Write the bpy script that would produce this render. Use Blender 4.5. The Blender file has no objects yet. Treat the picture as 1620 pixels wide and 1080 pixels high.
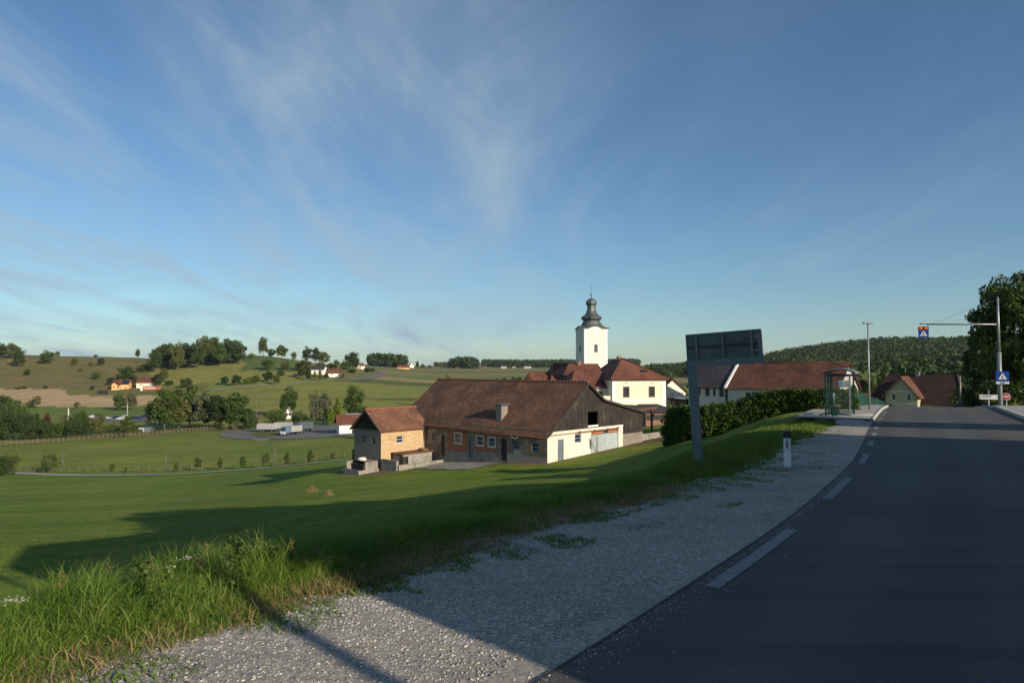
import bpy, math, random
import numpy as np
from mathutils import Vector, Matrix
R = math.radians
random.seed(7); rng = np.random.default_rng(11)
sc = bpy.context.scene
col = sc.collection

# ------------------------------------------------------------------ camera, sky, sun
PITCH = R(2.12); EYE = 2.2
cd = bpy.data.cameras.new("camera"); cam = bpy.data.objects.new("camera", cd); col.objects.link(cam)
cd.lens = 24; cd.sensor_width = 36; cd.clip_start = .1; cd.clip_end = 20000
cam.location = (0, 0, EYE); cam.rotation_euler = (R(90) + PITCH, 0, 0)
sc.camera = cam
SUN_EL = R(19); SUN_AZ = R(135.5)            # clockwise from +Y: behind the camera, to the right
sun_dir = Vector((math.sin(SUN_AZ) * math.cos(SUN_EL), math.cos(SUN_AZ) * math.cos(SUN_EL), math.sin(SUN_EL)))
sd = bpy.data.lights.new("sun", 'SUN'); sd.energy = 5.0; sd.angle = R(.5); sd.color = (1, .87, .69)
so = bpy.data.objects.new("sun", sd); col.objects.link(so)
so.rotation_euler = sun_dir.to_track_quat('Z', 'Y').to_euler()
sc.view_settings.view_transform = 'Standard'; sc.view_settings.look = 'None'
sc.view_settings.exposure = .3; sc.view_settings.gamma = 1
wd = bpy.data.worlds.new("World"); sc.world = wd; wd.use_nodes = True
wt = wd.node_tree; wt.nodes.clear()
def wn(t, **k):
    n = wt.nodes.new(t)
    for a, b in k.items(): setattr(n, a, b)
    return n
wl = wt.links.new
sky = wn('ShaderNodeTexSky', sky_type='NISHITA', sun_disc=False, sun_elevation=SUN_EL, sun_rotation=SUN_AZ,
         air_density=1.0, dust_density=.25, ozone_density=2.2, altitude=200)
bg = wn('ShaderNodeBackground'); bg.inputs[1].default_value = .082
wo = wn('ShaderNodeOutputWorld')
tc = wn('ShaderNodeTexCoord'); sp = wn('ShaderNodeSeparateXYZ'); wl(tc.outputs['Generated'], sp.inputs[0])
def wm(op, a, b=None, c=None, clamp=False):
    n = wn('ShaderNodeMath', operation=op, use_clamp=clamp)
    for i, v in enumerate((a, b, c)):
        if v is None: continue
        if hasattr(v, 'links'): wl(v, n.inputs[i])
        else: n.inputs[i].default_value = v
    return n.outputs[0]
zz = wm('MAXIMUM', wm('ADD', sp.outputs[2], .12), .05)
ux = wm('DIVIDE', sp.outputs[0], zz); uy = wm('DIVIDE', sp.outputs[1], zz)
cb = wn('ShaderNodeCombineXYZ'); wl(ux, cb.inputs[0]); wl(uy, cb.inputs[1])
def cloud(rot, scl, loc, nscale, det, dist, lo, hi, rough=.6):
    mp = wn('ShaderNodeMapping'); wl(cb.outputs[0], mp.inputs[0])
    mp.inputs['Rotation'].default_value = (0, 0, R(rot)); mp.inputs['Scale'].default_value = scl; mp.inputs['Location'].default_value = loc
    no = wn('ShaderNodeTexNoise'); wl(mp.outputs[0], no.inputs['Vector'])
    no.inputs['Scale'].default_value = nscale; no.inputs['Detail'].default_value = det
    no.inputs['Roughness'].default_value = rough; no.inputs['Distortion'].default_value = dist
    mr = wn('ShaderNodeMapRange'); mr.interpolation_type = 'SMOOTHSTEP'; wl(no.outputs[0], mr.inputs[0])
    mr.inputs[1].default_value = lo; mr.inputs[2].default_value = hi
    return mr.outputs[0]
soft = cloud(5, (1.3, .6, 1), (3.1, 1.2, 0), .7, 6, .8, .34, .70, .55)
wisp = cloud(5, (1.9, .40, 1), (1.3, .4, 0), 1.15, 9, .9, .44, .74, .62)
wis2 = cloud(-14, (1.5, .45, 1), (7.7, 3.1, 0), 1.5, 9, .55, .45, .74, .62)
leftm = wn('ShaderNodeMapRange'); leftm.interpolation_type = 'SMOOTHSTEP'
wl(sp.outputs[0], leftm.inputs[0]); leftm.inputs[1].default_value = .22; leftm.inputs[2].default_value = -.10
leftm.inputs[3].default_value = .14
amt = wm('ADD', wm('ADD', wm('MULTIPLY', soft, .46), wm('MULTIPLY', wisp, .46)), wm('MULTIPLY', wis2, .36))
amt = wm('MULTIPLY', amt, leftm.outputs[0], clamp=True)
veil = cloud(94, (2.6, .5, 1), (2.2, 5.1, 0), .9, 7, .7, .5, .78, .55)
lowm = wn('ShaderNodeMapRange'); wl(sp.outputs[2], lowm.inputs[0]); lowm.inputs[1].default_value = .34; lowm.inputs[2].default_value = .06
amt = wm('MAXIMUM', amt, wm('MULTIPLY', wm('MULTIPLY', veil, .42), lowm.outputs[0]))
mx = wn('ShaderNodeMix', data_type='RGBA'); wl(amt, mx.inputs[0]); tint = wn('ShaderNodeMix', data_type='RGBA', blend_type='MULTIPLY'); tint.inputs[0].default_value = 1; wl(sky.outputs[0], tint.inputs[6]); tint.inputs[7].default_value = (.75, .94, 1.07, 1); wl(tint.outputs[2], mx.inputs[6])
mx.inputs[7].default_value = (3.7, 4.9, 5.9, 1)
wl(mx.outputs[2], bg.inputs[0]); wl(bg.outputs[0], wo.inputs[0])
sc.cycles.max_bounces = 6; sc.cycles.diffuse_bounces = 3; sc.cycles.glossy_bounces = 2
sc.cycles.transmission_bounces = 4; sc.cycles.transparent_max_bounces = 8; sc.cycles.volume_bounces = 0
sc.cycles.use_denoising = True

# ------------------------------------------------------------------ picture <-> world helpers
def W(px, py, Y):
    yu = (540 - py) / 1080; dx = (px - 810) / 1080
    dy = math.cos(PITCH) - yu * math.sin(PITCH); dz = math.sin(PITCH) + yu * math.cos(PITCH)
    k = Y / dy
    return Vector((dx * k, Y, EYE + dz * k))

# ------------------------------------------------------------------ terrain height
def catmull(P, n=8):
    P = [np.array(p, float) for p in P]; out = []
    for i in range(len(P) - 1):
        a = P[max(i - 1, 0)]; b = P[i]; c = P[i + 1]; d = P[min(i + 2, len(P) - 1)]
        for k in range(n):
            t = k / n
            out.append(.5 * ((2 * b) + (c - a) * t + (2 * a - 5 * b + 4 * c - d) * t * t + (3 * b - a - 3 * c + d) * t ** 3))
    out.append(P[-1]); return np.array(out)
LE = catmull([(-95, -120), (-50, -61), (-20, -21), (-8, -5.8), (-3.2, .5), (.088, 4.75), (1.61, 6.79), (3.92, 10), (5.9, 13),
              (8.6, 17.3), (12.4, 24), (16.9, 32), (22.3, 41.3), (28.6, 52), (39, 72), (58, 105), (80, 150)], 8)
SEG_A = LE[:-1]; SEG_D = LE[1:] - LE[:-1]; SEG_L = np.linalg.norm(SEG_D, axis=1)
def sdist(X, Y):
    """signed distance left (+) of the asphalt's left edge, and the Y of the nearest point on it"""
    X = np.atleast_1d(np.asarray(X, float)); Y = np.atleast_1d(np.asarray(Y, float))
    best = np.full(X.shape, 1e9); sg = np.ones(X.shape); yy = np.zeros(X.shape)
    for a, d, l in zip(SEG_A, SEG_D, SEG_L):
        rx = X - a[0]; ry = Y - a[1]
        t = np.clip((rx * d[0] + ry * d[1]) / (l * l), 0, 1)
        ex = rx - t * d[0]; ey = ry - t * d[1]; q = ex * ex + ey * ey
        m = q < best
        best = np.where(m, q, best); sg = np.where(m, np.sign(d[0] * ey - d[1] * ex), sg); yy = np.where(m, a[1] + t * d[1], yy)
    return np.sqrt(best) * sg, yy
def prof(Y):
    Y = np.asarray(Y, float)
    z = -.0128 * np.clip(Y - 5, 0, 37)
    e = np.clip(Y - 42, 0, None)
    return z - np.where(e < 14, .0128 * e + .0022 * e * e, .0128 * 14 + .0022 * 196 + (e - 14) * .074)
def roadz(s, yl):
    return prof(yl) + .035 * np.clip(-s, 0, 9) * np.clip((yl - 9) / 12, 0, 1) * np.clip((60 - yl) / 15, 0, 1)
def smooth(x): x = np.clip(x, 0, 1); return x * x * (3 - 2 * x)

TAB = {
 0: [(4, -.3), (6.5, -.7), (10, -1.5), (15, -2.5), (25, -4.2), (40, -6.8), (62, -10.4), (80, -13.2), (115, -18), (150, 752), (220, 706), (300, 680), (380, 660), (470, 646), (560, 622), (600, 614), (700, 591), (800, 566), (850, 556), (950, 15), (1200, 10), (2500, 0), (8000, -20)],
 200: [(4, -.3), (6.5, -.7), (10, -1.4), (15, -2.4), (25, -4.1), (40, -6.6), (62, -10.2), (80, -13), (115, -17.6), (150, 752), (220, 698), (300, 675), (380, 658), (470, 647), (560, 624), (600, 616), (700, 594), (800, 572), (850, 562), (950, 13), (1200, 6), (2500, -2), (8000, -20)],
 310: [(6.5, -.5), (10, -1.2), (15, -2.1), (25, -3.8), (40, -6.2), (62, -9.8), (80, -12.6), (115, -17), (150, 748), (220, 694), (300, 672), (400, 652), (500, 636), (560, 622), (620, 604), (700, 583), (780, 567), (850, 13), (1100, 2), (2500, -2), (8000, -20)],
 410: [(6.5, -.3), (10, -1.0), (15, -1.9), (25, -3.5), (40, -5.8), (62, -9.2), (80, -11.8), (115, -15.8), (145, 744), (180, -21), (220, 699), (245, 691), (300, 673), (350, 658), (400, 643), (450, 630), (520, 614), (600, 594), (700, 572), (800, 555), (880, 15), (1100, 2), (2500, 0), (8000, -20)],
 560: [(6.5, -.15), (10, -.7), (15, -1.5), (25, -3), (40, -5.2), (62, -8.0), (80, -10), (115, -14), (142, 729), (190, -20.3), (240, 685), (290, 672), (350, 656), (400, 641), (480, 621), (560, 606), (700, 592), (850, 583), (1000, 579), (1400, 577), (1700, 575), (2600, 0), (8000, -20)],
 700: [(6.5, 0), (10, -.35), (15, -1.1), (25, -2.7), (40, -4.8), (62, -7), (80, -9), (115, -12.6), (150, -16), (220, -20), (300, -21.5), (350, 655), (420, 637), (500, 622), (600, 611), (750, 602), (900, 596), (1200, 589), (1800, 582), (2500, 579), (3200, 577), (8000, -20)],
 850: [(8, 0), (10, -.05), (15, -.9), (25, -2.3), (40, -4.3), (62, -6.5), (80, -7.5), (110, -8.4), (150, -10), (220, -15), (300, -18), (400, 640), (500, 622), (650, 609), (900, 599), (1200, 592), (1800, 585), (2500, 581), (3200, 578), (8000, -20)],
 1000: [(11, 0), (15, -.7), (25, -2.0), (40, -4.0), (55, -5.3), (70, -6.1), (90, -5.9), (110, -6.3), (150, -7.5), (220, -11), (300, -14), (500, -16), (700, 603), (900, 596), (1300, 587), (1800, 582), (3200, 577), (8000, -20)],
 1052: [(12, 0), (16, -.5), (25, -1.35), (35, -2.15), (45, -2.8), (52, -3.2), (62, -4.6), (72, -5.4), (90, -5.5), (110, -6), (150, -7), (220, -10.5), (300, -13.5), (500, -15.5), (700, 604), (900, 595), (1250, 585), (1700, 582), (3100, 578), (8000, -20)],
 1100: [(14, 0), (17, -.25), (25, -.95), (35, -1.75), (45, -2.45), (62, -4.2), (80, -5), (110, -5.6), (150, -6.6), (220, -10), (300, -13), (500, -15), (700, 604), (900, 594), (1200, 583), (1500, 0), (3000, 0), (8000, -20)],
 1200: [(18, -.1), (20, -.22), (30, -.75), (40, -1.35), (46, -1.85), (62, -3.2), (80, -4.5), (110, -5.6), (150, -6.8), (300, -13), (450, -15), (600, 612), (800, 600), (1000, 583), (1300, 570), (1700, 20), (3000, 0), (8000, -20)],
 1300: [(26, -.3), (40, -.62), (50, -1.1), (62, -2.2), (80, -4.2), (110, -6.4), (150, -8), (300, -13), (430, -12), (600, 607), (800, 590), (1050, 568), (1300, 40), (3000, 0), (8000, -20)],
 1400: [(42, -.46), (50, -.95), (62, -2.3), (80, -4.8), (110, -7.5), (150, -9.3), (300, -12), (400, -9), (500, 606), (700, 587), (950, 563), (1200, 44), (3000, 0), (8000, -20)],
 1620: [(30, -.1), (42, -.1), (50, -.5), (62, -1.5), (80, -3.5), (110, -6), (150, -7), (300, -7), (400, 600), (600, 578), (850, 554), (1000, 40), (1500, 30), (3000, 0), (8000, -20)],
}
TAB[-600] = TAB[0]; TAB[2200] = TAB[1620]
cols = sorted(TAB); LY0, LY1, NY = math.log(3), math.log(9000), 500
gy = np.linspace(LY0, LY1, NY); gx = np.linspace(-600, 2200, 281)
T0 = []
for c in cols:
    ys = [math.log(3)] + [math.log(a) for a, b in TAB[c]]
    zs = [TAB[c][0][1] if TAB[c][0][1] < 400 else 0] + [b if b < 400 else W(c, b, a).z for a, b in TAB[c]]
    T0.append(np.interp(gy, ys, zs))
T0 = np.array(T0)                                            # cols x NY
TT = np.array([[np.interp(x, cols, T0[:, j]) for x in gx] for j in range(0, NY)])   # NY x NX
def blur(A, sig, ax):
    k = np.exp(-.5 * (np.arange(-int(3 * sig), int(3 * sig) + 1) / sig) ** 2); k /= k.sum()
    r = len(k) // 2
    pad = [(0, 0), (0, 0)]; pad[ax] = (r, r)
    B = np.pad(A, pad, mode='edge')
    return np.apply_along_axis(lambda v: np.convolve(v, k, 'valid'), ax, B)
TT = blur(blur(TT, 3.0, 1), 3.0, 0)
# barn platform
BO = np.array([3.2, 62.0]); BX = np.array([.688, .727]); BY = np.array([-.727, .688]); BRZ = math.atan2(.727, .688)
def EGf(y): return np.interp(y, [0, 3, 7.8, 9, 10.3, 12.3, 14.4, 17.1, 21.3, 29, 31.5, 33, 60], [2.9, 2.9, 2.8, 2.85, 2.5, 2.3, 1.9, 2.0, 1.75, 1.35, 1.35, 3.6, 3.6])
def H(X, Y):
    X = np.atleast_1d(np.asarray(X, float)); Y = np.atleast_1d(np.asarray(Y, float))
    az = np.arctan2(X, Y); r = np.hypot(X, Y)
    azc = np.clip(az, R(-52), R(50)); px = 810 + 1080 * np.tan(azc)
    D = np.maximum(r * np.cos(azc), 3.01)
    fi = np.clip((np.log(D) - LY0) / (LY1 - LY0) * (NY - 1), 0, NY - 1.001); fj = np.clip((px + 600) / 2800 * 280, 0, 279.999)
    i = fi.astype(int); j = fj.astype(int); a = fi - i; b = fj - j
    z = (TT[i, j] * (1 - a) * (1 - b) + TT[i + 1, j] * a * (1 - b) + TT[i, j + 1] * (1 - a) * b + TT[i + 1, j + 1] * a * b)
    f = smooth((r - 20) / 60)
    z = z + f * (.22 * np.sin(X * .061 + 1.3 * np.sin(Y * .031)) * np.cos(Y * .043 + .7) + .1 * np.sin(X * .17 + Y * .11))
    sx = (X - BO[0]) * BX[0] + (Y - BO[1]) * BX[1]; ty = (X - BO[0]) * BY[0] + (Y - BO[1]) * BY[1]
    zb = -6.5 + .045 * np.clip(sx, -12, 20) - .088 * np.clip(ty, -8, 27)
    ox = np.maximum(np.maximum(-8 - sx, sx - 16.5), 0); oy = np.maximum(np.maximum(-1 - ty, ty - 23), 0)
    w = 1 - smooth(np.hypot(ox, oy) / 11)
    z = z * (1 - w) + zb * w
    s, yl = sdist(X, Y)
    rz = roadz(s, yl)
    gw = EGf(yl) - .3
    wl_ = smooth((s - gw) / 5.5)                              # left bank
    wr_ = smooth((-s - 9) / 14)
    near = (yl < 58)
    wR = np.where(s > 0, 1 - wl_, 1 - wr_) * (1 - smooth((yl - 58) / 14))
    z = z * (1 - wR) + (rz - .05) * wR
    # low grassy rise on the far right of the road
    return z
def Hs(x, y): return float(H(x, y)[0])
def G(px, py, y0=4, y1=5000):
    """first point of the terrain seen along a picture ray"""
    ys = np.exp(np.linspace(math.log(y0), math.log(y1), 1400))
    a = W(px, py, 1); dx, dz = a.x, a.z - EYE
    hz = H(dx * ys, ys); k = np.argmax(EYE + dz * ys < hz)
    if k == 0: return None
    k0 = k - 1; d0 = EYE + dz * ys[k0] - hz[k0]; d1 = hz[k] - EYE - dz * ys[k]
    y = ys[k0] + (ys[k] - ys[k0]) * d0 / (d0 + d1 + 1e-9)
    return Vector((dx * y, y, EYE + dz * y))
def P(px, Y, dz=0):
    x = (px - 810) / 1080 * Y / math.cos(PITCH)
    return Vector((x, Y, Hs(x, Y) + dz))

# ------------------------------------------------------------------ materials
MATS = {}
def nodes(name):
    m = bpy.data.materials.new(name); m.use_nodes = True; t = m.node_tree
    b = t.nodes['Principled BSDF']; MATS[name] = m
    return m, t, b
def N(t, typ, ins=None, **k):
    n = t.nodes.new(typ)
    for a, b in k.items(): setattr(n, a, b)
    for a, b in (ins or {}).items():
        if hasattr(b, 'links') and not isinstance(b, bpy.types.bpy_prop_collection): t.links.new(b, n.inputs[a])
        else: n.inputs[a].default_value = b
    return n
def vec(t, kind='Object', scale=(1, 1, 1), rot=(0, 0, 0)):
    if kind == 'Position': o = N(t, 'ShaderNodeNewGeometry').outputs['Position']
    else: o = N(t, 'ShaderNodeTexCoord').outputs[kind]
    return N(t, 'ShaderNodeMapping', {0: o, 'Scale': scale, 'Rotation': rot}).outputs[0]
def noise(t, v, scale, detail=4, rough=.6, dist=0):
    return N(t, 'ShaderNodeTexNoise', {'Vector': v, 'Scale': scale, 'Detail': detail, 'Roughness': rough, 'Distortion': dist})
def ramp(t, f, stops):
    r = N(t, 'ShaderNodeValToRGB', {0: f}); e = r.color_ramp.elements
    while len(e) < len(stops): e.new(.5)
    for q, (p, c) in zip(e, stops): q.position = p; q.color = (*c, 1) if len(c) == 3 else c
    return r.outputs[0]
def mix(t, f, a, b, mode='MIX'):
    n = N(t, 'ShaderNodeMix', data_type='RGBA', blend_type=mode)
    for i, v in ((0, f), (6, a), (7, b)):
        if hasattr(v, 'links') and not isinstance(v, (tuple, float, int)): t.links.new(v, n.inputs[i])
        else: n.inputs[i].default_value = (*v, 1) if isinstance(v, tuple) and len(v) == 3 else v
    return n.outputs[2]
def bump(t, b, h, strength=.3, dist=.02):
    n = N(t, 'ShaderNodeBump', {'Height': h, 'Strength': strength, 'Distance': dist}); t.links.new(n.outputs[0], b.inputs['Normal'])
def setc(t, b, c):
    if isinstance(c, tuple): b.inputs['Base Color'].default_value = (*c, 1)
    else: t.links.new(c, b.inputs['Base Color'])
def simple(name, c1, c2=None, scale=3, rough=.8, metal=0, bmp=.0, kind='Object', sc_=(1, 1, 1), detail=5, lo=.35, hi=.65, dirt=None):
    m, t, b = nodes(name); c2 = c2 or tuple(x * .75 for x in c1)
    v = vec(t, kind, sc_); n = noise(t, v, scale, detail)
    c = ramp(t, n.outputs[0], [(lo, c1), (hi, c2)])
    if dirt:
        n2 = noise(t, v, scale * .31, 6, .7, .6); c = mix(t, N(t, 'ShaderNodeMapRange', {0: n2.outputs[0], 1: .5, 2: .7}).outputs[0], c, dirt)
    setc(t, b, c); b.inputs['Roughness'].default_value = rough; b.inputs['Metallic'].default_value = metal
    if bmp: bump(t, b, noise(t, v, scale * 6, 4).outputs[0], bmp, .02)
    return m
def tiles(name, ca, cb, cc, row=.3, colw=.22, blot=.35, moss=None):
    m, t, b = nodes(name); uv = vec(t, 'UV')
    br = N(t, 'ShaderNodeTexBrick', {'Vector': uv, 'Scale': 1, 'Brick Width': colw, 'Row Height': row, 'Mortar Size': .012, 'Mortar Smooth': .3,
                                     'Color1': (0, 0, 0, 1), 'Color2': (1, 1, 1, 1), 'Mortar': (.5, .5, .5, 1)})
    base = ramp(t, N(t, 'ShaderNodeSeparateColor', {0: br.outputs[0]}).outputs[0], [(0, ca), (.5, cb), (1, cc)])
    big = noise(t, uv, blot, 6, .7, .5)
    base = mix(t, N(t, 'ShaderNodeMapRange', {0: big.outputs[0], 1: .42, 2: .62}).outputs[0], base, tuple(x * .42 for x in cb))
    big2 = noise(t, N(t, 'ShaderNodeMapping', {0: uv, 'Location': (9, 4, 0), 'Scale': (1, .45, 1)}).outputs[0], blot * 1.7, 5, .7)
    base = mix(t, N(t, 'ShaderNodeMapRange', {0: big2.outputs[0], 1: .52, 2: .75, 4: .6}).outputs[0], base, cc)
    if moss:
        n3 = noise(t, N(t, 'ShaderNodeMapping', {0: uv, 'Location': (2, 7, 0)}).outputs[0], 1.3, 8, .75)
        base = mix(t, N(t, 'ShaderNodeMapRange', {0: n3.outputs[0], 1: .55, 2: .72, 4: .7}).outputs[0], base, moss)
    vv = N(t, 'ShaderNodeSeparateXYZ', {0: uv}).outputs[1]
    fr = N(t, 'ShaderNodeMath', {0: N(t, 'ShaderNodeMath', {0: vv, 1: row}, operation='DIVIDE').outputs[0]}, operation='FRACT').outputs[0]
    uu = N(t, 'ShaderNodeSeparateXYZ', {0: uv}).outputs[0]
    wv = N(t, 'ShaderNodeMath', {0: N(t, 'ShaderNodeMath', {0: uu, 1: 2 * math.pi / colw}, operation='MULTIPLY').outputs[0]}, operation='SINE').outputs[0]
    hh = N(t, 'ShaderNodeMath', {0: N(t, 'ShaderNodeMath', {0: fr, 1: -1.0}, operation='MULTIPLY').outputs[0], 1: N(t, 'ShaderNodeMath', {0: wv, 1: .25}, operation='MULTIPLY').outputs[0]}, operation='ADD').outputs[0]
    # dark joint under each course
    jn = N(t, 'ShaderNodeMapRange', {0: fr, 1: .66, 2: .92, 3: 0., 4: .85}).outputs[0]
    base = mix(t, jn, base, tuple(x * .3 for x in cb))
    setc(t, b, base); b.inputs['Roughness'].default_value = .85
    bump(t, b, hh, .55, .05)
    return m
def bricks(name, ca, cb, mortar, w=.3, h=.15, ms=.012, stain=None, stain_lo=.5, stain_hi=.62, sscale=.6):
    m, t, b = nodes(name); uv = vec(t, 'UV')
    wob = noise(t, uv, 3, 3); uv2 = N(t, 'ShaderNodeVectorMath', {0: uv, 1: N(t, 'ShaderNodeVectorMath', {0: wob.outputs[1], 'Scale': .035}, operation='SCALE').outputs[0]}, operation='ADD').outputs[0]
    br = N(t, 'ShaderNodeTexBrick', {'Vector': uv2, 'Scale': 1, 'Brick Width': w, 'Row Height': h, 'Mortar Size': ms, 'Mortar Smooth': .2,
                                     'Color1': (*ca, 1), 'Color2': (*cb, 1), 'Mortar': (*mortar, 1)})
    n = noise(t, uv, 5, 5, .7); c = mix(t, .5, br.outputs[0], ramp(t, n.outputs[0], [(.3, (.45, .45, .45)), (.7, (1.35, 1.35, 1.35))]), 'MULTIPLY')
    if stain:
        n2 = noise(t, uv, sscale, 7, .7, .8)
        c = mix(t, N(t, 'ShaderNodeMapRange', {0: n2.outputs[0], 1: stain_lo, 2: stain_hi}).outputs[0], c, stain)
    setc(t, b, c); b.inputs['Roughness'].default_value = .9
    bump(t, b, br.outputs[1], -.6, .02)
    return m
def planks(name, ca, cb, w=.18, horiz=False, worn=None):
    m, t, b = nodes(name); uv = vec(t, 'UV', (1, 1, 1), (0, 0, R(90) if not horiz else 0))
    br = N(t, 'ShaderNodeTexBrick', {'Vector': uv, 'Scale': 1, 'Brick Width': 2.6, 'Row Height': w, 'Mortar Size': .012, 'Color1': (*ca, 1), 'Color2': (*cb, 1), 'Mortar': (.006, .005, .004, 1)})
    g = noise(t, N(t, 'ShaderNodeMapping', {0: uv, 'Scale': (.7, 9, 1)}).outputs[0], 1.6, 7, .7)
    c = mix(t, .85, br.outputs[0], ramp(t, g.outputs[0], [(.3, (.35, .35, .35)), (.52, (1, 1, 1)), (.68, (4.2, 4.1, 4.0))]), 'MULTIPLY')
    if worn:
        g2 = noise(t, N(t, 'ShaderNodeMapping', {0: uv, 'Scale': (.22, 9, 1), 'Location': (3, 1, 0)}).outputs[0], 2.2, 8, .75); g3 = noise(t, uv, .42, 5, .6)
        f_ = N(t, 'ShaderNodeMath', {0: g2.outputs[0], 1: N(t, 'ShaderNodeMath', {0: g3.outputs[0], 1: .5}, operation='MULTIPLY').outputs[0]}, operation='ADD').outputs[0]
        c = mix(t, N(t, 'ShaderNodeMapRange', {0: f_, 1: .80, 2: .98, 4: .55}).outputs[0], c, worn)
    setc(t, b, c); b.inputs['Roughness'].default_value = .9; bump(t, b, g.outputs[0], .4, .01)
    return m
def plaster(name, c, stain=None, amt=.5, rough=.9):
    m, t, b = nodes(name); v = vec(t, 'Object')
    n = noise(t, v, 1.2, 7, .65); cc = mix(t, N(t, 'ShaderNodeMapRange', {0: n.outputs[0], 1: .45, 2: .8, 4: amt}).outputs[0], c, stain or tuple(x * .8 for x in c))
    n2 = noise(t, vec(t, 'Object', (3, 3, .35)), 1.5, 5, .7)
    cc = mix(t, N(t, 'ShaderNodeMapRange', {0: n2.outputs[0], 1: .55, 2: .85, 4: amt}).outputs[0], cc, stain or tuple(x * .7 for x in c))
    setc(t, b, cc); b.inputs['Roughness'].default_value = rough; bump(t, b, noise(t, v, 30, 3).outputs[0], .15, .01)
    return m
def glassmat(name, c=(.02, .03, .045), rough=.12):
    m, t, b = nodes(name); b.inputs['Base Color'].default_value = (*c, 1); b.inputs['Roughness'].default_value = rough
    b.inputs['Specular IOR Level'].default_value = .6
    bump(t, b, noise(t, vec(t, 'Object'), 3, 2).outputs[0], .05, .01)
    return m
M = MATS
simple('galvanised', (.16, .19, .21), (.11, .135, .15), 9, .5, .35, .05)
simple('steel_pole', (.30, .31, .31), (.23, .24, .245), 4, .45, .4)
simple('dark_metal', (.03, .035, .04), (.05, .05, .055), 4, .5, .4)
simple('sign_back', (.12, .14, .155), (.09, .105, .12), 3, .5, .3, dirt=(.06, .065, .07))
simple('green_paint', (.006, .042, .034), (.005, .033, .027), 4, .35)
simple('fence_green', (.010, .065, .04), (.008, .05, .03), 2, .5)
simple('white_plastic', (.72, .74, .76), (.62, .63, .64), 5, .5, dirt=(.5, .49, .46))
simple('black_plastic', (.012, .012, .014), (.02, .02, .02), 5, .5)
simple('concrete', (.30, .28, .24), (.21, .195, .165), 2.5, .95, 0, .3, dirt=(.13, .12, .09))
simple('concrete_pale', (.33, .32, .285), (.26, .25, .225), 1.2, .95, 0, .2, 'Position')
simple('kerb_stone', (.38, .37, .34), (.3, .29, .27), 3, .95, 0, .2, 'Position')
simple('dirt_strip', (.20, .13, .08), (.13, .09, .05), 2, 1, 0, .4, 'Position')
simple('grey_sheet', (.36, .41, .41), (.29, .335, .34), 1.5, .8, .0, sc_=(1, 1, .3), dirt=(.24, .26, .25))
simple('door_grey_blue', (.13, .17, .19), (.10, .13, .15), 2, .7, dirt=(.08, .09, .1))
simple('door_black', (.015, .014, .016), (.03, .025, .02), 2, .8)
simple('rust', (.16, .055, .025), (.10, .04, .02), 6, .85)
simple('timber', (.13, .07, .035), (.08, .045, .02), 4, .85, sc_=(1, 1, .2))
simple('window_frame_white', (.62, .6, .56), (.5, .48, .44), 4, .7)
simple('window_frame_brown', (.08, .05, .035), (.05, .03, .02), 4, .7)
simple('window_frame_old', (.33, .34, .34), (.2, .2, .2), 4, .8)
simple('copper_patina', (.12, .135, .125), (.075, .09, .083), 1.6, .55, .3, .1, dirt=(.03, .033, .033))
simple('gold', (.55, .38, .2), (.4, .25, .12), 5, .4, .6)
simple('white_render_trim', (.76, .75, .72), (.72, .71, .68), 1, .85)
simple('blue_sign', (.006, .05, .29), (.006, .045, .25), 4, .4)
simple('white_sign', (.75, .75, .73), (.68, .68, .67), 4, .5)
simple('red_sign', (.55, .02, .02), (.45, .02, .02), 4, .4)
simple('faded_red', (.42, .09, .08), (.34, .07, .065), 1, .7)
simple('orange_lens', (.75, .16, .02), (.6, .1, .015), 4, .3)
simple('fence_wood', (.13, .10, .07), (.08, .06, .045), 3, .9, 0, .2, 'Position')
simple('fence_post_wood', (.17, .135, .095), (.11, .085, .06), 3, .9, 0, .2, 'Position')
simple('bark', (.10, .075, .05), (.05, .038, .026), 6, .95, 0, .3, sc_=(1, 1, .3))
simple('birch_bark', (.42, .38, .32), (.25, .21, .17), 5, .9, sc_=(1, 1, 1))
simple('tile_ridge', (.26, .10, .055), (.17, .07, .04), 3, .9)
simple('poster', (.55, .56, .5), (.45, .5, .42), 5, .5)
simple('poster_blue', (.1, .28, .5), (.12, .3, .48), 5, .5)
simple('tarp_white', (.7, .7, .68), (.5, .5, .5), 2, .6)
simple('solar_panel', (.015, .02, .05), (.02, .03, .07), 2, .2)
simple('rubber', (.015, .015, .015), (.02, .02, .02), 3, .9)
simple('dull_red_wall', (.26, .125, .09), (.21, .10, .075), 1, .8)
simple('poly_roof', (.15, .155, .15), (.11, .12, .11), 2, .35)
tiles('barn_tiles', (.10, .044, .023), (.15, .067, .034), (.235, .112, .055), .32, .26, .30, (.05, .042, .034))
tiles('annex_tiles', (.165, .072, .04), (.215, .096, .052), (.29, .135, .07), .26, .24, .5, (.12, .085, .055))
tiles('red_tiles', (.135, .046, .026), (.17, .059, .033), (.225, .08, .043), .33, .28, .2)
tiles('brown_red_tiles', (.10, .036, .018), (.14, .05, .025), (.20, .075, .036), .33, .28, .3, (.07, .045, .033))
tiles('shaded_red_tiles', (.034, .014, .010), (.045, .018, .012), (.06, .024, .016), .33, .28, .2)  # same tile as the sunlit gable roof, with shade put into the colour
tiles('plum_tiles', (.035, .03, .045), (.045, .037, .053), (.055, .046, .06), .33, .28, .2)
bricks('yellow_blocks', (.53, .35, .18), (.41, .265, .13), (.54, .42, .28), .34, .19, .022, (.34, .22, .12), .56, .66, 1.1)
bricks('stone_wall', (.25, .17, .11), (.15, .10, .065), (.27, .235, .19), .3, .14, .014, (.30, .275, .235), .5, .56, .45)
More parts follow.
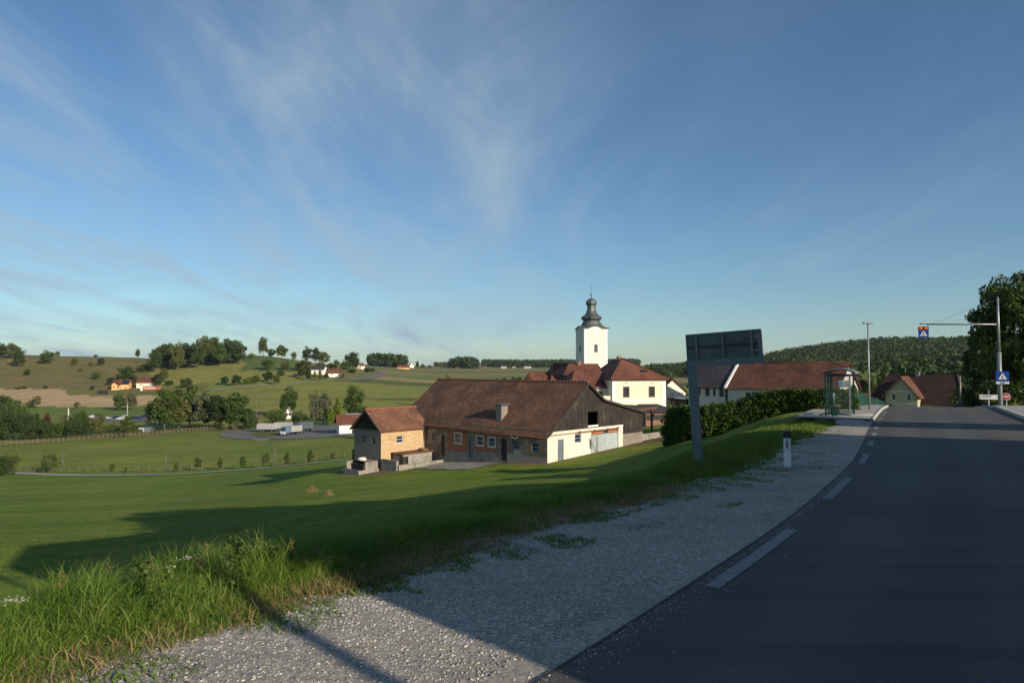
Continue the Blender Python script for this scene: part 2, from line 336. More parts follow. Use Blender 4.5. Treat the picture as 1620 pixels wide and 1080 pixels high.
bricks('red_brick', (.33, .115, .05), (.25, .08, .035), (.30, .20, .14), .26, .09, .01, (.28, .17, .11), .62, .7, .8)
bricks('block_wall', (.26, .22, .18), (.21, .18, .15), (.16, .14, .12), .5, .22, .015, (.16, .13, .1), .5, .65, .5)
planks('barn_planks', (.026, .019, .014), (.011, .008, .006), .19, False, (.26, .225, .19))
planks('annex_planks', (.035, .03, .028), (.025, .022, .02), .25)
plaster('old_white_plaster', (.66, .61, .52), (.47, .37, .24), .6)
plaster('yellow_plaster', (.70, .64, .49), (.62, .56, .42), .3)
plaster('tower_cream', (.70, .665, .57), (.65, .615, .52), .35)
plaster('white_plaster', (.74, .72, .66), (.6, .57, .5), .25)
plaster('pale_yellow_plaster', (.44, .38, .235), (.36, .31, .19), .35)
plaster('orange_plaster', (.72, .40, .17), (.6, .33, .14), .2)
plaster('grey_plaster', (.42, .43, .44), (.33, .33, .33), .3)
plaster('grey_wall', (.33, .29, .24), (.2, .17, .13), .7)
glassmat('pane_dark'); glassmat('pane_blue', (.03, .06, .12), .1)
m, t, b = nodes('clear_glass')
b.inputs['Base Color'].default_value = (.10, .14, .13, 1); b.inputs['Roughness'].default_value = .04; b.inputs['Alpha'].default_value = .07; b.inputs['Specular IOR Level'].default_value = .3
# asphalt
def asphalt(name, c1, c2):
    m, t, b = nodes(name); v = vec(t, 'Position')
    n1 = noise(t, v, .35, 6, .6, .4); n2 = noise(t, v, 60, 3, .8); n3 = noise(t, vec(t, 'Position', (1, 1, 1), (0, 0, R(33))), 1.5, 3)
    c = ramp(t, n1.outputs[0], [(.3, c1), (.7, c2)])
    c = mix(t, .55, c, ramp(t, n2.outputs[0], [(.34, (.35, .35, .35)), (.5, (1, 1, 1)), (.66, (2.1, 2.05, 2.0))]), 'MULTIPLY')
    mp = N(t, 'ShaderNodeMapping', {0: v, 'Rotation': (0, 0, R(-57)), 'Scale': (.06, 1.3, 1)})
    st = noise(t, mp.outputs[0], 1.2, 4, .6)
    c = mix(t, N(t, 'ShaderNodeMapRange', {0: st.outputs[0], 1: .47, 2: .64, 4: .45}).outputs[0], c, (.024, .024, .023))
    vo = N(t, 'ShaderNodeTexVoronoi', {'Vector': v, 'Scale': .35}, feature='DISTANCE_TO_EDGE')
    wob = noise(t, v, .8, 5, .7)
    cr = N(t, 'ShaderNodeTexVoronoi', {'Vector': N(t, 'ShaderNodeVectorMath', {0: v, 1: wob.outputs[1]}, operation='ADD').outputs[0], 'Scale': .28}, feature='DISTANCE_TO_EDGE')
    c = mix(t, N(t, 'ShaderNodeMapRange', {0: cr.outputs[0], 1: .006, 2: 0., 3: 0, 4: .35}).outputs[0], c, (.008, .008, .008))
    la = N(t, 'ShaderNodeAttribute', attribute_name='lat').outputs['Fac']
    tr = N(t, 'ShaderNodeMath', {0: N(t, 'ShaderNodeMath', {0: la, 1: 3.9}, operation='MULTIPLY').outputs[0]}, operation='SINE').outputs[0]
    tn = N(t, 'ShaderNodeMath', {0: tr, 1: n1.outputs[0]}, operation='MULTIPLY').outputs[0]
    c = mix(t, .8, c, ramp(t, N(t, 'ShaderNodeMapRange', {0: tn, 1: -.6, 2: .6}).outputs[0], [(.2, (.86, .86, .87)), (.8, (1.17, 1.16, 1.14))]), 'MULTIPLY')
    pt_ = noise(t, v, .13, 3, .4); c = mix(t, N(t, 'ShaderNodeMapRange', {0: pt_.outputs[0], 1: .56, 2: .575, 4: .35}).outputs[0], c, (.042, .042, .04))
    setc(t, b, c); b.inputs['Roughness'].default_value = .82; bump(t, b, n2.outputs[0], .5, .008)
    return m
asphalt('road_asphalt', (.056, .054, .049), (.076, .071, .062)); asphalt('lot_asphalt', (.13, .125, .12), (.16, .155, .15))
simple('tar_edge', (.02, .02, .021), (.03, .03, .03), 5, .7, 0, .3, 'Position')
m, t, b = nodes('road_paint'); v = vec(t, 'Position'); n = noise(t, v, 14, 6, .8)
setc(t, b, ramp(t, n.outputs[0], [(.36, (.09, .09, .09)), (.5, (.20, .205, .205)), (.7, (.26, .265, .265))])); b.inputs['Roughness'].default_value = .8
# gravel
m, t, b = nodes('gravel'); v = vec(t, 'Position')
v2 = N(t, 'ShaderNodeMapping', {0: v, 'Rotation': (0, 0, R(20)), 'Scale': (1, 1.25, 1)}).outputs[0]
vo = N(t, 'ShaderNodeTexVoronoi', {'Vector': v2, 'Scale': 34, 'Randomness': 1}); vo2 = N(t, 'ShaderNodeTexVoronoi', {'Vector': v2, 'Scale': 55})
rc = N(t, 'ShaderNodeSeparateColor', {0: vo.outputs['Color']}).outputs[0]
c = ramp(t, rc, [(0, (.17, .15, .13)), (.3, (.30, .27, .235)), (.65, (.42, .385, .33)), (.9, (.57, .52, .45)), (1, (.47, .34, .22))])
c = mix(t, N(t, 'ShaderNodeMapRange', {0: vo.outputs[0], 1: .3, 2: .8, 4: .6}).outputs[0], c, (.15, .14, .125))
big = noise(t, v, .9, 6, .7); c = mix(t, N(t, 'ShaderNodeMapRange', {0: big.outputs[0], 1: .4, 2: .66, 4: .7}).outputs[0], c, (.25, .225, .185))
bg2 = noise(t, vec(t, 'Position', (.12, .9, 1), (0, 0, R(-55))), .9, 5, .6); c = mix(t, N(t, 'ShaderNodeMapRange', {0: bg2.outputs[0], 1: .46, 2: .64, 4: .5}).outputs[0], c, (.17, .16, .145))
setc(t, b, c); b.inputs['Roughness'].default_value = .95
hh = N(t, 'ShaderNodeMath', {0: vo.outputs[0], 1: vo2.outputs[0]}, operation='ADD').outputs[0]
bump(t, b, hh, -1.0, .022)
m, t, b = nodes('pebble'); at = N(t, 'ShaderNodeAttribute', attribute_name='rnd')
setc(t, b, ramp(t, at.outputs['Fac'], [(0, (.18, .165, .15)), (.35, (.30, .285, .255)), (.75, (.43, .405, .355)), (.95, (.58, .54, .47)), (1, (.46, .33, .21))])); b.inputs['Roughness'].default_value = .9
# terrain
m, t, b = nodes('ground_cover'); at = N(t, 'ShaderNodeVertexColor', layer_name='cover'); v = vec(t, 'Position')
n1 = noise(t, v, .05, 6, .65, .5); n2 = noise(t, v, 1.3, 6, .7); n3 = noise(t, v, 14, 4, .8)
mow = noise(t, vec(t, 'Position', (.05, .9, 1), (0, 0, R(28))), .55, 4, .6)
c = mix(t, .5, at.outputs[0], ramp(t, n1.outputs[0], [(.3, (.62, .72, .66)), (.7, (1.42, 1.26, 1.2))]), 'MULTIPLY')
c = mix(t, .7, c, ramp(t, n2.outputs[0], [(.3, (.58, .62, .6)), (.7, (1.42, 1.35, 1.4))]), 'MULTIPLY')
c = mix(t, .6, c, ramp(t, n3.outputs[0], [(.3, (.6, .62, .6)), (.7, (1.4, 1.35, 1.3))]), 'MULTIPLY')
c = mix(t, .8, c, ramp(t, mow.outputs[0], [(.35, (.72, .82, .8)), (.5, (1, 1, 1)), (.65, (1.38, 1.18, 1.2))]), 'MULTIPLY')
dry = noise(t, vec(t, 'Position', (.35, 1, 1), (0, 0, R(20))), .22, 7, .75)
c = mix(t, N(t, 'ShaderNodeMapRange', {0: dry.outputs[0], 1: .48, 2: .70, 4: .48}).outputs[0], c, (.21, .185, .065))
pat = noise(t, vec(t, 'Position', (1, .45, 1), (0, 0, R(35))), .09, 6, .7, 1.5)
c = mix(t, .75, c, ramp(t, pat.outputs[0], [(.36, (.78, .92, .9)), (.5, (1, 1, 1)), (.64, (1.22, 1.06, 1.1))]), 'MULTIPLY')
setc(t, b, c); b.inputs['Roughness'].default_value = 1; b.inputs['Specular IOR Level'].default_value = .1
bump(t, b, N(t, 'ShaderNodeMath', {0: n2.outputs[0], 1: n3.outputs[0]}, operation='ADD').outputs[0], .7, .12)
# leaves
def leafmat(name, c1, c2, c3, trans=.3, kind='Object', scale=5):
    m, t, b = nodes(name); v = vec(t, kind)
    oi = N(t, 'ShaderNodeObjectInfo'); n = noise(t, v, scale, 5, .7)
    f = N(t, 'ShaderNodeMath', {0: n.outputs[0], 1: N(t, 'ShaderNodeMath', {0: oi.outputs['Random'], 1: .16}, operation='MULTIPLY').outputs[0]}, operation='ADD').outputs[0]
    at = N(t, 'ShaderNodeAttribute', attribute_name='rnd')
    f = N(t, 'ShaderNodeMath', {0: f, 1: N(t, 'ShaderNodeMath', {0: at.outputs['Fac'], 1: .22}, operation='MULTIPLY').outputs[0]}, operation='ADD').outputs[0]
    c = ramp(t, f, [(.45, c1), (.66, c2), (.88, c3)])
    setc(t, b, c); b.inputs['Roughness'].default_value = .65; b.inputs['Specular IOR Level'].default_value = .25
    tr = N(t, 'ShaderNodeBsdfTranslucent', {0: c}); ms = N(t, 'ShaderNodeMixShader', {0: trans, 1: b.outputs[0], 2: tr.outputs[0]})
    t.links.new(ms.outputs[0], t.nodes['Material Output'].inputs[0]); return m
leafmat('leaf_mid', (.036, .066, .015), (.064, .100, .022), (.12, .15, .036))
leafmat('leaf_dark', (.024, .045, .013), (.042, .068, .020), (.075, .10, .028))
leafmat('leaf_olive', (.062, .082, .022), (.095, .115, .030), (.15, .155, .045))
leafmat('leaf_bright', (.07, .12, .012), (.12, .17, .015), (.2, .22, .02))
leafmat('leaf_grey', (.07, .088, .045), (.105, .12, .06), (.16, .165, .09))
leafmat('leaf_red', (.05, .02, .015), (.08, .03, .02), (.1, .05, .03))
leafmat('leaf_forest', (.018, .036, .011), (.038, .062, .016), (.085, .105, .026), .2, 'Position', .03)
leafmat('leaf_hedge', (.03, .065, .012), (.07, .12, .018), (.16, .21, .03), .25, 'Object', 1.4)
leafmat('grass_blade', (.06, .14, .014), (.12, .22, .02), (.24, .29, .06), .35, 'Position', .9)
leafmat('grass_short', (.080, .138, .019), (.112, .175, .026), (.15, .20, .038), .3, 'Position', .5)
leafmat('grass_dry', (.20, .14, .06), (.28, .19, .09), (.38, .28, .15), .25, 'Position', .9)
leafmat('weed_head', (.10, .06, .03), (.15, .09, .045), (.22, .14, .07), .1, 'Position', 3)
leafmat('flower_white', (.35, .36, .3), (.42, .43, .36), (.5, .5, .45), .1, 'Position', 3)

# ------------------------------------------------------------------ mesh helpers
def tag(o, label=None, cat=None, group=None, kind=None):
    for k, v in (('label', label), ('category', cat), ('group', group), ('kind', kind)):
        if v: o[k] = v
    return o
def empty(name, loc, rz=0, label=None, cat=None, group=None):
    o = bpy.data.objects.new(name, None); col.objects.link(o); o.location = loc; o.rotation_euler = (0, 0, rz); o.empty_display_size = .3
    return tag(o, label, cat, group)
def fastmesh(name, V, F, mats, rnd=None, colr=None, smooth_=False, mi=None):
    V = np.asarray(V, np.float32); F = np.asarray(F, np.int32); k = F.shape[1]
    me = bpy.data.meshes.new(name); me.vertices.add(len(V)); me.vertices.foreach_set('co', V.ravel())
    me.loops.add(F.size); me.loops.foreach_set('vertex_index', F.ravel())
    me.polygons.add(len(F)); me.polygons.foreach_set('loop_start', np.arange(0, F.size, k, dtype=np.int32))
    me.polygons.foreach_set('loop_total', np.full(len(F), k, np.int32))
    if mi is not None: me.polygons.foreach_set('material_index', np.asarray(mi, np.int32))
    if smooth_: me.polygons.foreach_set('use_smooth', np.ones(len(F), bool))
    for q in mats: me.materials.append(M[q])
    if rnd is not None:
        a = me.attributes.new('rnd', 'FLOAT', 'POINT'); a.data.foreach_set('value', np.asarray(rnd, np.float32))
    if colr is not None:
        a = me.color_attributes.new('cover', 'FLOAT_COLOR', 'POINT'); a.data.foreach_set('color', np.asarray(colr, np.float32).ravel())
    me.update(); me.validate(); return me
def obj(name, me, parent=None, loc=None):
    o = bpy.data.objects.new(name, me); col.objects.link(o)
    if parent: o.parent = parent
    if loc is not None: o.location = loc
    return o
class MB:
    def __init__(s): s.v = []; s.f = []; s.m = []; s.sm = []
    def add(s, vs, fs, mi=0, sm=False):
        k = len(s.v); s.v += [tuple(p) for p in vs]; s.f += [tuple(i + k for i in f) for f in fs]; s.m += [mi] * len(fs); s.sm += [sm] * len(fs); return s
    def quad(s, *p, mi=0): return s.add(p, [tuple(range(len(p)))], mi)
    def box(s, x0, x1, y0, y1, z0, z1, mi=0, M4=None):
        vs = [(x, y, z) for x in (x0, x1) for y in (y0, y1) for z in (z0, z1)]
        if M4: vs = [tuple(M4 @ Vector(p)) for p in vs]
        return s.add(vs, [(0, 1, 3, 2), (4, 6, 7, 5), (0, 4, 5, 1), (2, 3, 7, 6), (0, 2, 6, 4), (1, 5, 7, 3)], mi)
    def cyl(s, p0, p1, r0, r1=None, n=10, mi=0, caps=True, sm=True):
        p0 = Vector(p0); p1 = Vector(p1); r1 = r0 if r1 is None else r1
        d = (p1 - p0).normalized(); a = d.orthogonal().normalized(); b = d.cross(a)
        vs = [p + (a * math.cos(2 * math.pi * i / n) + b * math.sin(2 * math.pi * i / n)) * r for p, r in ((p0, r0), (p1, r1)) for i in range(n)]
        s.add(vs, [(i, (i + 1) % n, n + (i + 1) % n, n + i) for i in range(n)], mi, sm)
        if caps: k = len(s.v) - 2 * n; s.f += [tuple(k + i for i in range(n))[::-1], tuple(k + n + i for i in range(n))]; s.m += [mi] * 2; s.sm += [False] * 2
        return s
    def tube(s, pts, rs, n=7, mi=0):
        for i in range(len(pts) - 1): s.cyl(pts[i], pts[i + 1], rs[i], rs[i + 1], n, mi, caps=(i == len(pts) - 2 or i == 0))
        return s
    def lathe(s, prof_, n=16, mi=0, c=(0, 0), rot=0, sm=True):
        k = []
        for r, z in prof_: k += [(c[0] + r * math.cos(rot + 2 * math.pi * i / n), c[1] + r * math.sin(rot + 2 * math.pi * i / n), z) for i in range(n)]
        m_ = len(prof_)
        return s.add(k, [(j * n + i, j * n + (i + 1) % n, (j + 1) * n + (i + 1) % n, (j + 1) * n + i) for j in range(m_ - 1) for i in range(n)] + [tuple(range(n))[::-1], tuple((m_ - 1) * n + i for i in range(n))], mi, sm)
    def slab(s, pts, th, mi=0):
        pts = [Vector(p) for p in pts]; n = (pts[1] - pts[0]).cross(pts[2] - pts[0]).normalized()
        if n.z < 0: pts = pts[::-1]; n = -n
        lo = [p - n * th for p in pts]; k = len(pts)
        return s.add(pts + lo, [tuple(range(k)), tuple(range(k, 2 * k))[::-1]] + [(i, k + i, k + (i + 1) % k, (i + 1) % k) for i in range(k)], mi)
    def wall(s, o, ud, L, z0, z1, ops=(), depth=.16, mi=0, out=None):
        """vertical wall from o along ud; openings (u0,u1,za,zb) are real recesses"""
        o = Vector(o); ud = Vector(ud).normalized(); n = Vector(out) if out else Vector((ud.y, -ud.x, 0))
        us = sorted({0, L, *[a for q in ops for a in q[:2]]}); zs = sorted({z0, z1, *[min(max(a, z0), z1) for q in ops for a in q[2:4]]})
        pt = lambda u, z, d=0: o + ud * u + Vector((0, 0, z)) - n * d
        for a, b_ in zip(us, us[1:]):
            for c, d in zip(zs, zs[1:]):
                if any(q[0] <= (a + b_) / 2 <= q[1] and q[2] <= (c + d) / 2 <= q[3] for q in ops): continue
                s.quad(pt(a, c), pt(b_, c), pt(b_, d), pt(a, d), mi=mi)
        for q in ops:
            u0, u1, c, d = q[:4]
            s.quad(pt(u0, c), pt(u0, c, depth), pt(u0, d, depth), pt(u0, d), mi=mi); s.quad(pt(u1, c), pt(u1, c, depth), pt(u1, d, depth), pt(u1, d), mi=mi)
            s.quad(pt(u0, d), pt(u1, d), pt(u1, d, depth), pt(u0, d, depth), mi=mi); s.quad(pt(u0, c), pt(u1, c), pt(u1, c, depth), pt(u0, c, depth), mi=mi)
        return s
    def build(s, name, mats, parent=None, loc=None, bevel=0):
        me = bpy.data.meshes.new(name); me.from_pydata(s.v, [], s.f)
        for q in ([mats] if isinstance(mats, str) else mats): me.materials.append(M[q])
        me.polygons.foreach_set('material_index', s.m); me.polygons.foreach_set('use_smooth', s.sm)
        uv = me.uv_layers.new(name='UVMap').data
        for p in me.polygons:
            n = p.normal
            tt = Vector((0, 0, 1)).cross(n)
            tt = Vector((1, 0, 0)) if tt.length < 1e-3 else tt.normalized()
            if abs(tt.x) > abs(tt.y) and tt.x < 0 or abs(tt.y) >= abs(tt.x) and tt.y < 0: tt = -tt
            bb = n.cross(tt); bb = -bb if bb.z < 0 else bb
            for li in p.loop_indices:
                c = me.vertices[me.loops[li].vertex_index].co; uv[li].uv = (c.dot(tt), c.dot(bb))
        me.update(); o = obj(name, me, parent, loc)
        if bevel: mo = o.modifiers.new('b', 'BEVEL'); mo.width = bevel; mo.segments = 2; mo.limit_method = 'ANGLE'
        return o
def window(parent, o, ud, q, frame='window_frame_white', pane='pane_dark', depth=.1, bars=(1, 1), fw=.06, sill=None, out=None, name='window', proud=0, proud_w=.1):
    o = Vector(o); ud = Vector(ud).normalized(); n = Vector(out) if out else Vector((ud.y, -ud.x, 0)); u0, u1, z0, z1 = q[:4]
    def bx(mb, a, b_, c, d, d0, d1):
        P8 = [o + ud * u + Vector((0, 0, z)) - n * dd for u in (a, b_) for dd in (d0, d1) for z in (c, d)]
        mb.add(P8, [(0, 1, 3, 2), (4, 6, 7, 5), (0, 4, 5, 1), (2, 3, 7, 6), (0, 2, 6, 4), (1, 5, 7, 3)])
    mb = MB(); d0, d1 = depth, depth + .05
    bx(mb, u0, u0 + fw, z0, z1, d0, d1); bx(mb, u1 - fw, u1, z0, z1, d0, d1); bx(mb, u0 + fw, u1 - fw, z0, z0 + fw, d0, d1); bx(mb, u0 + fw, u1 - fw, z1 - fw, z1, d0, d1)
    for i in range(1, bars[0] + 1):
        if bars[0] >= 1: c = u0 + (u1 - u0) * i / (bars[0] + 1); bx(mb, c - fw / 3, c + fw / 3, z0 + fw, z1 - fw, d0 + .005, d1 - .005)
    for i in range(1, bars[1] + 1):
        c = z0 + (z1 - z0) * i / (bars[1] + 1); bx(mb, u0 + fw, u1 - fw, c - fw / 3, c + fw / 3, d0 + .008, d1 - .008)
    if proud:
        w = proud_w
        bx(mb, u0 - w, u0, z0 - w, z1 + w, -.03, .02); bx(mb, u1, u1 + w, z0 - w, z1 + w, -.03, .02)
        bx(mb, u0, u1, z1, z1 + w, -.03, .02); bx(mb, u0, u1, z0 - w, z0, -.05, .02)
    w_ = mb.build(name, frame, parent)
    g = MB(); bx(g, u0 + fw * .5, u1 - fw * .5, z0 + fw * .5, z1 - fw * .5, depth + .018, depth + .032); g.build('pane', pane, w_)
    return w_
def boxat(parent, name, mat, x0, x1, y0, y1, z0, z1, bevel=0): return MB().box(x0, x1, y0, y1, z0, z1).build(name, mat, parent, bevel=bevel)
def copy_tree(o, parent=None):
    c = o.copy(); col.objects.link(c)
    if parent: c.parent = parent
    for ch in list(o.children): copy_tree(ch, c)
    return c

# ------------------------------------------------------------------ ground
rs_ = np.exp(np.linspace(math.log(2.2), math.log(8500), 430))
an_ = np.concatenate([np.arange(-180, -42, 3.0), np.arange(-42, 42, .14), np.arange(42, 180, 3.0)]) * math.pi / 180
RR, AA = np.meshgrid(rs_, an_, indexing='ij')
GXv = (RR * np.sin(AA)).ravel(); GYv = (RR * np.cos(AA)).ravel(); GZv = H(GXv, GYv)
fade = np.where(RR.ravel() > 6000, (RR.ravel() - 6000) * .02, 0); GZv = GZv - fade
sV, ylV = sdist(GXv, GYv)
na, nr = len(an_), len(rs_)
Vt = np.column_stack([GXv, GYv, GZv]); ctr = np.array([[0, 0, -.05]])
idx = np.arange(nr * na).reshape(nr, na)
q = np.stack([idx[:-1, :-1], idx[1:, :-1], idx[1:, 1:], idx[:-1, 1:]], -1).reshape(-1, 4)
q2 = np.stack([idx[:-1, -1], idx[1:, -1], idx[1:, 0], idx[:-1, 0]], -1)
cap = np.array([[nr * na, idx[0, i], idx[0, (i + 1) % na], idx[0, (i + 1) % na]] for i in range(na)])
# cover colours, chosen by where on the land a point lies
px_ = 810 + 1080 * np.clip(GXv / np.maximum(GYv, .1), -3, 3); D_ = GYv
py_ = 580 - (GZv - EYE) / np.maximum(GYv, .1) * 1080
px_ = px_ + 5 * np.sin(GZv * .7 + GXv * .02) + 3 * np.sin(GYv * .09)
C = np.tile(np.array([.135, .200, .030]), (len(GXv), 1))
wob = 8 * np.sin(GXv * .03) + 6 * np.sin(GYv * .021 + GXv * .05)
def put(mask, c, a=1.0):
    C[mask] = C[mask] * (1 - a) + np.array(c) * a
put(D_ > 155, (.155, .195, .040)); put(D_ > 240, (.155, .185, .045))
put((D_ > 300) & (px_ > 300), (.19, .215, .055))
put((D_ > 395 + wob * .3) & (D_ < 478) & (px_ < 330), (.12, .17, .04))
hill = (D_ > 575) & (px_ < 240)
put((D_ > 545) & (px_ < 330), (.13, .15, .04))
put(hill, (.16, .14, .055))
put(hill & (np.sin(GXv * .02 + GZv * .35 + wob * .1) > .3), (.13, .125, .046), .7)
put((D_ > 478) & (D_ < 592) & (px_ < 104), (.43, .315, .185)); put((D_ > 478) & (D_ < 548) & (px_ < 246), (.43, .315, .185))
put((D_ > 600) & (px_ >= 240) & (px_ < 400), (.22, .225, .06))
put((D_ > 640) & (px_ >= 240) & (px_ < 385) & (np.sin(GZv * .9 + GXv * .015) > .2), (.22, .19, .065), .6)
put((D_ > 640) & (px_ >= 385) & (px_ < 470), (.085, .13, .04)); put((D_ > 600) & (px_ >= 470) & (px_ < 560), (.16, .155, .055))
# strip fields beyond the barn
far = (D_ > 480) & (px_ > 560) & (px_ < 1100)
u = D_ * .55 - GXv * 1.0 + 12 * np.sin(GXv * .004)
band = np.floor(u / 95) % 7
for k_, c in enumerate([(.15, .165, .055), (.10, .14, .055), (.23, .195, .10), (.105, .15, .065), (.17, .17, .065), (.12, .155, .06), (.2, .18, .085)]):
    put(far & (D_ > 640) & (band == k_), c, .9)
put((D_ > 640) & (D_ < 720) & (px_ > 590) & (px_ < 800), (.30, .23, .13), .8)
put((D_ > 575) & (D_ < 640) & (px_ > 560), (.055, .085, .03), .8)
put((D_ > 430) & (D_ < 445) & (px_ > 560) & (px_ < 720), (.05, .08, .03), .8)
put((D_ > 500) & (px_ > 1100), (.05, .07, .025))
put((D_ > 560) & (D_ < 700) & (px_ > 1060) & (px_ < 1130), (.11, .13, .04)); put((D_ > 600) & (D_ < 640) & (px_ > 1060) & (px_ < 1130), (.05, .10, .03))
put((D_ > 400) & (D_ < 600) & (px_ > 1555), (.11, .13, .035))
put((sV < -8) & (D_ < 160) & (px_ > 1300), (.045, .06, .02))
# bare earth round the barn
sx_ = (GXv - BO[0]) * BX[0] + (GYv - BO[1]) * BX[1]; ty_ = (GXv - BO[0]) * BY[0] + (GYv - BO[1]) * BY[1]
ex = (sx_ > -1.0 + .3 * np.sin(ty_ * 1.7)) & (sx_ < 16.4) & (ty_ > -.75 + .25 * np.sin(sx_ * 1.3)) & (ty_ < 23)
put(ex, (.17, .12, .075)); put((sx_ > -9) & (sx_ < -4) & (ty_ > 13.5) & (ty_ < 20.5), (.19, .14, .09)); put((sx_ > 11.5) & (sx_ < 17.5) & (ty_ > -1.6) & (ty_ < 1), (.17, .12, .08))
put((sx_ > 15) & (sx_ < 24) & (ty_ > -3.5) & (ty_ < 5), (.12, .10, .055), .8)
put((sV < EGf(ylV) - .5) & (sV > -6) & (ylV < 45), (.16, .14, .11), .7)
gme = fastmesh('ground', np.vstack([Vt, ctr]), np.vstack([q, q2, cap]), ['ground_cover'], colr=np.column_stack([np.vstack([C, C[:1]]), np.ones(len(C) + 1)]), smooth_=True)
tag(obj('ground', gme), kind='structure')

# ------------------------------------------------------------------ road, shoulder, kerbs, paths
LEn = np.array([(-(LE[min(i + 1, len(LE) - 1)] - LE[max(i - 1, 0)])[1], (LE[min(i + 1, len(LE) - 1)] - LE[max(i - 1, 0)])[0]) for i in range(len(LE))], float)
LEn /= np.linalg.norm(LEn, axis=1)[:, None]
fine = []; finen = []
for i in range(len(LE) - 1):
    k = max(2, int(SEG_L[i] / .5)) if LE[i][1] < 60 else 2
    for j in range(k): fine.append(LE[i] + (LE[i + 1] - LE[i]) * j / k); finen.append(LEn[i] * (1 - j / k) + LEn[i + 1] * j / k)
fine = np.array(fine); finen = np.array(finen)
def strip(name, s_list, mat, dz, y0=-200, y1=999, rag=None, kind='structure', zf=None):
    m_ = (fine[:, 1] > y0) & (fine[:, 1] < y1); A = fine[m_]; B = finen[m_]; V = []; n = len(s_list)
    for i, (p, nn) in enumerate(zip(A, B)):
        for j, s in enumerate(s_list):
            ss = s * float(EGf(p[1])) / 3.9 + (.1 if j == n - 1 else 0) if rag else s
            if rag and j == n - 1: ss = ss + rag * (math.sin(p[1] * 2.1) * .5 + math.sin(p[1] * 5.3 + 1) * .3 + math.sin(p[1] * 11.7) * .2) + np.interp(p[1], [5, 8, 12, 15, 17, 20, 30], [0, 0, 0, 0, -.1, 0, 0])
            x, y = p + nn * ss
            z = float(roadz(np.array([min(ss, 0)]), np.array([p[1]]))[0]) + (dz if not callable(dz) else dz(ss))
            if zf: z = zf(x, y, ss, p[1])
            V.append((x, y, z))
    F = [(i * n + j, i * n + j + 1, (i + 1) * n + j + 1, (i + 1) * n + j) for i in range(len(A) - 1) for j in range(n - 1)]
    me = fastmesh(name, V, F, [mat]); me.shade_smooth()
    la_ = me.attributes.new('lat', 'FLOAT', 'POINT'); la_.data.foreach_set('value', np.tile(np.array(s_list, np.float32), len(A)))
    return tag(obj(name, me), kind=kind)
RW = 5.9
strip('road', [0, -1, -2, -3, -4, -5, -RW], 'road_asphalt', .0)
strip('road_edge_seam', [.018, -.008], 'tar_edge', .006, -30, 40)
def gravz(x, y, s, yl): return float(roadz(np.array([0.]), np.array([yl]))[0]) - .012 - .012 * max(s - .4, 0) + .012 * math.sin(x * 3.1 + y) * math.sin(y * 2.3) * (1 if s > .3 else 0) + .115 * float(smooth((yl - 29.2) / 2.2)) * min(1, max(0, s) / .5)
strip('gravel_shoulder', [.02, .4, .8, 1.2, 1.6, 2.0, 2.4, 2.8, 3.2, 3.6, 3.9], 'gravel', 0, -60, 31.6, rag=.28, zf=gravz)
# pavement with kerb on the left from the bus shelter on; on the right all along the bend
strip('pavement', [.16, 1.2, 2.4, 3.5], 'concrete_pale', .12, 31.4, 56)
def kerb(name, s0, s1, y0, y1, h):
    m_ = (fine[:, 1] > y0) & (fine[:, 1] < y1); A = fine[m_]; B = finen[m_]; V = []
    for p, nn in zip(A, B):
        for s, z in ((s0, -.1), (s0, h), (s1, h), (s1, -.1)):
            x, y = p + nn * s; V.append((x, y, float(roadz(np.array([min(s, 0)]), np.array([p[1]]))[0]) + z))
    n = len(A); F = [(i * 4 + j, i * 4 + (j + 1) % 4, i * 4 + 4 + (j + 1) % 4, i * 4 + 4 + j) for i in range(n - 1) for j in range(4)] + [(0, 1, 2, 3), (n * 4 - 4, n * 4 - 3, n * 4 - 2, n * 4 - 1)]
    tag(obj(name, fastmesh(name, V, F, ['kerb_stone'])), kind='structure')
kerb('kerb', .0, .155, 31.4, 56, .125); kerb('kerb', -RW, -RW - .15, 12, 56, .125)
strip('pavement', [-RW - .155, -RW - 1.0, -RW - 1.9], 'concrete_pale', .12, 12, 56)
# dashed edge line
for a, b_ in ((-2.2, .2), (2.6, 4.0) if False else (-7, -4.6), (7.12, 9.72), (12.05, 14.5), (16.8, 18.8), (21.0, 22.4), (24.4, 25.7), (27.5, 28.7), (30.5, 31.7), (33.6, 34.8), (36.8, 38), (39.6, 40.8)):
    m_ = (fine[:, 1] > a - .75) & (fine[:, 1] < b_ + .75); 
    ys = np.linspace(a, b_, 9); xs = np.interp(ys, fine[:, 1], fine[:, 0]); V = []
    nx = np.interp(ys, fine[:, 1], finen[:, 0]); ny = np.interp(ys, fine[:, 1], finen[:, 1])
    for x, y, c, d in zip(xs, ys, nx, ny):
        for s in (-.14, -.29): V.append((x + c * s, y + d * s, float(roadz(np.array([s]), np.array([y]))[0]) + .005))
    tag(obj('road_marking', fastmesh('road_marking', V, [(2 * i, 2 * i + 1, 2 * i + 3, 2 * i + 2) for i in range(8)], ['road_paint'])), kind='structure')
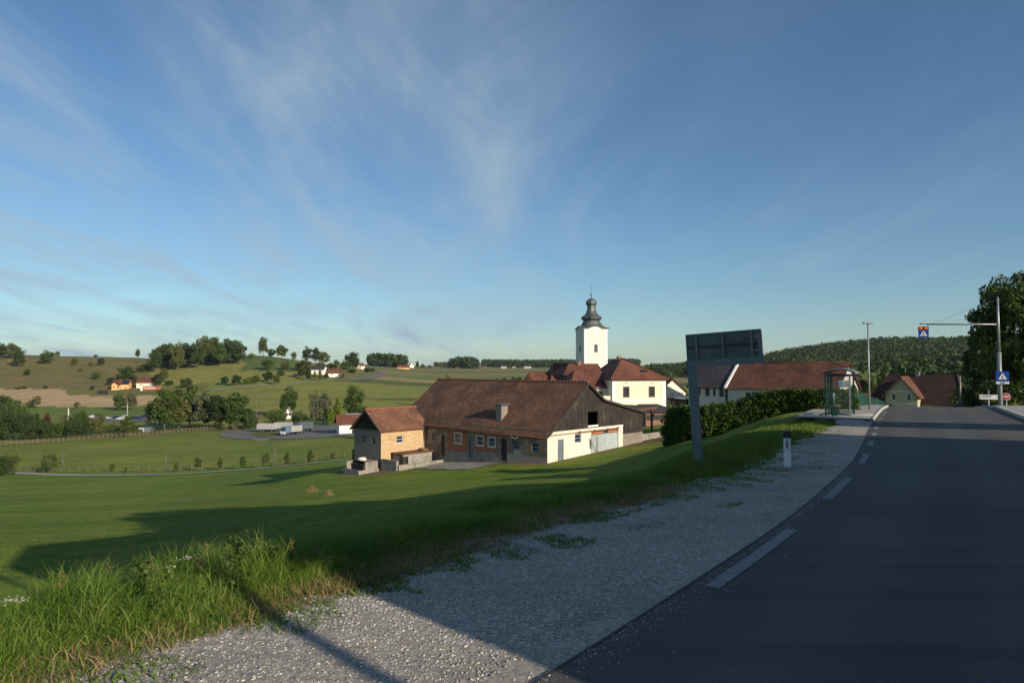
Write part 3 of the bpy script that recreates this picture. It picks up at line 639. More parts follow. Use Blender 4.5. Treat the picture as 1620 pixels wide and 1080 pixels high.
# shelter platform slab
L33 = np.array([np.interp(33.6, fine[:, 1], fine[:, 0]), 33.6]); nL = np.array([-.866, .5]); tL = np.array([.5, .866])
def ribbon(name, pts, width, mat, dz, n=10, kind='structure'):
    P2 = catmull(pts, n); V = []
    for i, p in enumerate(P2):
        d = P2[min(i + 1, len(P2) - 1)] - P2[max(i - 1, 0)]; d /= np.linalg.norm(d); nn = np.array([-d[1], d[0]])
        w = width if not callable(width) else width(i / (len(P2) - 1))
        for s in (-.5, 0, .5):
            q_ = p + nn * w * s; V.append((q_[0], q_[1], Hs(*q_) + dz))
    n_ = len(P2); F = [(i * 3 + j, i * 3 + j + 1, i * 3 + j + 4, i * 3 + j + 3) for i in range(n_ - 1) for j in range(2)]
    return tag(obj(name, fastmesh(name, V, F, [mat])), kind=kind)
def gp(*pts): return [tuple(G(x, y).xy) for x, y in pts]
pathpts = gp((18, 748), (60, 750), (120, 752), (200, 752), (280, 750), (350, 745.5), (430, 739.5), (500, 732.5), (548, 727))
ribbon('path', pathpts, 2.6, 'concrete_pale', .12)
# lorry park
lotT = [(346, 688), (356, 683), (380, 680), (420, 678.5), (470, 675), (510, 671), (560, 667), (640, 663)]
lotB = [(346, 689.5), (356, 693), (380, 695), (420, 695.5), (470, 695), (510, 692.5), (560, 689), (640, 686)]
V = []; n = 7
for (a, b_), (c, d) in zip(lotT, lotB):
    p = G(a, b_); r = G(c, d)
    for k in range(n + 1):
        x = p.x + (r.x - p.x) * k / n; y = p.y + (r.y - p.y) * k / n; V.append((x, y, Hs(x, y) + .16))
tag(obj('parking_lot', fastmesh('parking_lot', V, [(i * (n + 1) + j, i * (n + 1) + j + 1, (i + 1) * (n + 1) + j + 1, (i + 1) * (n + 1) + j) for i in range(len(lotT) - 1) for j in range(n)], ['lot_asphalt'])), kind='structure')
# grass island in the lorry park
isl = [G(a, b_) for a, b_ in ((394, 690), (402, 686), (420, 684.5), (440, 685), (449, 687.5), (440, 690), (420, 691))]
me = bpy.data.meshes.new('traffic_island'); me.from_pydata([(p.x, p.y, Hs(p.x, p.y) + .3) for p in isl], [], [tuple(range(len(isl)))]); me.materials.append(M['ground_cover'])
ca = me.color_attributes.new('cover', 'FLOAT_COLOR', 'POINT'); ca.data.foreach_set('color', [.11, .14, .03, 1] * len(isl)); tag(obj('traffic_island', me), kind='structure')
ribbon('culvert', gp((403, 695.5), (413, 696.5), (424, 695.5)), 3, 'concrete_pale', .2)
# far lanes
ribbon('lane', gp((336, 617), (380, 613), (440, 609), (490, 604), (530, 602.5)), 3.2, 'concrete_pale', .3)
ribbon('country_road', gp((530, 602), (560, 601.5), (580, 599), (600, 594), (606, 590.5), (598, 588.5), (588, 587)), 8, 'lot_asphalt', .5)
ribbon('field_track', gp((105, 612), (140, 610), (175, 606)), 2.4, 'concrete_pale', .4)
ribbon('lane', gp((1060, 607), (1090, 606), (1140, 606)), 3.5, 'concrete_pale', .4)
ribbon('village_street', gp((395, 660), (420, 658.5), (450, 657)), 5, 'lot_asphalt', .3)
ribbon('parking_row', gp((140, 664), (190, 664.5), (240, 664)), 22, 'lot_asphalt', .2)
ribbon('sand_patch', gp((396, 653.5), (408, 652.5), (420, 652)), 5, 'dirt_strip', .3)

# ------------------------------------------------------------------ barn
barn = empty('farm_barn', (BO[0], BO[1], -6.5), BRZ, 'long brick barn with a brown tiled roof and weathered plank gable over a white wall', 'barn')
X_, Y_ = (1, 0, 0), (0, 1, 0)
ZR, ZE, ZK, ZL = 7.17, 2.73, 5.48, 3.88
LB = 21.7
gops = [(1.46, 2.31, -.2, 2.0), (4.0, 4.98, 1.5, 2.32), (6.55, 11.1, -.2, 2.42)]
w = MB(); w.wall((0, 0, 0), X_, 11.9, -.8, 2.73, gops, .18); w.build('plaster_wall', 'old_white_plaster', barn)
w = MB(); w.wall((11.9, -.02, 0), X_, 3.75, -1.2, 1.85, (), .1); w.wall((15.65, -.02, 0), Y_, LB, -2.2, 1.85, ()); w.build('block_wall', 'block_wall', barn)
# plank gable: a skin with a real loft opening
def topz(x): return ZE + (ZR - ZE) / 5.87 * x if x < 5.87 else (ZR - (ZR - ZK) / 2.6 * (x - 5.87) if x < 8.47 else ZK - (ZK - ZL) / 7.48 * (x - 8.47))
g = MB(); xs = sorted({0, 5.87, 5.97, 7.6, 8.47, 11.9, 15.65})
for a, b_ in zip(xs, xs[1:]):
    lo = 2.74 if b_ <= 11.9 else 1.86
    if a >= 5.97 and b_ <= 7.6:
        g.quad((a, -.05, lo), (b_, -.05, lo), (b_, -.05, 3.02), (a, -.05, 3.02)); lo = 4.32
    g.quad((a, -.05, lo), (b_, -.05, lo), (b_, -.05, topz(b_) - .04), (a, -.05, topz(a) - .04))
for a, b_, c, d in ((5.97, 5.97, 3.02, 4.32), (7.6, 7.6, 3.02, 4.32)): g.quad((a, -.05, c), (a, .12, c), (a, .12, d), (a, -.05, d))
g.box(11.9, 15.7, -.09, -.05, 1.80, 1.92)
g.build('plank_gable', 'barn_planks', barn)
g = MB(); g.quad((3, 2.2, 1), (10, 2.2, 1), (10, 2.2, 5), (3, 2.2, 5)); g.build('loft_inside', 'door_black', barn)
boxat(barn, 'loft_sill', 'white_render_trim', 5.95, 7.62, -.09, .0, 2.86, 3.02)
# bits of plaster band, rail and hooks on the gable
g = MB(); g.box(-.02, 11.94, -.07, 0, 2.60, 2.76); g.build('wall_band', 'old_white_plaster', barn)
g = MB(); g.cyl((.3, -.12, 2.46), (6.4, -.12, 2.46), .035, n=6); g.build('pipe', 'rust', barn)
g = MB(); g.box(4.2, 11.2, -.14, -.02, 2.40, 2.50)
for x in (4.6, 7, 9.2, 10.9): g.box(x, x + .08, -.17, 0, 2.36, 2.56)
g.build('door_rail', 'rust', barn)
d_ = boxat(barn, 'door', 'door_grey_blue', 1.5, 2.27, .06, .12, .02, 1.97); boxat(d_, 'handle', 'dark_metal', 1.56, 1.6, .03, .06, .95, 1.1)
window(barn, (0, 0, 0), X_, gops[1], 'window_frame_old', 'pane_dark', .08, (0, 1), .07)
boxat(barn, 'sliding_door', 'grey_sheet', 6.6, 11.05, .0, .06, -.05, 2.02)
g = MB(); g.box(6.55, 11.1, .12, .18, 2.03, 2.42); g.build('lintel_infill', 'red_brick', barn)
window(barn, (0, 0, 0), X_, (8.7, 9.5, 2.03, 2.4), 'window_frame_old', 'pane_dark', .04, (0, 0), .05)
# white reveal of the sliding door
boxat(barn, 'door_jamb', 'old_white_plaster', 11.12, 11.9, -.05, -.002, -.6, 2.60)
# long wall facing the meadow; u runs from t=LB (left) back to 0
lops = []
def lt(t0, t1, za, zb): return (LB - t1, LB - t0, za, zb)
wins = [(1.05, 1.95), (3.45, 4.35), (6.7, 7.55), (8.35, 9.25), (11.5, 12.45), (15.25, 16.1)]
wz = [(.9, 1.72), (.92, 1.72), (.95, 1.78), (.93, 1.83), (.9, 1.9), (.9, 1.65)]
drs = [(5.1, 5.85, -.25, 1.8), (9.7, 10.4, -.4, 1.75), (14.05, 14.6, -.55, 1.6)]
lops = [lt(a, b_, *z) for (a, b_), z in zip(wins, wz)] + [lt(*q) for q in drs]
w = MB(); w.wall((0, LB, 0), (0, -1, 0), LB, -2.6, 2.9, lops, .2); w.wall((LB * 0 + 15.65, LB, 0), (-1, 0, 0), 15.65, -3, 2.9, ())
w.build('stone_wall', 'stone_wall', barn)
g = MB(); g.quad((0, LB, 2.9), (5.87, LB, ZR - .1), (15.65, LB, 2.9)); g.quad((15.65, 0.02, 1.85), (15.65, LB, 1.85), (15.65, LB, 3.9), (15.65, .02, 3.9)); g.build('plank_side', 'barn_planks', barn)
for i, ((a, b_), z) in enumerate(zip(wins, wz)):
    window(barn, (0, LB, 0), (0, -1, 0), lt(a, b_, *z), 'window_frame_white' if i in (2, 3, 4) else 'window_frame_old', 'pane_blue' if i < 4 else 'pane_dark', .12, (0, 1), .07, proud=1 if i in (2, 3, 4) else 0, proud_w=.12)
for i, q in enumerate(drs):
    a, b_, c, d = lt(*q); y0 = LB - b_; y1 = LB - a
    dd = boxat(barn, 'door', ('door_black', 'door_grey_blue', 'window_frame_brown')[i], .1, .16, y0 + .03, y1 - .03, c, d - .02); boxat(dd, 'handle', 'steel_pole', .07, .1, y0 + .1, y0 + .14, .5, .62)
# exposed brick, plinth of old render, buttress
def patch(name, mat, t0, t1, z0, z1, holes, d=.012):
    mb = MB(); mb.wall((-d, t1, 0), (0, -1, 0), t1 - t0, z0, z1, [(t1 - b_, t1 - a, c, e) for a, b_, c, e in holes], d); return mb.build(name, mat, barn)
patch('brick_patch', 'red_brick', 10.5, 13.7, .05, 2.1, [(11.35, 12.6, .76, 2.04)])
patch('brick_patch', 'red_brick', 6.45, 9.6, .35, 2.0, [(6.57, 7.68, .8, 1.93), (8.2, 9.4, .78, 1.98)])
patch('render_plinth', 'concrete', 6.1, 14.0, -2.2, .03, [(9.7, 10.4, -.5, .02)], .05)
patch('render_plinth', 'grey_wall', 0.02, 5.0, -1.8, .45, [], .03)
# roof
def roof(mb, p, th=.14, mi=0): mb.slab(p, th, mi)
sl = (ZR - ZE) / 5.87
r = MB(); roof(r, [(-.42, -.32, ZE - .42 * sl), (5.87, -.32, ZR), (5.87, LB + .5, ZR), (-.42, LB + .5, ZE - .42 * sl)])
roof(r, [(5.87, -.32, ZR), (8.47, -.32, ZK), (8.47, LB + .5, ZK), (5.87, LB + .5, ZR)]); roof(r, [(8.47, -.32, ZK), (16.0, -.32, ZL), (16.0, LB + .5, ZL), (8.47, LB + .5, ZK)])
rf = r.build('roof', 'barn_tiles', barn)
g = MB()
for i in range(int(LB / .42) + 2):
    y = -.34 + i * .42; g.cyl((5.87, y, ZR + .0), (5.87, y + .46, ZR + .035), .13, .145, 8)
g.build('ridge_tile', 'tile_ridge', rf)['kind'] = 'stuff'
g = MB()
for p, q_ in (((-.42, ZE - .42 * sl), (5.87, ZR)), ((5.87, ZR), (8.47, ZK)), ((8.47, ZK), (16.0, ZL))):
    a = Vector((p[0], 0, p[1])); b_ = Vector((q_[0], 0, q_[1])); n = Vector((a.z - b_.z, 0, b_.x - a.x)).normalized()
    for y in (-.36,): g.add([a + Vector((0, y, 0)) + n * .02, b_ + Vector((0, y, 0)) + n * .02, b_ + Vector((0, y, 0)) - n * .2, a + Vector((0, y, 0)) - n * .2, a + Vector((0, y + .04, 0)) + n * .02, b_ + Vector((0, y + .04, 0)) + n * .02, b_ + Vector((0, y + .04, 0)) - n * .2, a + Vector((0, y + .04, 0)) - n * .2], [(0, 1, 2, 3), (7, 6, 5, 4), (0, 4, 5, 1), (2, 6, 7, 3), (1, 5, 6, 2), (0, 3, 7, 4)])
g.build('barge_board', 'annex_planks', rf)
# chimney, a low wide brick stack under a sheet cap
cz = ZE + sl * 1.0
ch = MB(); ch.box(.95, 1.85, 6.75, 7.5, cz - .2, cz + 1.35); 
ch.build('chimney', 'block_wall', rf)
chim = [o for o in bpy.data.objects if o.name == 'chimney'][-1]
MB().box(.75, 2.05, 6.5, 7.75, cz + 1.5, cz + 1.56).build('chimney_cap', 'galvanised', chim)
for x in (1.0, 1.72):
    for y in (6.8, 7.38): MB().box(x, x + .07, y, y + .07, cz + 1.35, cz + 1.5).build('cap_post', 'concrete', chim)
MB().box(.85, 1.95, 6.66, 7.6, cz - .1 - .08, cz + .03).build('flashing', 'galvanised', chim)
g = MB(); g.tube([(-.25, 4.35, 2.35), (-.25, 4.1, 2.05), (-.25, 3.6, 2.0), (-.25, 3.35, 2.2)], [.09] * 4, 8); g.build('vent_pipe', 'white_plastic', barn)
g = MB(); g.tube([(.02, 5.0, 2.2), (-.3, 5.0, 2.6)], [.02] * 2, 6); g.build('bracket', 'dark_metal', barn)
# gutter along the eave
g = MB(); g.cyl((-.48, -.3, ZE - .42 * sl - .08), (-.48, LB + .4, ZE - .42 * sl - .1), .05, n=7); g.build('gutter', 'rust', barn)

# annex
ann = empty('brick_annex', (*(BO + BX * -5.87 + BY * 17.1), -8.0), BRZ, 'small ochre block annex with a pointed tiled roof and black plank gable', 'annex')
zt = 3.83
w = MB(); w.wall((0, 0, 0), X_, 5.87, -.8, zt, [(1.94, 2.84, 2.3, 3.05)], .16); w.build('sunny_wall', 'yellow_blocks', ann)
w = MB(); w.wall((0, 4.75, 0), (0, -1, 0), 4.75, -1.2, zt, [(1.45, 2.05, 2.3, 3.0), (3.1, 3.8, 2.3, 3.0)], .16); w.wall((5.87, 4.75, 0), (-1, 0, 0), 5.87, -1.2, zt, ())
w.build('gable_wall', 'block_wall', ann)
w = MB(); w.quad((0, 0, zt), (0, 4.75, zt), (0, 2.375, zt + 1.85)); g = w.build('plank_gable', 'annex_planks', ann)
g = MB()
for i in range(1, 19):
    y = i * .25; h_ = 1.85 * (1 - abs(y - 2.375) / 2.375); g.box(-.035, -.005, y - .02, y + .02, zt, zt + h_)
g.box(-.07, -.005, -.1, 4.85, zt - .12, zt + .06); g.build('gable_batten', 'annex_planks', ann)
window(ann, (0, 0, 0), X_, (1.94, 2.84, 2.3, 3.05), 'window_frame_white', 'pane_dark', .1, (0, 1), .07)
for q in ((1.45, 2.05, 2.3, 3.0), (3.1, 3.8, 2.3, 3.0)): window(ann, (0, 4.75, 0), (0, -1, 0), q, 'window_frame_old', 'pane_blue', .1, (0, 1), .06)
sa = 1.85 / 2.375; zr = zt + 1.95
r = MB(); r.slab([(-.35, -.35, zr - sa * 2.725), (6.2, -.35, zr - sa * 2.725), (6.2, 2.375, zr), (-.35, 2.375, zr)], .12); r.slab([(-.35, 5.1, zr - sa * 2.725), (6.2, 5.1, zr - sa * 2.725), (6.2, 2.375, zr), (-.35, 2.375, zr)], .12)
rf2 = r.build('roof', 'annex_tiles', ann)
g = MB()
for i in range(16): g.cyl((-.37 + i * .42, 2.375, zr), (-.37 + i * .42 + .46, 2.375, zr + .03), .12, .135, 8)
g.build('ridge_tile', 'tile_ridge', rf2)
g = MB()
for s_ in (-1, 1):
    a = Vector((-.38, 2.375, zr + .02)); b_ = Vector((-.38, 2.375 + s_ * 2.75, zr - sa * 2.75 + .02)); dn = Vector((0, 0, -.2))
    g.add([a, b_, b_ + dn, a + dn, a + Vector((.04, 0, 0)), b_ + Vector((.04, 0, 0)), b_ + dn + Vector((.04, 0, 0)), a + dn + Vector((.04, 0, 0))], [(0, 1, 2, 3), (7, 6, 5, 4), (0, 4, 5, 1), (2, 6, 7, 3), (1, 5, 6, 2), (0, 3, 7, 4)])
g.build('barge_board', 'window_frame_brown', rf2)
# concrete works in front (same local frame as the barn)
def bl(x, y): p = BO + BX * x + BY * y; return (float(p[0]), float(p[1]), Hs(*p))
pit = empty('concrete_bunker', bl(-2.6, 16.0), BRZ, 'small concrete bunker with a flat lid against the sunny wall of the annex', 'bunker')
w = MB(); w.wall((-1.9, -.7, 0), X_, 3.8, -.6, 1.35, [(.0, .7, -.6, 1.15)], .5); w.wall((1.9, -.7, 0), Y_, 1.7, -.6, 1.35, ()); w.wall((-1.9, 1.0, 0), (0, -1, 0), 1.7, -.6, 1.35, ())
w.build('walls', 'concrete', pit); boxat(pit, 'lid', 'rust', -2.1, 2.05, -.85, 1.05, 1.36, 1.46)
g = MB(); g.box(1.0, 1.7, -.4, .5, 1.47, 1.6); g.lathe([(.5, 1.6), (.35, 1.72), (.1, 1.76)], 8, c=(1.2, 0)); g.build('rubble', 'dirt_strip', pit)
MB().box(-1.7, -1.25, -.45, -.4, -.5, 1.14).build('hatch', 'door_black', pit)
lw = empty('low_concrete_wall', bl(-5.9, 14.2), BRZ, 'low L-shaped concrete wall edging the yard before the annex', 'wall')
MB().box(0, 6.2, -.12, .12, -.5, .55).box(-.12, .12, .12, 2.6, -.5, .95).build('wall_run', 'concrete', lw)
sb = empty('concrete_pen', bl(-7.4, 18.4), BRZ, 'concrete block pen with white bags on top left of the annex', 'pen')
w = MB(); w.box(-.3, 1.2, -1.25, -1.05, -.6, 1.15); w.box(1.0, 1.2, -1.05, 1.1, -.6, 1.15); w.box(-1.0, 1.0, .95, 1.15, -.6, 1.15); w.build('block_wall', 'concrete', sb)
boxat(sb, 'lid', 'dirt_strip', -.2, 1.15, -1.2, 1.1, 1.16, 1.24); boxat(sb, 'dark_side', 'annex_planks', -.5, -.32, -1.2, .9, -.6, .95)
for i, (x, y, s_, lb) in enumerate(((-.0, -.2, .34, 'white crumpled bag on the left end of the concrete pen'), (.5, .3, .28, 'smaller white bag toward the right on the concrete pen'))):
    g = MB(); g.lathe([(s_ * .9, 0), (s_ * 1.1, s_ * .3), (s_ * .8, s_ * .75), (s_ * .2, s_ * .95)], 9, sm=True); p = bl(-7.4 + x, 18.4 + y)
    o = g.build('bag', 'tarp_white', None, (p[0], p[1], bl(-7.4, 18.4)[2] + 1.24)); o.rotation_euler = (0, .1, i); o.scale = (1.3, .9, 1); tag(o, lb, 'bag')
pl = empty('plank_edging', bl(-8.7, 16.9), BRZ, 'low grey plank edging beside the concrete pen left of the annex', 'edging')
MB().box(0, .08, 0, 2.6, -.3, .45).box(0, 2.4, -.08, 0, -.3, .4).build('boards', 'concrete', pl)
V = []
for x in np.linspace(-4.6, -.25, 8):
    for y in np.linspace(5.6, 13.6, 12):
        p = bl(x + .25 * math.sin(y * 2.2) * (x < -4), y); V.append((p[0], p[1], p[2] + .07))
tag(obj('yard_slab', fastmesh('yard_slab', V, [(i * 12 + j, i * 12 + j + 1, (i + 1) * 12 + j + 1, (i + 1) * 12 + j) for i in range(7) for j in range(11)], ['concrete'])), kind='structure')
# open shed behind the barn, low pink wall, yard wall
sh = empty('open_shed', bl(20.4, 4.2), BRZ, 'open lean-to shed on timber posts behind the right end of the barn', 'shed')
r = MB(); r.slab([(-3.6, -1.6, 3.25), (2.9, -1.6, 3.6), (2.9, 4, 3.6), (-3.6, 4, 3.25)], .15); r.build('roof', 'window_frame_brown', sh)
MB().box(-3.6, 2.9, -1.66, -1.61, 3.3, 3.5).build('fascia', 'timber', sh)
for x, y in ((1.6, -1.4), (1.6, 3.8), (-2.6, 3.8)):
    g = MB(); g.box(x - .1, x + .1, y - .1, y + .1, -1, 3.4); g.cyl((x, y, 2.0), (x + .9, y, 3.4), .07, n=6); g.build('post', 'timber', sh)
MB().box(-3.4, 1.2, 3.9, 4.0, -1, 3.2).build('back_wall', 'door_black', sh)
yw = empty('yard_wall', bl(15.9, .6), BRZ, 'low weathered concrete wall between the barn and the hedge', 'wall')
MB().box(.3, 7.5, -.1, .1, -1, .75).build('wall_run', 'concrete', yw)

# ------------------------------------------------------------------ generic house
def house(name, label, cat, loc, rz, w, d, h, rh, wall, roofm, ridge='x', ov=.45, hip=(0, 0), wins=(), found=3.0, group=None, frame='window_frame_white', pane='pane_dark', proud=0, chimney=None, bars=(1, 0), doors=(), verge=None):
    """front face is local y=0 seen from -y; wins: (face, u0, u1, z0, z1) with face f/r/l/b"""
    root = empty(name, loc, rz, label, cat, group)
    faces = {'f': ((0, 0, 0), (1, 0, 0), w), 'r': ((w, 0, 0), (0, 1, 0), d), 'l': ((0, d, 0), (0, -1, 0), d), 'b': ((w, d, 0), (-1, 0, 0), w)}
    mb = MB()
    for k, (o, ud, L) in faces.items():
        ops = [q[1:] for q in wins if q[0] == k] + [q[1:] for q in doors if q[0] == k]
        mb.wall(o, ud, L, -found, h, ops, .14)
    if ridge == 'x':
        if not hip[0]: mb.quad((0, 0, h), (0, d, h), (0, d / 2, h + rh))
        if not hip[1]: mb.quad((w, 0, h), (w, d, h), (w, d / 2, h + rh))
    else:
        if not hip[0]: mb.quad((0, 0, h), (w, 0, h), (w / 2, 0, h + rh))
        if not hip[1]: mb.quad((0, d, h), (w, d, h), (w / 2, d, h + rh))
    mb.build('wall', wall, root)
    for q in wins:
        o, ud, L = faces[q[0]]; window(root, o, ud, q[1:], frame, pane, .1, bars, .07, proud=proud, proud_w=.12)
    for q in doors:
        o, ud, L = faces[q[0]]; o = Vector(o); ud = Vector(ud); n = Vector((ud.y, -ud.x, 0))
        a = o + ud * q[1] - n * .1; b_ = o + ud * q[2] - n * .1; t_ = -n * .05
        MB().add([p + Vector((0, 0, z)) for p in (a, b_, b_ + t_, a + t_) for z in (q[3], q[4])], [(0, 1, 3, 2), (2, 3, 5, 4), (4, 5, 7, 6), (6, 7, 1, 0), (1, 7, 5, 3), (0, 2, 4, 6)]).build('door', 'window_frame_brown', root)
    r = MB(); th = .12
    if ridge == 'x':
        sl_ = rh / (d / 2); ze = h - ov * sl_ + .1; zt_ = h + rh + .1
        xa, xb = -ov, w + ov; ra = xa + (hip[0] + ov if hip[0] else 0); rb = xb - (hip[1] + ov if hip[1] else 0)
        r.slab([(xa, -ov, ze), (xb, -ov, ze), (rb, d / 2, zt_), (ra, d / 2, zt_)], th); r.slab([(xa, d + ov, ze), (xb, d + ov, ze), (rb, d / 2, zt_), (ra, d / 2, zt_)], th)
        if hip[0]: r.slab([(xa, -ov, ze), (xa, d + ov, ze), (ra, d / 2, zt_)], th)
        if hip[1]: r.slab([(xb, -ov, ze), (xb, d + ov, ze), (rb, d / 2, zt_)], th)
        rd = ((ra, d / 2, zt_ + .02), (rb, d / 2, zt_ + .02))
    else:
        sl_ = rh / (w / 2); ze = h - ov * sl_ + .1; zt_ = h + rh + .1
        ya, yb = -ov, d + ov; ra = ya + (hip[0] + ov if hip[0] else 0); rb = yb - (hip[1] + ov if hip[1] else 0)
        r.slab([(-ov, ya, ze), (-ov, yb, ze), (w / 2, rb, zt_), (w / 2, ra, zt_)], th); r.slab([(w + ov, ya, ze), (w + ov, yb, ze), (w / 2, rb, zt_), (w / 2, ra, zt_)], th)
        if hip[0]: r.slab([(-ov, ya, ze), (w + ov, ya, ze), (w / 2, ra, zt_)], th)
        if hip[1]: r.slab([(-ov, yb, ze), (w + ov, yb, ze), (w / 2, rb, zt_)], th)
        rd = ((w / 2, ra, zt_ + .02), (w / 2, rb, zt_ + .02))
    ro = r.build('roof', roofm, root)
    MB().cyl(rd[0], rd[1], .11, n=6).build('ridge', roofm, ro)
    if chimney:
        for cx, cy, cz0, cz1 in ([chimney] if not isinstance(chimney[0], tuple) else chimney):
            c = MB().box(cx - .3, cx + .3, cy - .3, cy + .3, cz0, cz1).build('chimney', 'red_brick', ro)
            MB().box(cx - .38, cx + .38, cy - .38, cy + .38, cz1, cz1 + .1).build('chimney_cap', 'concrete', c)
    return root
def kpx(px): return (px - 810) / 1080 / math.cos(PITCH)
def along(p0, d, px):
    k = kpx(px); return (p0[0] - k * p0[1]) / (k * d[1] - d[0])
def zat(py, Y): return W(810, py, Y).z

# ------------------------------------------------------------------ church
TX, TY = np.array([.97, .24]), np.array([-.24, .97]); TRZ = math.atan2(.24, .97)
tp = (kpx(924.3) * 148, 148.0); zc = zat(518.5, 148); zb = Hs(*tp) - .5
HT = zc - zb; S = 5.35
church = empty('church', (tp[0], tp[1], zb), TRZ, 'white church with a square cream tower under a dark onion-domed spire', 'church')
w = MB(); o1 = (S / 2 - .42, S / 2 + .42, HT - 5.0, HT - 3.4)
w.wall((0, 0, 0), X_, S, -2, HT, [(S / 2 - .42, S / 2 + .42, HT - 5.3, HT - 3.9)], .3); w.wall((0, S, 0), (0, -1, 0), S, -2, HT, [(S / 2 - .42, S / 2 + .42, HT - 5.3, HT - 3.9)], .3)
w.wall((S, 0, 0), Y_, S, -2, HT, (), .3); w.wall((S, S, 0), (-1, 0, 0), S, -2, HT, (), .3)
w.build('tower', 'tower_cream', church)
for o_, ud, n in (((0, 0, 0), Vector((1, 0, 0)), Vector((0, -1, 0))), ((0, S, 0), Vector((0, -1, 0)), Vector((-1, 0, 0)))):
    o_ = Vector(o_)
    def pt(u, z, d): return o_ + ud * u + n * d + Vector((0, 0, z))
    # arched louvre: recessed panel, round head, white surround
    g = MB(); g.add([pt(u, z, d) for d in (-.2, -.12) for u, z in ((S / 2 - .45, HT - 5.3), (S / 2 + .45, HT - 5.3), (S / 2 + .45, HT - 3.9), (S / 2 - .45, HT - 3.9))], [(0, 1, 2, 3), (4, 5, 6, 7), (0, 1, 5, 4), (1, 2, 6, 5), (2, 3, 7, 6), (3, 0, 4, 7)])
    lv = g.build('belfry_window', 'dark_metal', church)
    g = MB(); n_ = 12; c0 = []
    for i in range(n_ + 1):
        a = math.pi * i / n_; c0.append((S / 2 + .42 * math.cos(a), HT - 3.9 + .42 * math.sin(a)))
    g.quad(*[pt(u, z, .012) for u, z in c0]); g.build('arch_head', 'dark_metal', lv)
    g = MB(); out = [(S / 2 + .6 * math.cos(math.pi * i / n_), HT - 3.9 + .6 * math.sin(math.pi * i / n_)) for i in range(n_ + 1)]
    for i in range(n_): g.quad(pt(*c0[i], .03), pt(*c0[i + 1], .03), pt(*out[i + 1], .03), pt(*out[i], .03))
    for s_ in (-1, 1):
        a_, b_ = S / 2 + s_ * .42, S / 2 + s_ * .6; g.quad(pt(a_, HT - 5.3, .03), pt(b_, HT - 5.3, .03), pt(b_, HT - 3.9, .03), pt(a_, HT - 3.9, .03))
    g.quad(pt(S / 2 - .65, HT - 5.3, .05), pt(S / 2 + .65, HT - 5.3, .05), pt(S / 2 + .65, HT - 5.45, .05), pt(S / 2 - .65, HT - 5.45, .05))
    g.build('surround', 'white_render_trim', lv)
    # clock: pale ring with hour marks and hands
    zk = HT - 1.05; g = MB(); k = 24
    ring = [(S / 2 + .78 * math.cos(2 * math.pi * i / k), zk + .78 * math.sin(2 * math.pi * i / k)) for i in range(k)]
    g.quad(*[pt(u, z, .045) for u, z in ring]); cl = g.build('clock', 'white_render_trim', church)
    g = MB()
    for i in range(12):
        a = 2 * math.pi * i / 12; u, z = S / 2 + .62 * math.cos(a), zk + .62 * math.sin(a)
        g.quad(pt(u - .045, z - .075, .06), pt(u + .045, z - .075, .06), pt(u + .045, z + .075, .06), pt(u - .045, z + .075, .06))
    g.build('hour_mark', 'concrete', cl)['kind'] = 'stuff'
    g = MB(); g.quad(pt(S / 2 - .03, zk, .065), pt(S / 2 + .04, zk, .065), pt(S / 2 + .02, zk - .5, .065)); g.quad(pt(S / 2, zk - .04, .07), pt(S / 2 - .36, zk - .02, .07), pt(S / 2 - .36, zk + .02, .07), pt(S / 2, zk + .04, .07)); g.build('clock_hand', 'rust', cl)
g = MB()    # corner pilasters, cornice swelling over the clock
for x in (0, S - .55):
    g.box(x, x + .55, -.06, -.003, -2, HT - .5); g.box(-.06, -.003, x, x + .55, -2, HT - .5)
g.box(-.1, S + .1, -.16, .0, HT - .5, HT - .28); g.box(-.16, 0, -.1, S + .1, HT - .5, HT - .28)
g.box(-.06, S + .06, -.1, -.002, HT - .28, HT); g.box(-.1, -.002, -.06, S + .06, HT - .28, HT)
for ud in (0, 1):
    arc = [(S / 2 + 1.5 * math.cos(math.pi * i / 14), HT + .02 + .5 * math.sin(math.pi * i / 14) ** 1.5) for i in range(15)]
    P1 = [(u, -.12, z) if ud == 0 else (-.12, u, z) for u, z in arc]; P2 = [(u, .9, z) if ud == 0 else (.9, u, z) for u, z in arc]
    g.quad(*P1)
    for i in range(14): g.quad(P1[i], P1[i + 1], P2[i + 1], P2[i])
g.build('pilaster_trim', 'white_render_trim', church)
g = MB(); g.box(-.18, S + .18, -.22, S + .18, 1.6, 1.9); g.build('plinth', 'grey_plaster', church)
g = MB(); pxm = 151 / 1080.
c2 = (S / 2, S / 2)
# square skirt sweeping into the octagonal bulbs
rings = []
def ring8(r, z, sq):
    out = []
    for i in range(24):
        a = 2 * math.pi * (i + .5) / 24 + math.pi / 4
        ca, sa_ = math.cos(a), math.sin(a); rs = r / max(abs(ca), abs(sa_)); ro = r / max(abs(math.cos(((a + math.pi / 8) % (math.pi / 4)) - math.pi / 8)), .1)
        rr = rs * sq + ro * (1 - sq); out.append((c2[0] + rr * ca, c2[1] + rr * sa_, z))
    return out
pr = [(S / 2 + .1, -.02, 1), (S / 2 + .08, .03, 1), (S / 2 * .93, .32, .9), (2.05, .85, .6), (1.78, 1.5, .2), (1.62, 1.75, 0), (1.75, 1.85, 0), (2.1, 2.15, 0), (2.14, 2.4, 0), (1.95, 2.7, 0), (1.5, 3.0, 0), (1.25, 3.25, 0), (1.08, 3.6, 0), (.95, 3.9, 0), (.86, 4.6, 0), (.86, 5.1, 0), (.98, 5.2, 0), (1.12, 5.5, 0), (1.14, 5.8, 0), (1.0, 6.2, 0), (.7, 6.5, 0), (.3, 6.7, 0), (.10, 6.85, 0), (.06, 7.3, 0)]
V = []
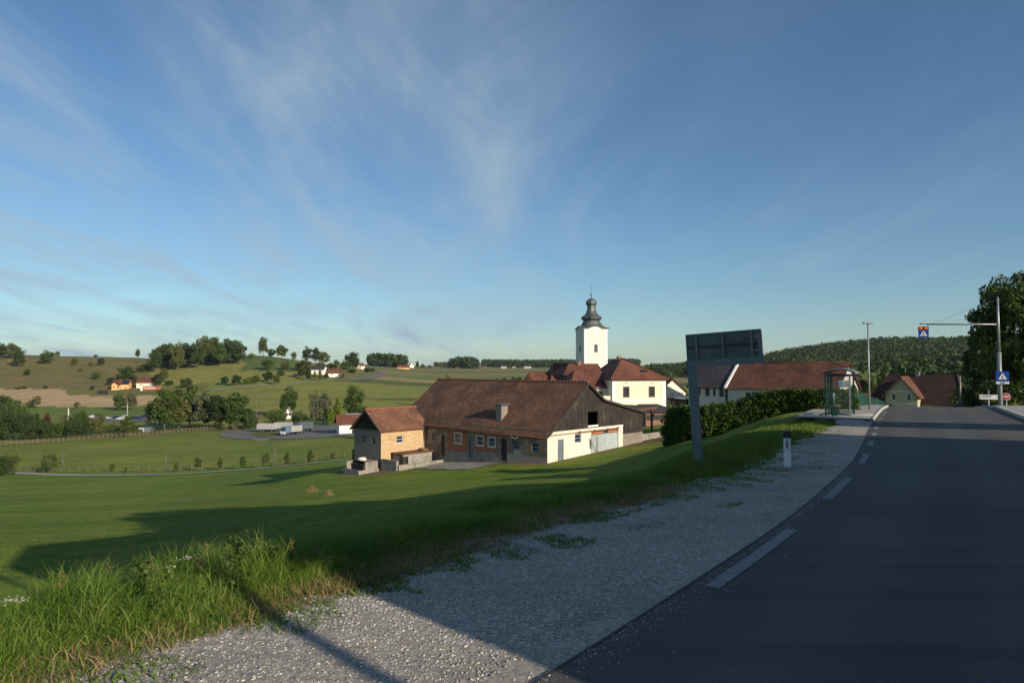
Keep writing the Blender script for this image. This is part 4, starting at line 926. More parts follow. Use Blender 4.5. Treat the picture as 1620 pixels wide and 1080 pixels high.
for r_, z, q_ in pr: V += ring8(r_, HT + z, q_)
g.add(V, [(j * 24 + i, j * 24 + (i + 1) % 24, (j + 1) * 24 + (i + 1) % 24, (j + 1) * 24 + i) for j in range(len(pr) - 1) for i in range(24)], 0, False)
spire = g.build('spire', 'copper_patina', church)
g = MB()
for ud in (0, 1):
    us_ = [-.45, 0, .5, .95] + [S / 2 + 1.5 * math.cos(math.pi * i / 14) for i in range(14, -1, -1)] + [S - .95, S - .5, S, S + .45]
    zs_ = [HT - .02 + (.02 + .5 * math.sin(math.acos(max(-1, min(1, (u - S / 2) / 1.5)))) ** 1.5 if abs(u - S / 2) < 1.5 else 0) for u in us_]
    f_ = lambda u, dd, z: (u, dd, z) if ud == 0 else (dd, u, z)
    for u0, u1, z0, z1 in zip(us_, us_[1:], zs_, zs_[1:]):
        g.quad(f_(u0, -.45, z0), f_(u1, -.45, z1), f_(u1, .25, z1 + .22), f_(u0, .25, z0 + .22)); g.quad(f_(u0, -.45, z0), f_(u1, -.45, z1), f_(u1, -.45, z1 - .07), f_(u0, -.45, z0 - .07)); g.quad(f_(u0, -.45, z0 - .07), f_(u1, -.45, z1 - .07), f_(u1, 0, z1 - .07), f_(u0, 0, z0 - .07))
g.build('eaves', 'copper_patina', spire)
g = MB(); zb_ = HT + 7.65; g.lathe([(.02, zb_ - .33), (.2, zb_ - .24), (.3, zb_), (.2, zb_ + .24), (.02, zb_ + .33)], 12, c=c2); g.build('ball', 'gold', spire)
g = MB(); g.cyl((*c2, HT + 7.2), (*c2, HT + 10.2), .035, .02, 6); g.box(c2[0] - .32, c2[0] + .32, c2[1] - .03, c2[1] + .03, HT + 9.0, HT + 9.08); g.build('cross', 'dark_metal', spire)
# nave and choir stretching away to the left
g = MB(); zn = -zb
def roof_hip(mb, x0, x1, y0, y1, ze, zt_, hl, hr, th=.15):
    ym = (y0 + y1) / 2
    mb.slab([(x0, y0, ze), (x1, y0, ze), (x1 - hr, ym, zt_), (x0 + hl, ym, zt_)], th); mb.slab([(x0, y1, ze), (x1, y1, ze), (x1 - hr, ym, zt_), (x0 + hl, ym, zt_)], th)
    if hl: mb.slab([(x0, y0, ze), (x0, y1, ze), (x0 + hl, ym, zt_)], th)
    if hr: mb.slab([(x1, y0, ze), (x1, y1, ze), (x1 - hr, ym, zt_)], th)
z1 = zat(574, 160) - zb; z2 = zat(588, 157) - zb
roof_hip(g, -6.2, 9, 5.6, 15.5, z1 - 5.4, z1, 2.6, 0)
g.build('nave_roof', 'red_tiles', church)
g = MB(); roof_hip(g, -9.6, -4.5, 6.6, 13.8, z2 - 3.6, z2, 0, 0); g.slab([(-9.6, 6.6, z2 - 3.6), (-11.6, 8.4, z2 - 3.6), (-9.6, 10.2, z2)], .15); g.slab([(-11.6, 8.4, z2 - 3.6), (-11.6, 12, z2 - 3.6), (-9.6, 10.2, z2)], .15); g.slab([(-11.6, 12, z2 - 3.6), (-9.6, 13.8, z2 - 3.6), (-9.6, 10.2, z2)], .15)
g.build('choir_roof', 'red_tiles', church)
g = MB(); g.box(-5.9, 9, 6, 15, -2, z1 - 5.3); g.box(-9.6, -5.9, 7, 13.4, -2, z2 - 3.5); g.build('nave_wall', 'tower_cream', church)

# ------------------------------------------------------------------ presbytery
pp = (kpx(968) * 120, 120.0); pb = Hs(*pp) - .2; PE = zat(600.5, 120) - pb
pres = empty('presbytery', (pp[0], pp[1], pb), TRZ, 'large cream presbytery with white trim and a hipped red roof beside the church tower', 'house')
pw = along(pp, TX, 1052.5)
def pu(px): return along(pp, TX, px)
pzz = lambda py: zat(py, 121) - pb
ops = [(pu(986.8), pu(993.6), pzz(626.5), pzz(613)), (pu(1027.2), pu(1033.8), pzz(626.5), pzz(613))]
w = MB(); w.wall((0, 0, 0), X_, pw, -3, PE, ops, .18); w.wall((0, 9, 0), (0, -1, 0), 9, -3, PE, ()); w.wall((pw, 0, 0), Y_, 9, -3, PE, ()); w.wall((pw, 9, 0), (-1, 0, 0), pw, -3, PE, ())
w.build('wall', 'yellow_plaster', pres)
for q_ in ops: window(pres, (0, 0, 0), X_, q_, 'window_frame_brown', 'pane_dark', .1, (1, 1), .07, proud=1, proud_w=.2)
g = MB()
for x in (0, pw - .75): g.box(x, x + .75, -.05, -.004, -3, PE)
g.box(.75, pw - .75, -.05, -.004, PE - .35, PE); g.box(.75, pw - .75, -.05, -.004, pzz(635), pzz(632)); g.box(-.05, -.004, 0, .8, -3, PE); g.box(-.05, -.004, .8, 9, PE - .35, PE)
g.build('white_trim', 'white_render_trim', pres)
for px in (990, 1030.5):
    MB().box(pu(px) - .2, pu(px) + .2, -.03, -.005, pzz(605.7), pzz(604.8)).build('vent', 'dark_metal', pres)
r = MB(); AP = zat(567, 126) - pb; o_ = .5
r.slab([(-o_, -o_, PE), (pw + o_, -o_, PE), (pw * .40, 5.2, AP)], .14); r.slab([(-o_, -o_, PE), (-o_, 12, PE), (pw * .40, 9, AP), (pw * .40, 5.2, AP)], .14)
r.slab([(pw + o_, -o_, PE), (pw + o_, 12, PE), (pw * .40, 9, AP), (pw * .40, 5.2, AP)], .14); r.slab([(-o_, 12, PE), (pw + o_, 12, PE), (pw * .40, 9, AP)], .14)
prf = r.build('roof', 'red_tiles', pres)
g = MB(); g.cyl((-o_, -o_, PE + .05), (pw * .40, 5.2, AP + .05), .1, n=6); g.cyl((pw + o_, -o_, PE + .05), (pw * .40, 5.2, AP + .05), .1, n=6); g.build('hip_tile', 'red_tiles', prf)
c = MB().box(pw * .40 - .3, pw * .40 + .35, 6.2, 7, AP - .4, AP + .45).build('chimney', 'red_brick', prf)
sk = boxat(prf, 'skylight', 'pane_dark', 6.4, 7.6, 1.0, 1.55, 0, .1); sk.matrix_local = Matrix.Translation((6.2, 1.6, PE + (AP - PE) * .36 + .1)) @ Matrix.Rotation(math.atan2(AP - PE, 5.7), 4, 'X') @ Matrix.Translation((-6.4, -1.2, 0)); 
MB().cyl((pw + .12, -.1, -2), (pw + .12, -.1, PE - .1), .07, n=6).build('downpipe', 'dark_metal', pres); MB().cyl((-.12, -.12, -2), (-.12, -.12, PE - .1), .05, n=6).build('downpipe', 'dark_metal', pres)
# side wing: lower roof running off to the left, and porch
WZ = zat(584.5, 129) - pb; WE = zat(612, 124) - pb
r = MB(); roof_hip(r, -7.2, .5, 2.0, 11.5, WE, WZ, 2.6, 0, .14); wr = r.build('wing_roof', 'red_tiles', pres)
w = MB(); w.wall((-6.7, 2.5, 0), X_, 6.7, -3, WE + .2, [(5.2, 5.9, WE - 2.2, WE - .7)], .15); w.wall((-6.7, 11, 0), (0, -1, 0), 8.5, -3, WE + .2, ()); w.build('wing_wall', 'yellow_plaster', pres)
sk = MB().box(-.45, .45, -.35, .35, 0, .09).build('skylight', 'pane_blue', wr); sk.matrix_local = Matrix.Translation((-4.3, 3.6, WE + (WZ - WE) * 1.6 / 4.75 + .06)) @ Matrix.Rotation(math.atan2(WZ - WE, 4.75), 4, 'X')
r = MB(); roof_hip(r, -5, 3.5, 12, 20, zat(592, 134) - pb, zat(575, 137) - pb, 2.4, 0, .14); r.build('rear_roof', 'red_tiles', pres)
MB().box(-.9, -.35, 15.2, 15.9, zat(578, 137) - pb, zat(571.5, 137) - pb).build('chimney', 'red_brick', pres)
g = MB(); g.box(-1.6, -.02, .2, 2.4, -3, zat(626.5, 119) - pb); g.box(-2.6, -1.6, .8, 2.4, -3, zat(629, 119) - pb); g.build('terrace_wall', 'yellow_plaster', pres)

# gabled neighbour, its porch and flat garage
gq = (kpx(1043) * 134, 134.0); gb = Hs(*gq) - .2; ge = zat(618, 134) - gb; gt = zat(599.5, 134) - gb; gw_ = along(gq, TX, 1083.5)
def gu(px): return along(gq, TX, px)
gz = lambda py: zat(py, 134.5) - gb
nb = house('gabled_house', 'white gabled house with small windows half hidden behind the cream presbytery', 'house', (gq[0], gq[1], gb), TRZ, gw_, 9, ge, gt - ge, 'tower_cream', 'brown_red_tiles', 'y', .45,
      wins=[('f', gu(1059.3), gu(1061.8), gz(625.8), gz(621.8)), ('f', gu(1063.8), gu(1066.2), gz(625.8), gz(621.8)), ('f', gu(1072.2), gu(1074.8), gz(625.5), gz(621)), ('f', gu(1076.6), gu(1079.4), gz(625.5), gz(620.8))], proud=1, frame='white_plastic')
MB().slab([(gu(1054), -1.8, gz(631.5)), (gu(1078), -1.8, gz(631.5)), (gu(1078), -.02, gz(629)), (gu(1054), -.02, gz(629))], .15).box(gu(1055), gu(1055) + .12, -1.7, -1.58, -2, gz(632)).box(gu(1077), gu(1077) + .12, -1.7, -1.58, -2, gz(632)).build('porch_roof', 'plum_tiles', nb)
ga = empty('garage', (kpx(1083.5) * 128, 128, Hs(kpx(1084) * 128, 128)), TRZ, 'low dark garage with a white flat roof edge beside the signpost', 'garage')
MB().box(0, 4.6, 0, 4, -2, zat(631.5, 128) - Hs(kpx(1084) * 128, 128)).build('wall', 'door_black', ga); MB().box(-.2, 4.9, -.25, 4.2, zat(631.4, 128) - Hs(kpx(1084) * 128, 128), zat(629, 128) - Hs(kpx(1084) * 128, 128)).build('roof', 'white_render_trim', ga)

# low pink outbuilding
oq = (kpx(1021) * 92, 92.0); ob = Hs(*oq)
ow = along(oq, TX, 1072)
od = empty('outbuilding', (oq[0], oq[1], ob), TRZ, 'long low salmon outbuilding with weathered boards and a dark roof', 'shed')
ozt = zat(651.5, 92) - ob; ozb = zat(670, 92) - ob
w = MB(); w.wall((0, 0, 0), X_, ow, -2, ozt, ()); w.wall((ow, 0, 0), Y_, 4, -2, ozt, ()); w.wall((0, 4, 0), (0, -1, 0), 4, -2, ozt, ()); w.build('wall', 'dull_red_wall', od)
MB().box(.1, ow - .2, -.05, -.004, ozb + (ozt - ozb) * .3, ozb + (ozt - ozb) * .75).build('board_panel', 'annex_planks', od)
r = MB(); roof_hip(r, -.3, ow + .4, -.4, 4.4, ozt, ozt + .95, .1, 2.6, .1); r.build('roof', 'plum_tiles', od)

# grey roofed house and the long brown roofed barn to the right, in line
VX = np.array([.73, -.683]); VRZ = math.atan2(-.683, .73)
jq = (kpx(1150) * 118, 118.0); jb = Hs(*jq) - .3; je = zat(611.5, 118) - jb; jt = zat(574.5, 122) - jb
lw_ = along(jq, VX, 1322)
def ju(px): return along(jq, VX, px)
def jz(py, px):
    u_ = ju(px); return zat(py, 118 - .683 * u_) - jb
hops = [('f', ju(1178), ju(1186), jz(630, 1180), jz(620.5, 1180)), ('f', ju(1187.5), ju(1199), jz(630, 1190), jz(620, 1190)), ('f', ju(1200), ju(1206.5), jz(630, 1200), jz(620.5, 1200))]
house('long_barn', 'long white outbuilding with a big brown tiled roof behind the hedge', 'barn', (jq[0] + .05, jq[1], jb), VRZ, lw_, 10.5, je, jt - je, 'grey_plaster', 'brown_red_tiles', 'x', .45, wins=hops, frame='window_frame_brown', pane='pane_dark')
gl = 6.9; gho = (jq[0] - VX[0] * (gl + .5), jq[1] - VX[1] * (gl + .5))
def hu(px): return along(gho, VX, px)
def hz(py, px): return zat(py, gho[1] - .683 * hu(px)) - jb
gh = house('grey_roofed_house', 'pale house with a dark slate-coloured roof and tall brown windows beside the long brown roof', 'house', (gho[0], gho[1], jb), VRZ, gl, 10.2, je - .05, jt - je + .05, 'grey_plaster', 'plum_tiles', 'x', .4,
      wins=[('f', hu(1104), hu(1107.3), hz(625, 1105), hz(613.5, 1105)), ('f', hu(1114.8), hu(1121.8), hz(626.3, 1118), hz(613.5, 1118)), ('f', hu(1127.2), hu(1131), hz(626.5, 1129), hz(615, 1129)), ('f', hu(1136.8), hu(1144), hz(627.5, 1140), hz(614.5, 1140))], frame='window_frame_brown', bars=(2, 0))
MB().add([(gl + .1, -.6, je - .35), (gl + .5, -.6, je - .35), (gl + .5, 5.1, jt + .15), (gl + .1, 5.1, jt + .15), (gl + .1, -.6, je - .05), (gl + .5, -.6, je - .05), (gl + .5, 5.1, jt + .42), (gl + .1, 5.1, jt + .42)], [(0, 1, 2, 3), (4, 5, 6, 7), (0, 1, 5, 4), (1, 2, 6, 5), (2, 3, 7, 6), (3, 0, 4, 7)]).build('white_verge', 'white_render_trim', gh)
MB().cyl((gl + .2, -.12, -2), (gl + .2, -.12, je - .2), .06, n=6).build('downpipe', 'dark_metal', gh)

# ------------------------------------------------------------------ yellow house below the crest
yq = (kpx(1399) * 165, 165.0); yb = -14.0
yl_ = along(yq, VX, 1449.5)
def yu(px): return along(yq, VX, px)
def yz(py, px): return zat(py, 165 - .683 * yu(px)) - yb
ye = yz(622.5, 1399); yt = yz(595.5, 1422)
yh = empty('yellow_house', (yq[0], yq[1], yb), VRZ, 'big yellow house with a cross gable and shade-darkened red hipped roof below the road crest', 'house')
ops = [(yu(1409), yu(1415), yz(632.6, 1412), yz(622.8, 1412)), (yu(1433.2), yu(1439.2), yz(633.6, 1436), yz(623, 1436)), (yu(1421), yu(1428), yz(652, 1424), yz(646, 1424))]
w = MB(); w.wall((0, 0, 0), X_, yl_, -2, ye, ops, .15); w.wall((yl_, 0, 0), Y_, 3, -2, ye, ()); w.wall((0, 3, 0), (0, -1, 0), 3, -2, ye, ()); w.quad((0, 0, ye), (yl_, 0, ye), (yl_ / 2, 0, yt))
mdl = along(yq, VX, 1514); me_ = yz(640.5, 1480)
w.wall((-4.6, 3, 0), X_, mdl + 4.6, -2, me_ - .1, ()); w.wall((mdl, 3, 0), Y_, 11, -2, me_ - .1, ()); w.wall((-4.6, 14, 0), (0, -1, 0), 11, -2, me_ - .1, ())
w.build('wall', 'pale_yellow_plaster', yh)
for q_ in ops[:2]: window(yh, (0, 0, 0), X_, q_, 'window_frame_white', 'pane_dark', .08, (1, 0), .08, proud=1, proud_w=.14)
window(yh, (0, 0, 0), X_, ops[2], 'window_frame_brown', 'pane_dark', .08, (0, 0), .06)
g = MB(); g.box(0, yl_, -.05, -.004, yz(619.8, 1424), yz(618.6, 1424)); g.build('white_band', 'white_render_trim', yh)
MB().box(0, yl_, -.05, -.004, yz(638.8, 1424), yz(637.8, 1424)).build('white_band', 'white_render_trim', yh)
mt = zat(592, 170) - yb; ov = .8; s1 = (yt - ye) / (yl_ / 2)
r = MB()
r.slab([(-5.4, 2.2, me_), (mdl + ov, 2.2, me_), (mdl - 1.6, 8.5, mt), (-1.5, 8.5, mt)], .14); r.slab([(-5.4, 14.8, me_), (mdl + ov, 14.8, me_), (mdl - 1.6, 8.5, mt), (-1.5, 8.5, mt)], .14)
r.slab([(mdl + ov, 2.2, me_), (mdl + ov, 14.8, me_), (mdl - 1.6, 8.5, mt)], .14); r.slab([(-5.4, 2.2, me_), (-5.4, 14.8, me_), (-1.5, 8.5, mt)], .14)
yr = r.build('roof', 'shaded_red_tiles', yh)  # unlit main roof: its shade is painted into the tile colour
MB().cyl((mdl + ov, 2.2, me_ + .08), (mdl - 1.6, 8.5, mt + .08), .16, n=6).build('hip_tile', 'red_tiles', yr)
r = MB(); r.slab([(-ov, -ov, ye - ov * s1), (-ov, 7, ye - ov * s1), (yl_ / 2, 7, yt + .1), (yl_ / 2, -ov, yt + .1)], .14); r.slab([(yl_ + ov, -ov, ye - ov * s1), (yl_ + ov, 5.4, ye - ov * s1), (yl_ / 2, 7, yt + .1), (yl_ / 2, -ov, yt + .1)], .14)
r.build('gable_roof', 'brown_red_tiles', yh)
c = MB().box(yu(1437) - .4, yu(1437) + .4, 8, 8.8, mt - .5, mt + .75).build('chimney', 'concrete', yr); MB().box(yu(1437) - .6, yu(1437) + .6, 7.8, 9, mt + .9, mt + 1.0).build('chimney_cap', 'concrete', c)
ax = yu(1409) + 1; g = MB(); g.cyl((ax, 8.6, mt - .2), (ax, 8.6, mt + 2.0), .05, n=5); g.cyl((ax - .3, 8.6, mt + 1.95), (ax + 1.4, 8.4, mt + 1.95), .04, n=5)
for i in range(4): g.cyl((ax + .1 + i * .35, 8.2, mt + 1.95), (ax + .1 + i * .35, 8.9, mt + 1.95), .02, n=4)
g.build('aerial', 'steel_pole', yr)
g = MB(); g.lathe([(.05, -.05), (.22, .0), (.33, .12)], 10); o = g.build('satellite_dish', 'white_plastic', yr); o.location = (yu(1504), 5.2, me_ + (mt - me_) * .42); o.rotation_euler = (R(-110), 0, 0)

# ------------------------------------------------------------------ distant houses
def far_house(name, label, px, py, Y, w, d, h, rh, wall, roofm, rz=.1, ridge='x', wins=1, **k):
    x = kpx(px) * Y; zb_ = zat(py, Y); gz_ = Hs(x, Y)
    ws = []
    for i in range(wins):
        u_ = w * (i + .5) / wins; ws.append(('f', u_ - .55, u_ + .55, h * .45, h * .45 + 1.3))
    return house(name, label, 'house', (x - w / 2, Y, min(zb_, gz_ + .3)), rz, w, d, h, rh, wall, roofm, ridge, .5, wins=ws, found=5, bars=(0, 0), **k)
oh = far_house('orange_house', 'orange house with a red roof and solar panels at the top of the ploughed field', 190.5, 621.5, 592, 13, 9, 7.6, 3.2, 'orange_plaster', 'red_tiles', .25, 'x', 3)
MB().slab([(7.6, -.62, 8.0), (12.8, -.62, 8.0), (12.8, 3.6, 10.8), (7.6, 3.6, 10.8)], .1).build('solar_panel', 'solar_panel', oh)
g = MB(); g.box(0.5, 6.5, -3, -.2, 0, 2.6); g.box(.5, 6.5, -3.1, -3, 2.6, 3.5); g.build('balcony', 'orange_plaster', oh)
r = MB(); r.slab([(-.6, -3.6, 7.1), (-.6, 3, 7.1), (3.4, 3, 10.2), (3.4, -3.6, 10.2)], .15); r.slab([(7.4, -3.6, 7.1), (7.4, 3, 7.1), (3.4, 3, 10.2), (3.4, -3.6, 10.2)], .15); r.build('gable_roof', 'brown_red_tiles', oh)
w = MB(); w.wall((0, -.9, 0), X_, 7, 3, 7.3, [(1.2, 2.2, 4.6, 6), (4.4, 5.6, 4.2, 6)], .15); w.quad((0, -.9, 7.3), (7, -.9, 7.3), (3.5, -.9, 10)); w.build('gable_wall', 'orange_plaster', oh)
for q_ in ((1.2, 2.2, 4.6, 6), (4.4, 5.6, 4.2, 6)): window(oh, (0, -.9, 0), X_, q_, 'window_frame_brown', 'pane_dark', .1, (0, 0), .08)
far_house('yellow_barn', 'yellow outbuilding with a plain brown roof right of the orange house', 230.5, 612.8, 600, 15, 9, 4.4, 4.4, 'yellow_plaster', 'brown_red_tiles', .2, 'x', 2)
rw = empty('red_fence_banner', (kpx(242) * 585, 585, max(zat(621, 585), Hs(kpx(242) * 585, 585) + .2)), .12, 'long red and white panel below the yellow outbuilding', 'wall')
MB().box(-7.5, 7.5, -.1, .1, -1, 3.0).build('panel', 'faded_red', rw); MB().box(-6.8, 3, -.14, -.105, .9, 1.9).build('white_stripe', 'poster', rw); MB().box(-9.5, -7.6, -.3, 1.5, -1, 3).build('end_wall', 'white_plaster', rw)
ws_ = empty('dark_net_fence', (kpx(164) * 560, 560, zat(621.5, 560)), .05, 'dark netting screen left of the orange house', 'screen')
MB().box(-4.2, 4.2, -.05, .05, -1, 2.2).build('net', 'door_black', ws_)
for nm, lb, px, py, Y, w_, d_2, h_, rh_, wa, ro_, rz_, rg in (
    ('white_house', 'white house with a dark roof showing between dark conifers on the slope', 503, 592, 640, 12, 9, 4.6, 3.4, 'white_plaster', 'plum_tiles', -.1, 'x'),
    ('white_house', 'white house with a brown red roof right of the slope conifers', 531, 594.5, 620, 13, 9, 3.6, 3.8, 'white_plaster', 'brown_red_tiles', .5, 'x'),
    ('small_white_house', 'tiny white gabled house left of the big dark hill tree', 545, 579.5, 820, 5.5, 6, 3.2, 2.6, 'white_plaster', 'concrete', .2, 'y'),
    ('cream_house', 'cream gabled house on the skyline right of the big dark hill tree', 569, 584, 860, 6.5, 8, 4.6, 3.2, 'yellow_plaster', 'brown_red_tiles', -.4, 'y'),
    ('small_shed', 'tiny white shed at the edge of the hillside bushes', 467.5, 597, 600, 3.5, 3, 1.7, 1.2, 'white_plaster', 'concrete', .3, 'x'),
    ('chapel', 'small white chapel among the trees behind the parked trailers', 457, 651.5, 330, 2.6, 4, 2.6, 2.4, 'white_plaster', 'concrete', .2, 'y'),
    ('farmhouse', 'long farmhouse with an orange roof beyond the winding road', 638, 584, 1250, 22, 10, 3.4, 4, 'orange_plaster', 'red_tiles', .1, 'x'),
    ('farmhouse', 'pale farmhouse with a red roof on the skyline by the small trees', 651.5, 579, 1500, 11, 10, 4.2, 5, 'white_plaster', 'red_tiles', .5, 'y'),
    ('farmhouse', 'white farmhouse below the small round wood on the skyline', 724, 585.5, 1750, 9, 9, 4.5, 4, 'white_plaster', 'brown_red_tiles', .2, 'x'),
    ('village_house', 'first white house of the far village by the tiny steeple', 758, 583.6, 2100, 14, 9, 5, 5, 'white_plaster', 'red_tiles', .2, 'x'),
    ('village_house', 'red roofed house right of the far village steeple', 765, 583.4, 2150, 12, 9, 3, 7, 'white_plaster', 'red_tiles', -.2, 'x'),
    ('village_house', 'lone white house in front of the far wood', 797, 584.2, 2050, 16, 9, 6, 4, 'white_plaster', 'concrete', .1, 'x'),
    ('village_house', 'small white house right of the lone white one below the far wood', 813.5, 584, 2150, 10, 9, 5, 4, 'white_plaster', 'concrete', .2, 'x'),
    ('village_house', 'white house near the right end of the far wood', 833, 584.2, 2100, 15, 9, 6, 4, 'white_plaster', 'concrete', .0, 'x'),
    ('village_house', 'small white house just above the barn ridge by the far wood', 839, 584.2, 2200, 9, 9, 5, 5, 'white_plaster', 'red_tiles', .3, 'y'),
    ('hill_house', 'yellow house with a red roof seen under the road sign beam', 1117, 585.5, 650, 8, 8, 2.6, 2.2, 'yellow_plaster', 'red_tiles', .2, 'x'),
    ('hill_house', 'pale house on the wooded slope right of the presbytery', 1062.5, 581.5, 800, 5, 6, 2.5, 2.2, 'grey_plaster', 'red_tiles', .2, 'x'),
    ('village_house', 'orange roofed house with a balcony between the bus shelter and street lamp', 1364, 616, 215, 6.5, 7, 3.0, 1.2, 'grey_plaster', 'red_tiles', -.3, 'x')):
    far_house(nm, lb, px, py, Y, w_, d_2, h_, rh_, wa, ro_, rz_, rg, 2 if Y < 700 else 0)
st = empty('steeple', (kpx(754) * 2120, 2120, zat(583.5, 2120)), 0, 'tiny pale church steeple on the far skyline', 'steeple')
MB().box(-1.6, 1.6, -1.6, 1.6, -3, 7).build('tower', 'white_plaster', st); MB().lathe([(2.2, 7), (1.2, 9), (.3, 13), (.05, 15)], 8).build('spire', 'copper_patina', st)

# wash house / store at the lorry park
sq = (kpx(516.5) * 243, 243.0); sbz = Hs(*sq) + .2
shz = lambda py: zat(py, 243) - sbz
SX = np.array([.93, .37]); 
store = empty('store_house', (kpx(538) * 240, 240, sbz), math.atan2(.37, .93), 'white store house with a red roof and gabled porch at the lorry park', 'house')
he = zat(669, 240) - sbz; hr_ = zat(655.5, 243) - sbz
w = MB(); w.wall((0, 7.5, 0), (0, -1, 0), 7.5, -1, he, [(2, 3, he - 1.6, he - .6), (4.8, 5.8, he - 1.6, he - .6)], .12); w.wall((0, 0, 0), X_, 11, -1, he, [(4.4, 6.6, -1, he - .9), (8, 9, .8, 1.8)], .3); w.wall((11, 0, 0), Y_, 7.5, -1, he, ())
w.build('wall', 'white_plaster', store)
w = MB(); w.quad((0, 0, he), (0, 7.5, he), (0, 3.75, hr_ - .1)); w.build('plank_gable', 'timber', store)
for q_ in ((2, 3, he - 1.6, he - .6), (4.8, 5.8, he - 1.6, he - .6)): window(store, (0, 7.5, 0), (0, -1, 0), q_, 'window_frame_white', 'pane_dark', .08, (0, 0), .08)
window(store, (0, 0, 0), X_, (8, 9, .8, 1.8), 'window_frame_white', 'pane_dark', .08, (0, 0), .08)
r = MB(); so_ = (hr_ - he) / 3.75; r.slab([(-.9, -.7, he - .7 * so_), (12, -.7, he - .7 * so_), (12, 3.75, hr_), (-.9, 3.75, hr_)], .15); r.slab([(-.9, 8.2, he - .7 * so_), (12, 8.2, he - .7 * so_), (12, 3.75, hr_), (-.9, 3.75, hr_)], .15); sr = r.build('roof', 'red_tiles', store)
r = MB(); r.slab([(6.2, -3.2, he - .3), (6.2, 2, he - .3), (8.4, 2, hr_ - .8), (8.4, -3.2, hr_ - .8)], .12); r.slab([(10.6, -3.2, he - .3), (10.6, 2, he - .3), (8.4, 2, hr_ - .8), (8.4, -3.2, hr_ - .8)], .12); r.build('porch_roof', 'red_tiles', store)
for x in (6.4, 10.4): MB().box(x - .1, x + .1, -3, -2.8, -.5, he - .2).build('porch_post', 'steel_pole', store)
MB().box(2.6, 12, 3.4, 4.6, hr_ - .1, hr_ + .25).build('solar_collector', 'galvanised', sr)
MB().box(6.0, 11.5, -3.3, -3.2, -.4, .8).build('railing', 'timber', store)

# ------------------------------------------------------------------ lorries and cars
def wheels(parent, xs, ys, r, w, name='wheel'):
    for x in xs:
        for y in ys:
            o = MB().cyl((x, y - w / 2, r), (x, y + w / 2, r), r, n=14).build(name, 'rubber', parent)
            MB().cyl((x, y - w / 2 - .01, r), (x, y + w / 2 + .01, r), r * .5, n=10).build('rim', 'galvanised', o)
def trailer(loc, rz, L, h, mat, label):
    t = empty('cargo_trailer', loc, rz, label, 'trailer', None)
    g = MB(); g.box(0, L, -1.25, 1.25, 1.15, 1.3); g.box(0, L, -1.25, -1.17, 1.3, 1.3 + h); g.box(0, L, 1.17, 1.25, 1.3, 1.3 + h); g.box(0, .08, -1.17, 1.17, 1.3, 1.3 + h); g.box(L - .08, L, -1.17, 1.17, 1.3, 1.3 + h)
    n = int(L / .6)
    for i in range(n + 1):
        x = i * L / n; g.box(x - .05, x + .05, -1.30, -1.255, 1.25, 1.3 + h)
    g.box(0, L, -1.31, -1.255, 1.24 + h, 1.36 + h)
    g.build('tipper_body', mat, t); MB().box(.3, L - .3, -.45, .45, .8, 1.14).build('chassis', 'dark_metal', t)
    wheels(t, (L * .18, L * .34, L * .80), (-.95, .95), .5, .35); return t
simple('trailer_silver', (.50, .50, .47), (.40, .40, .38), 1.2, .45, .4, sc_=(1, 1, .3)); simple('trailer_dark', (.12, .15, .17), (.09, .11, .125), 1.2, .5, .3)
simple('cab_white', (.70, .71, .72), (.66, .67, .68), 1, .35); simple('cab_blue', (.10, .17, .24), (.09, .15, .2), 1, .35)
def onlot(px, py, dz=.2):
    p = G(px, py); return (p.x, p.y, Hs(p.x, p.y) + dz)
trailer(onlot(408, 684.2), .05, 6.8, 1.9, 'trailer_silver', 'silver tipper trailer at the left of the parked row')
trailer(onlot(434.5, 683), .05, 6.6, 2.1, 'trailer_silver', 'bright silver tipper trailer, the middle one of the parked row')
p = onlot(469.5, 684.8)
trailer(p, R(62), 7, 2.3, 'trailer_dark', 'dark grey box trailer behind the white and blue lorry cab')
p = onlot(455.5, 688.8)
lr = empty('lorry', p, R(-118), 'lorry with a pale blue cab and white front facing the meadow', 'lorry')
g = MB(); g.box(0, 2.1, -1.2, 1.2, .9, 3.0); g.add([(2.1, -1.2, .9), (2.25, -1.2, .9), (2.25, -1.2, 1.7), (2.1, -1.2, 2.9), (2.1, 1.2, .9), (2.25, 1.2, .9), (2.25, 1.2, 1.7), (2.1, 1.2, 2.9)], [(0, 1, 2, 3), (4, 7, 6, 5), (1, 5, 6, 2), (2, 6, 7, 3), (0, 4, 5, 1)])
cb_ = g.build('cab', 'cab_blue', lr, bevel=.05); MB().add([(2.27, -1.05, 1.75), (2.27, 1.05, 1.75), (2.13, 1.05, 2.75), (2.13, -1.05, 2.75)], [(0, 1, 2, 3)]).build('windscreen', 'pane_dark', cb_)
MB().box(2.26, 2.42, -1.2, 1.2, .5, 1.45).build('bumper', 'cab_white', cb_)
for y in (-.95, .95): MB().cyl((2.40, y, .8), (2.45, y, .8), .16, n=10).build('headlight', 'cab_white', cb_)
MB().box(-5.8, 2.1, -.45, .45, .7, 1.0).build('chassis', 'dark_metal', lr); MB().box(-5.6, -.3, -1.2, 1.2, 1.05, 3.1).build('cargo_box', 'trailer_silver', lr)
wheels(lr, (1.1, -3.6, -4.9), (-1.0, 1.0), .5, .35)
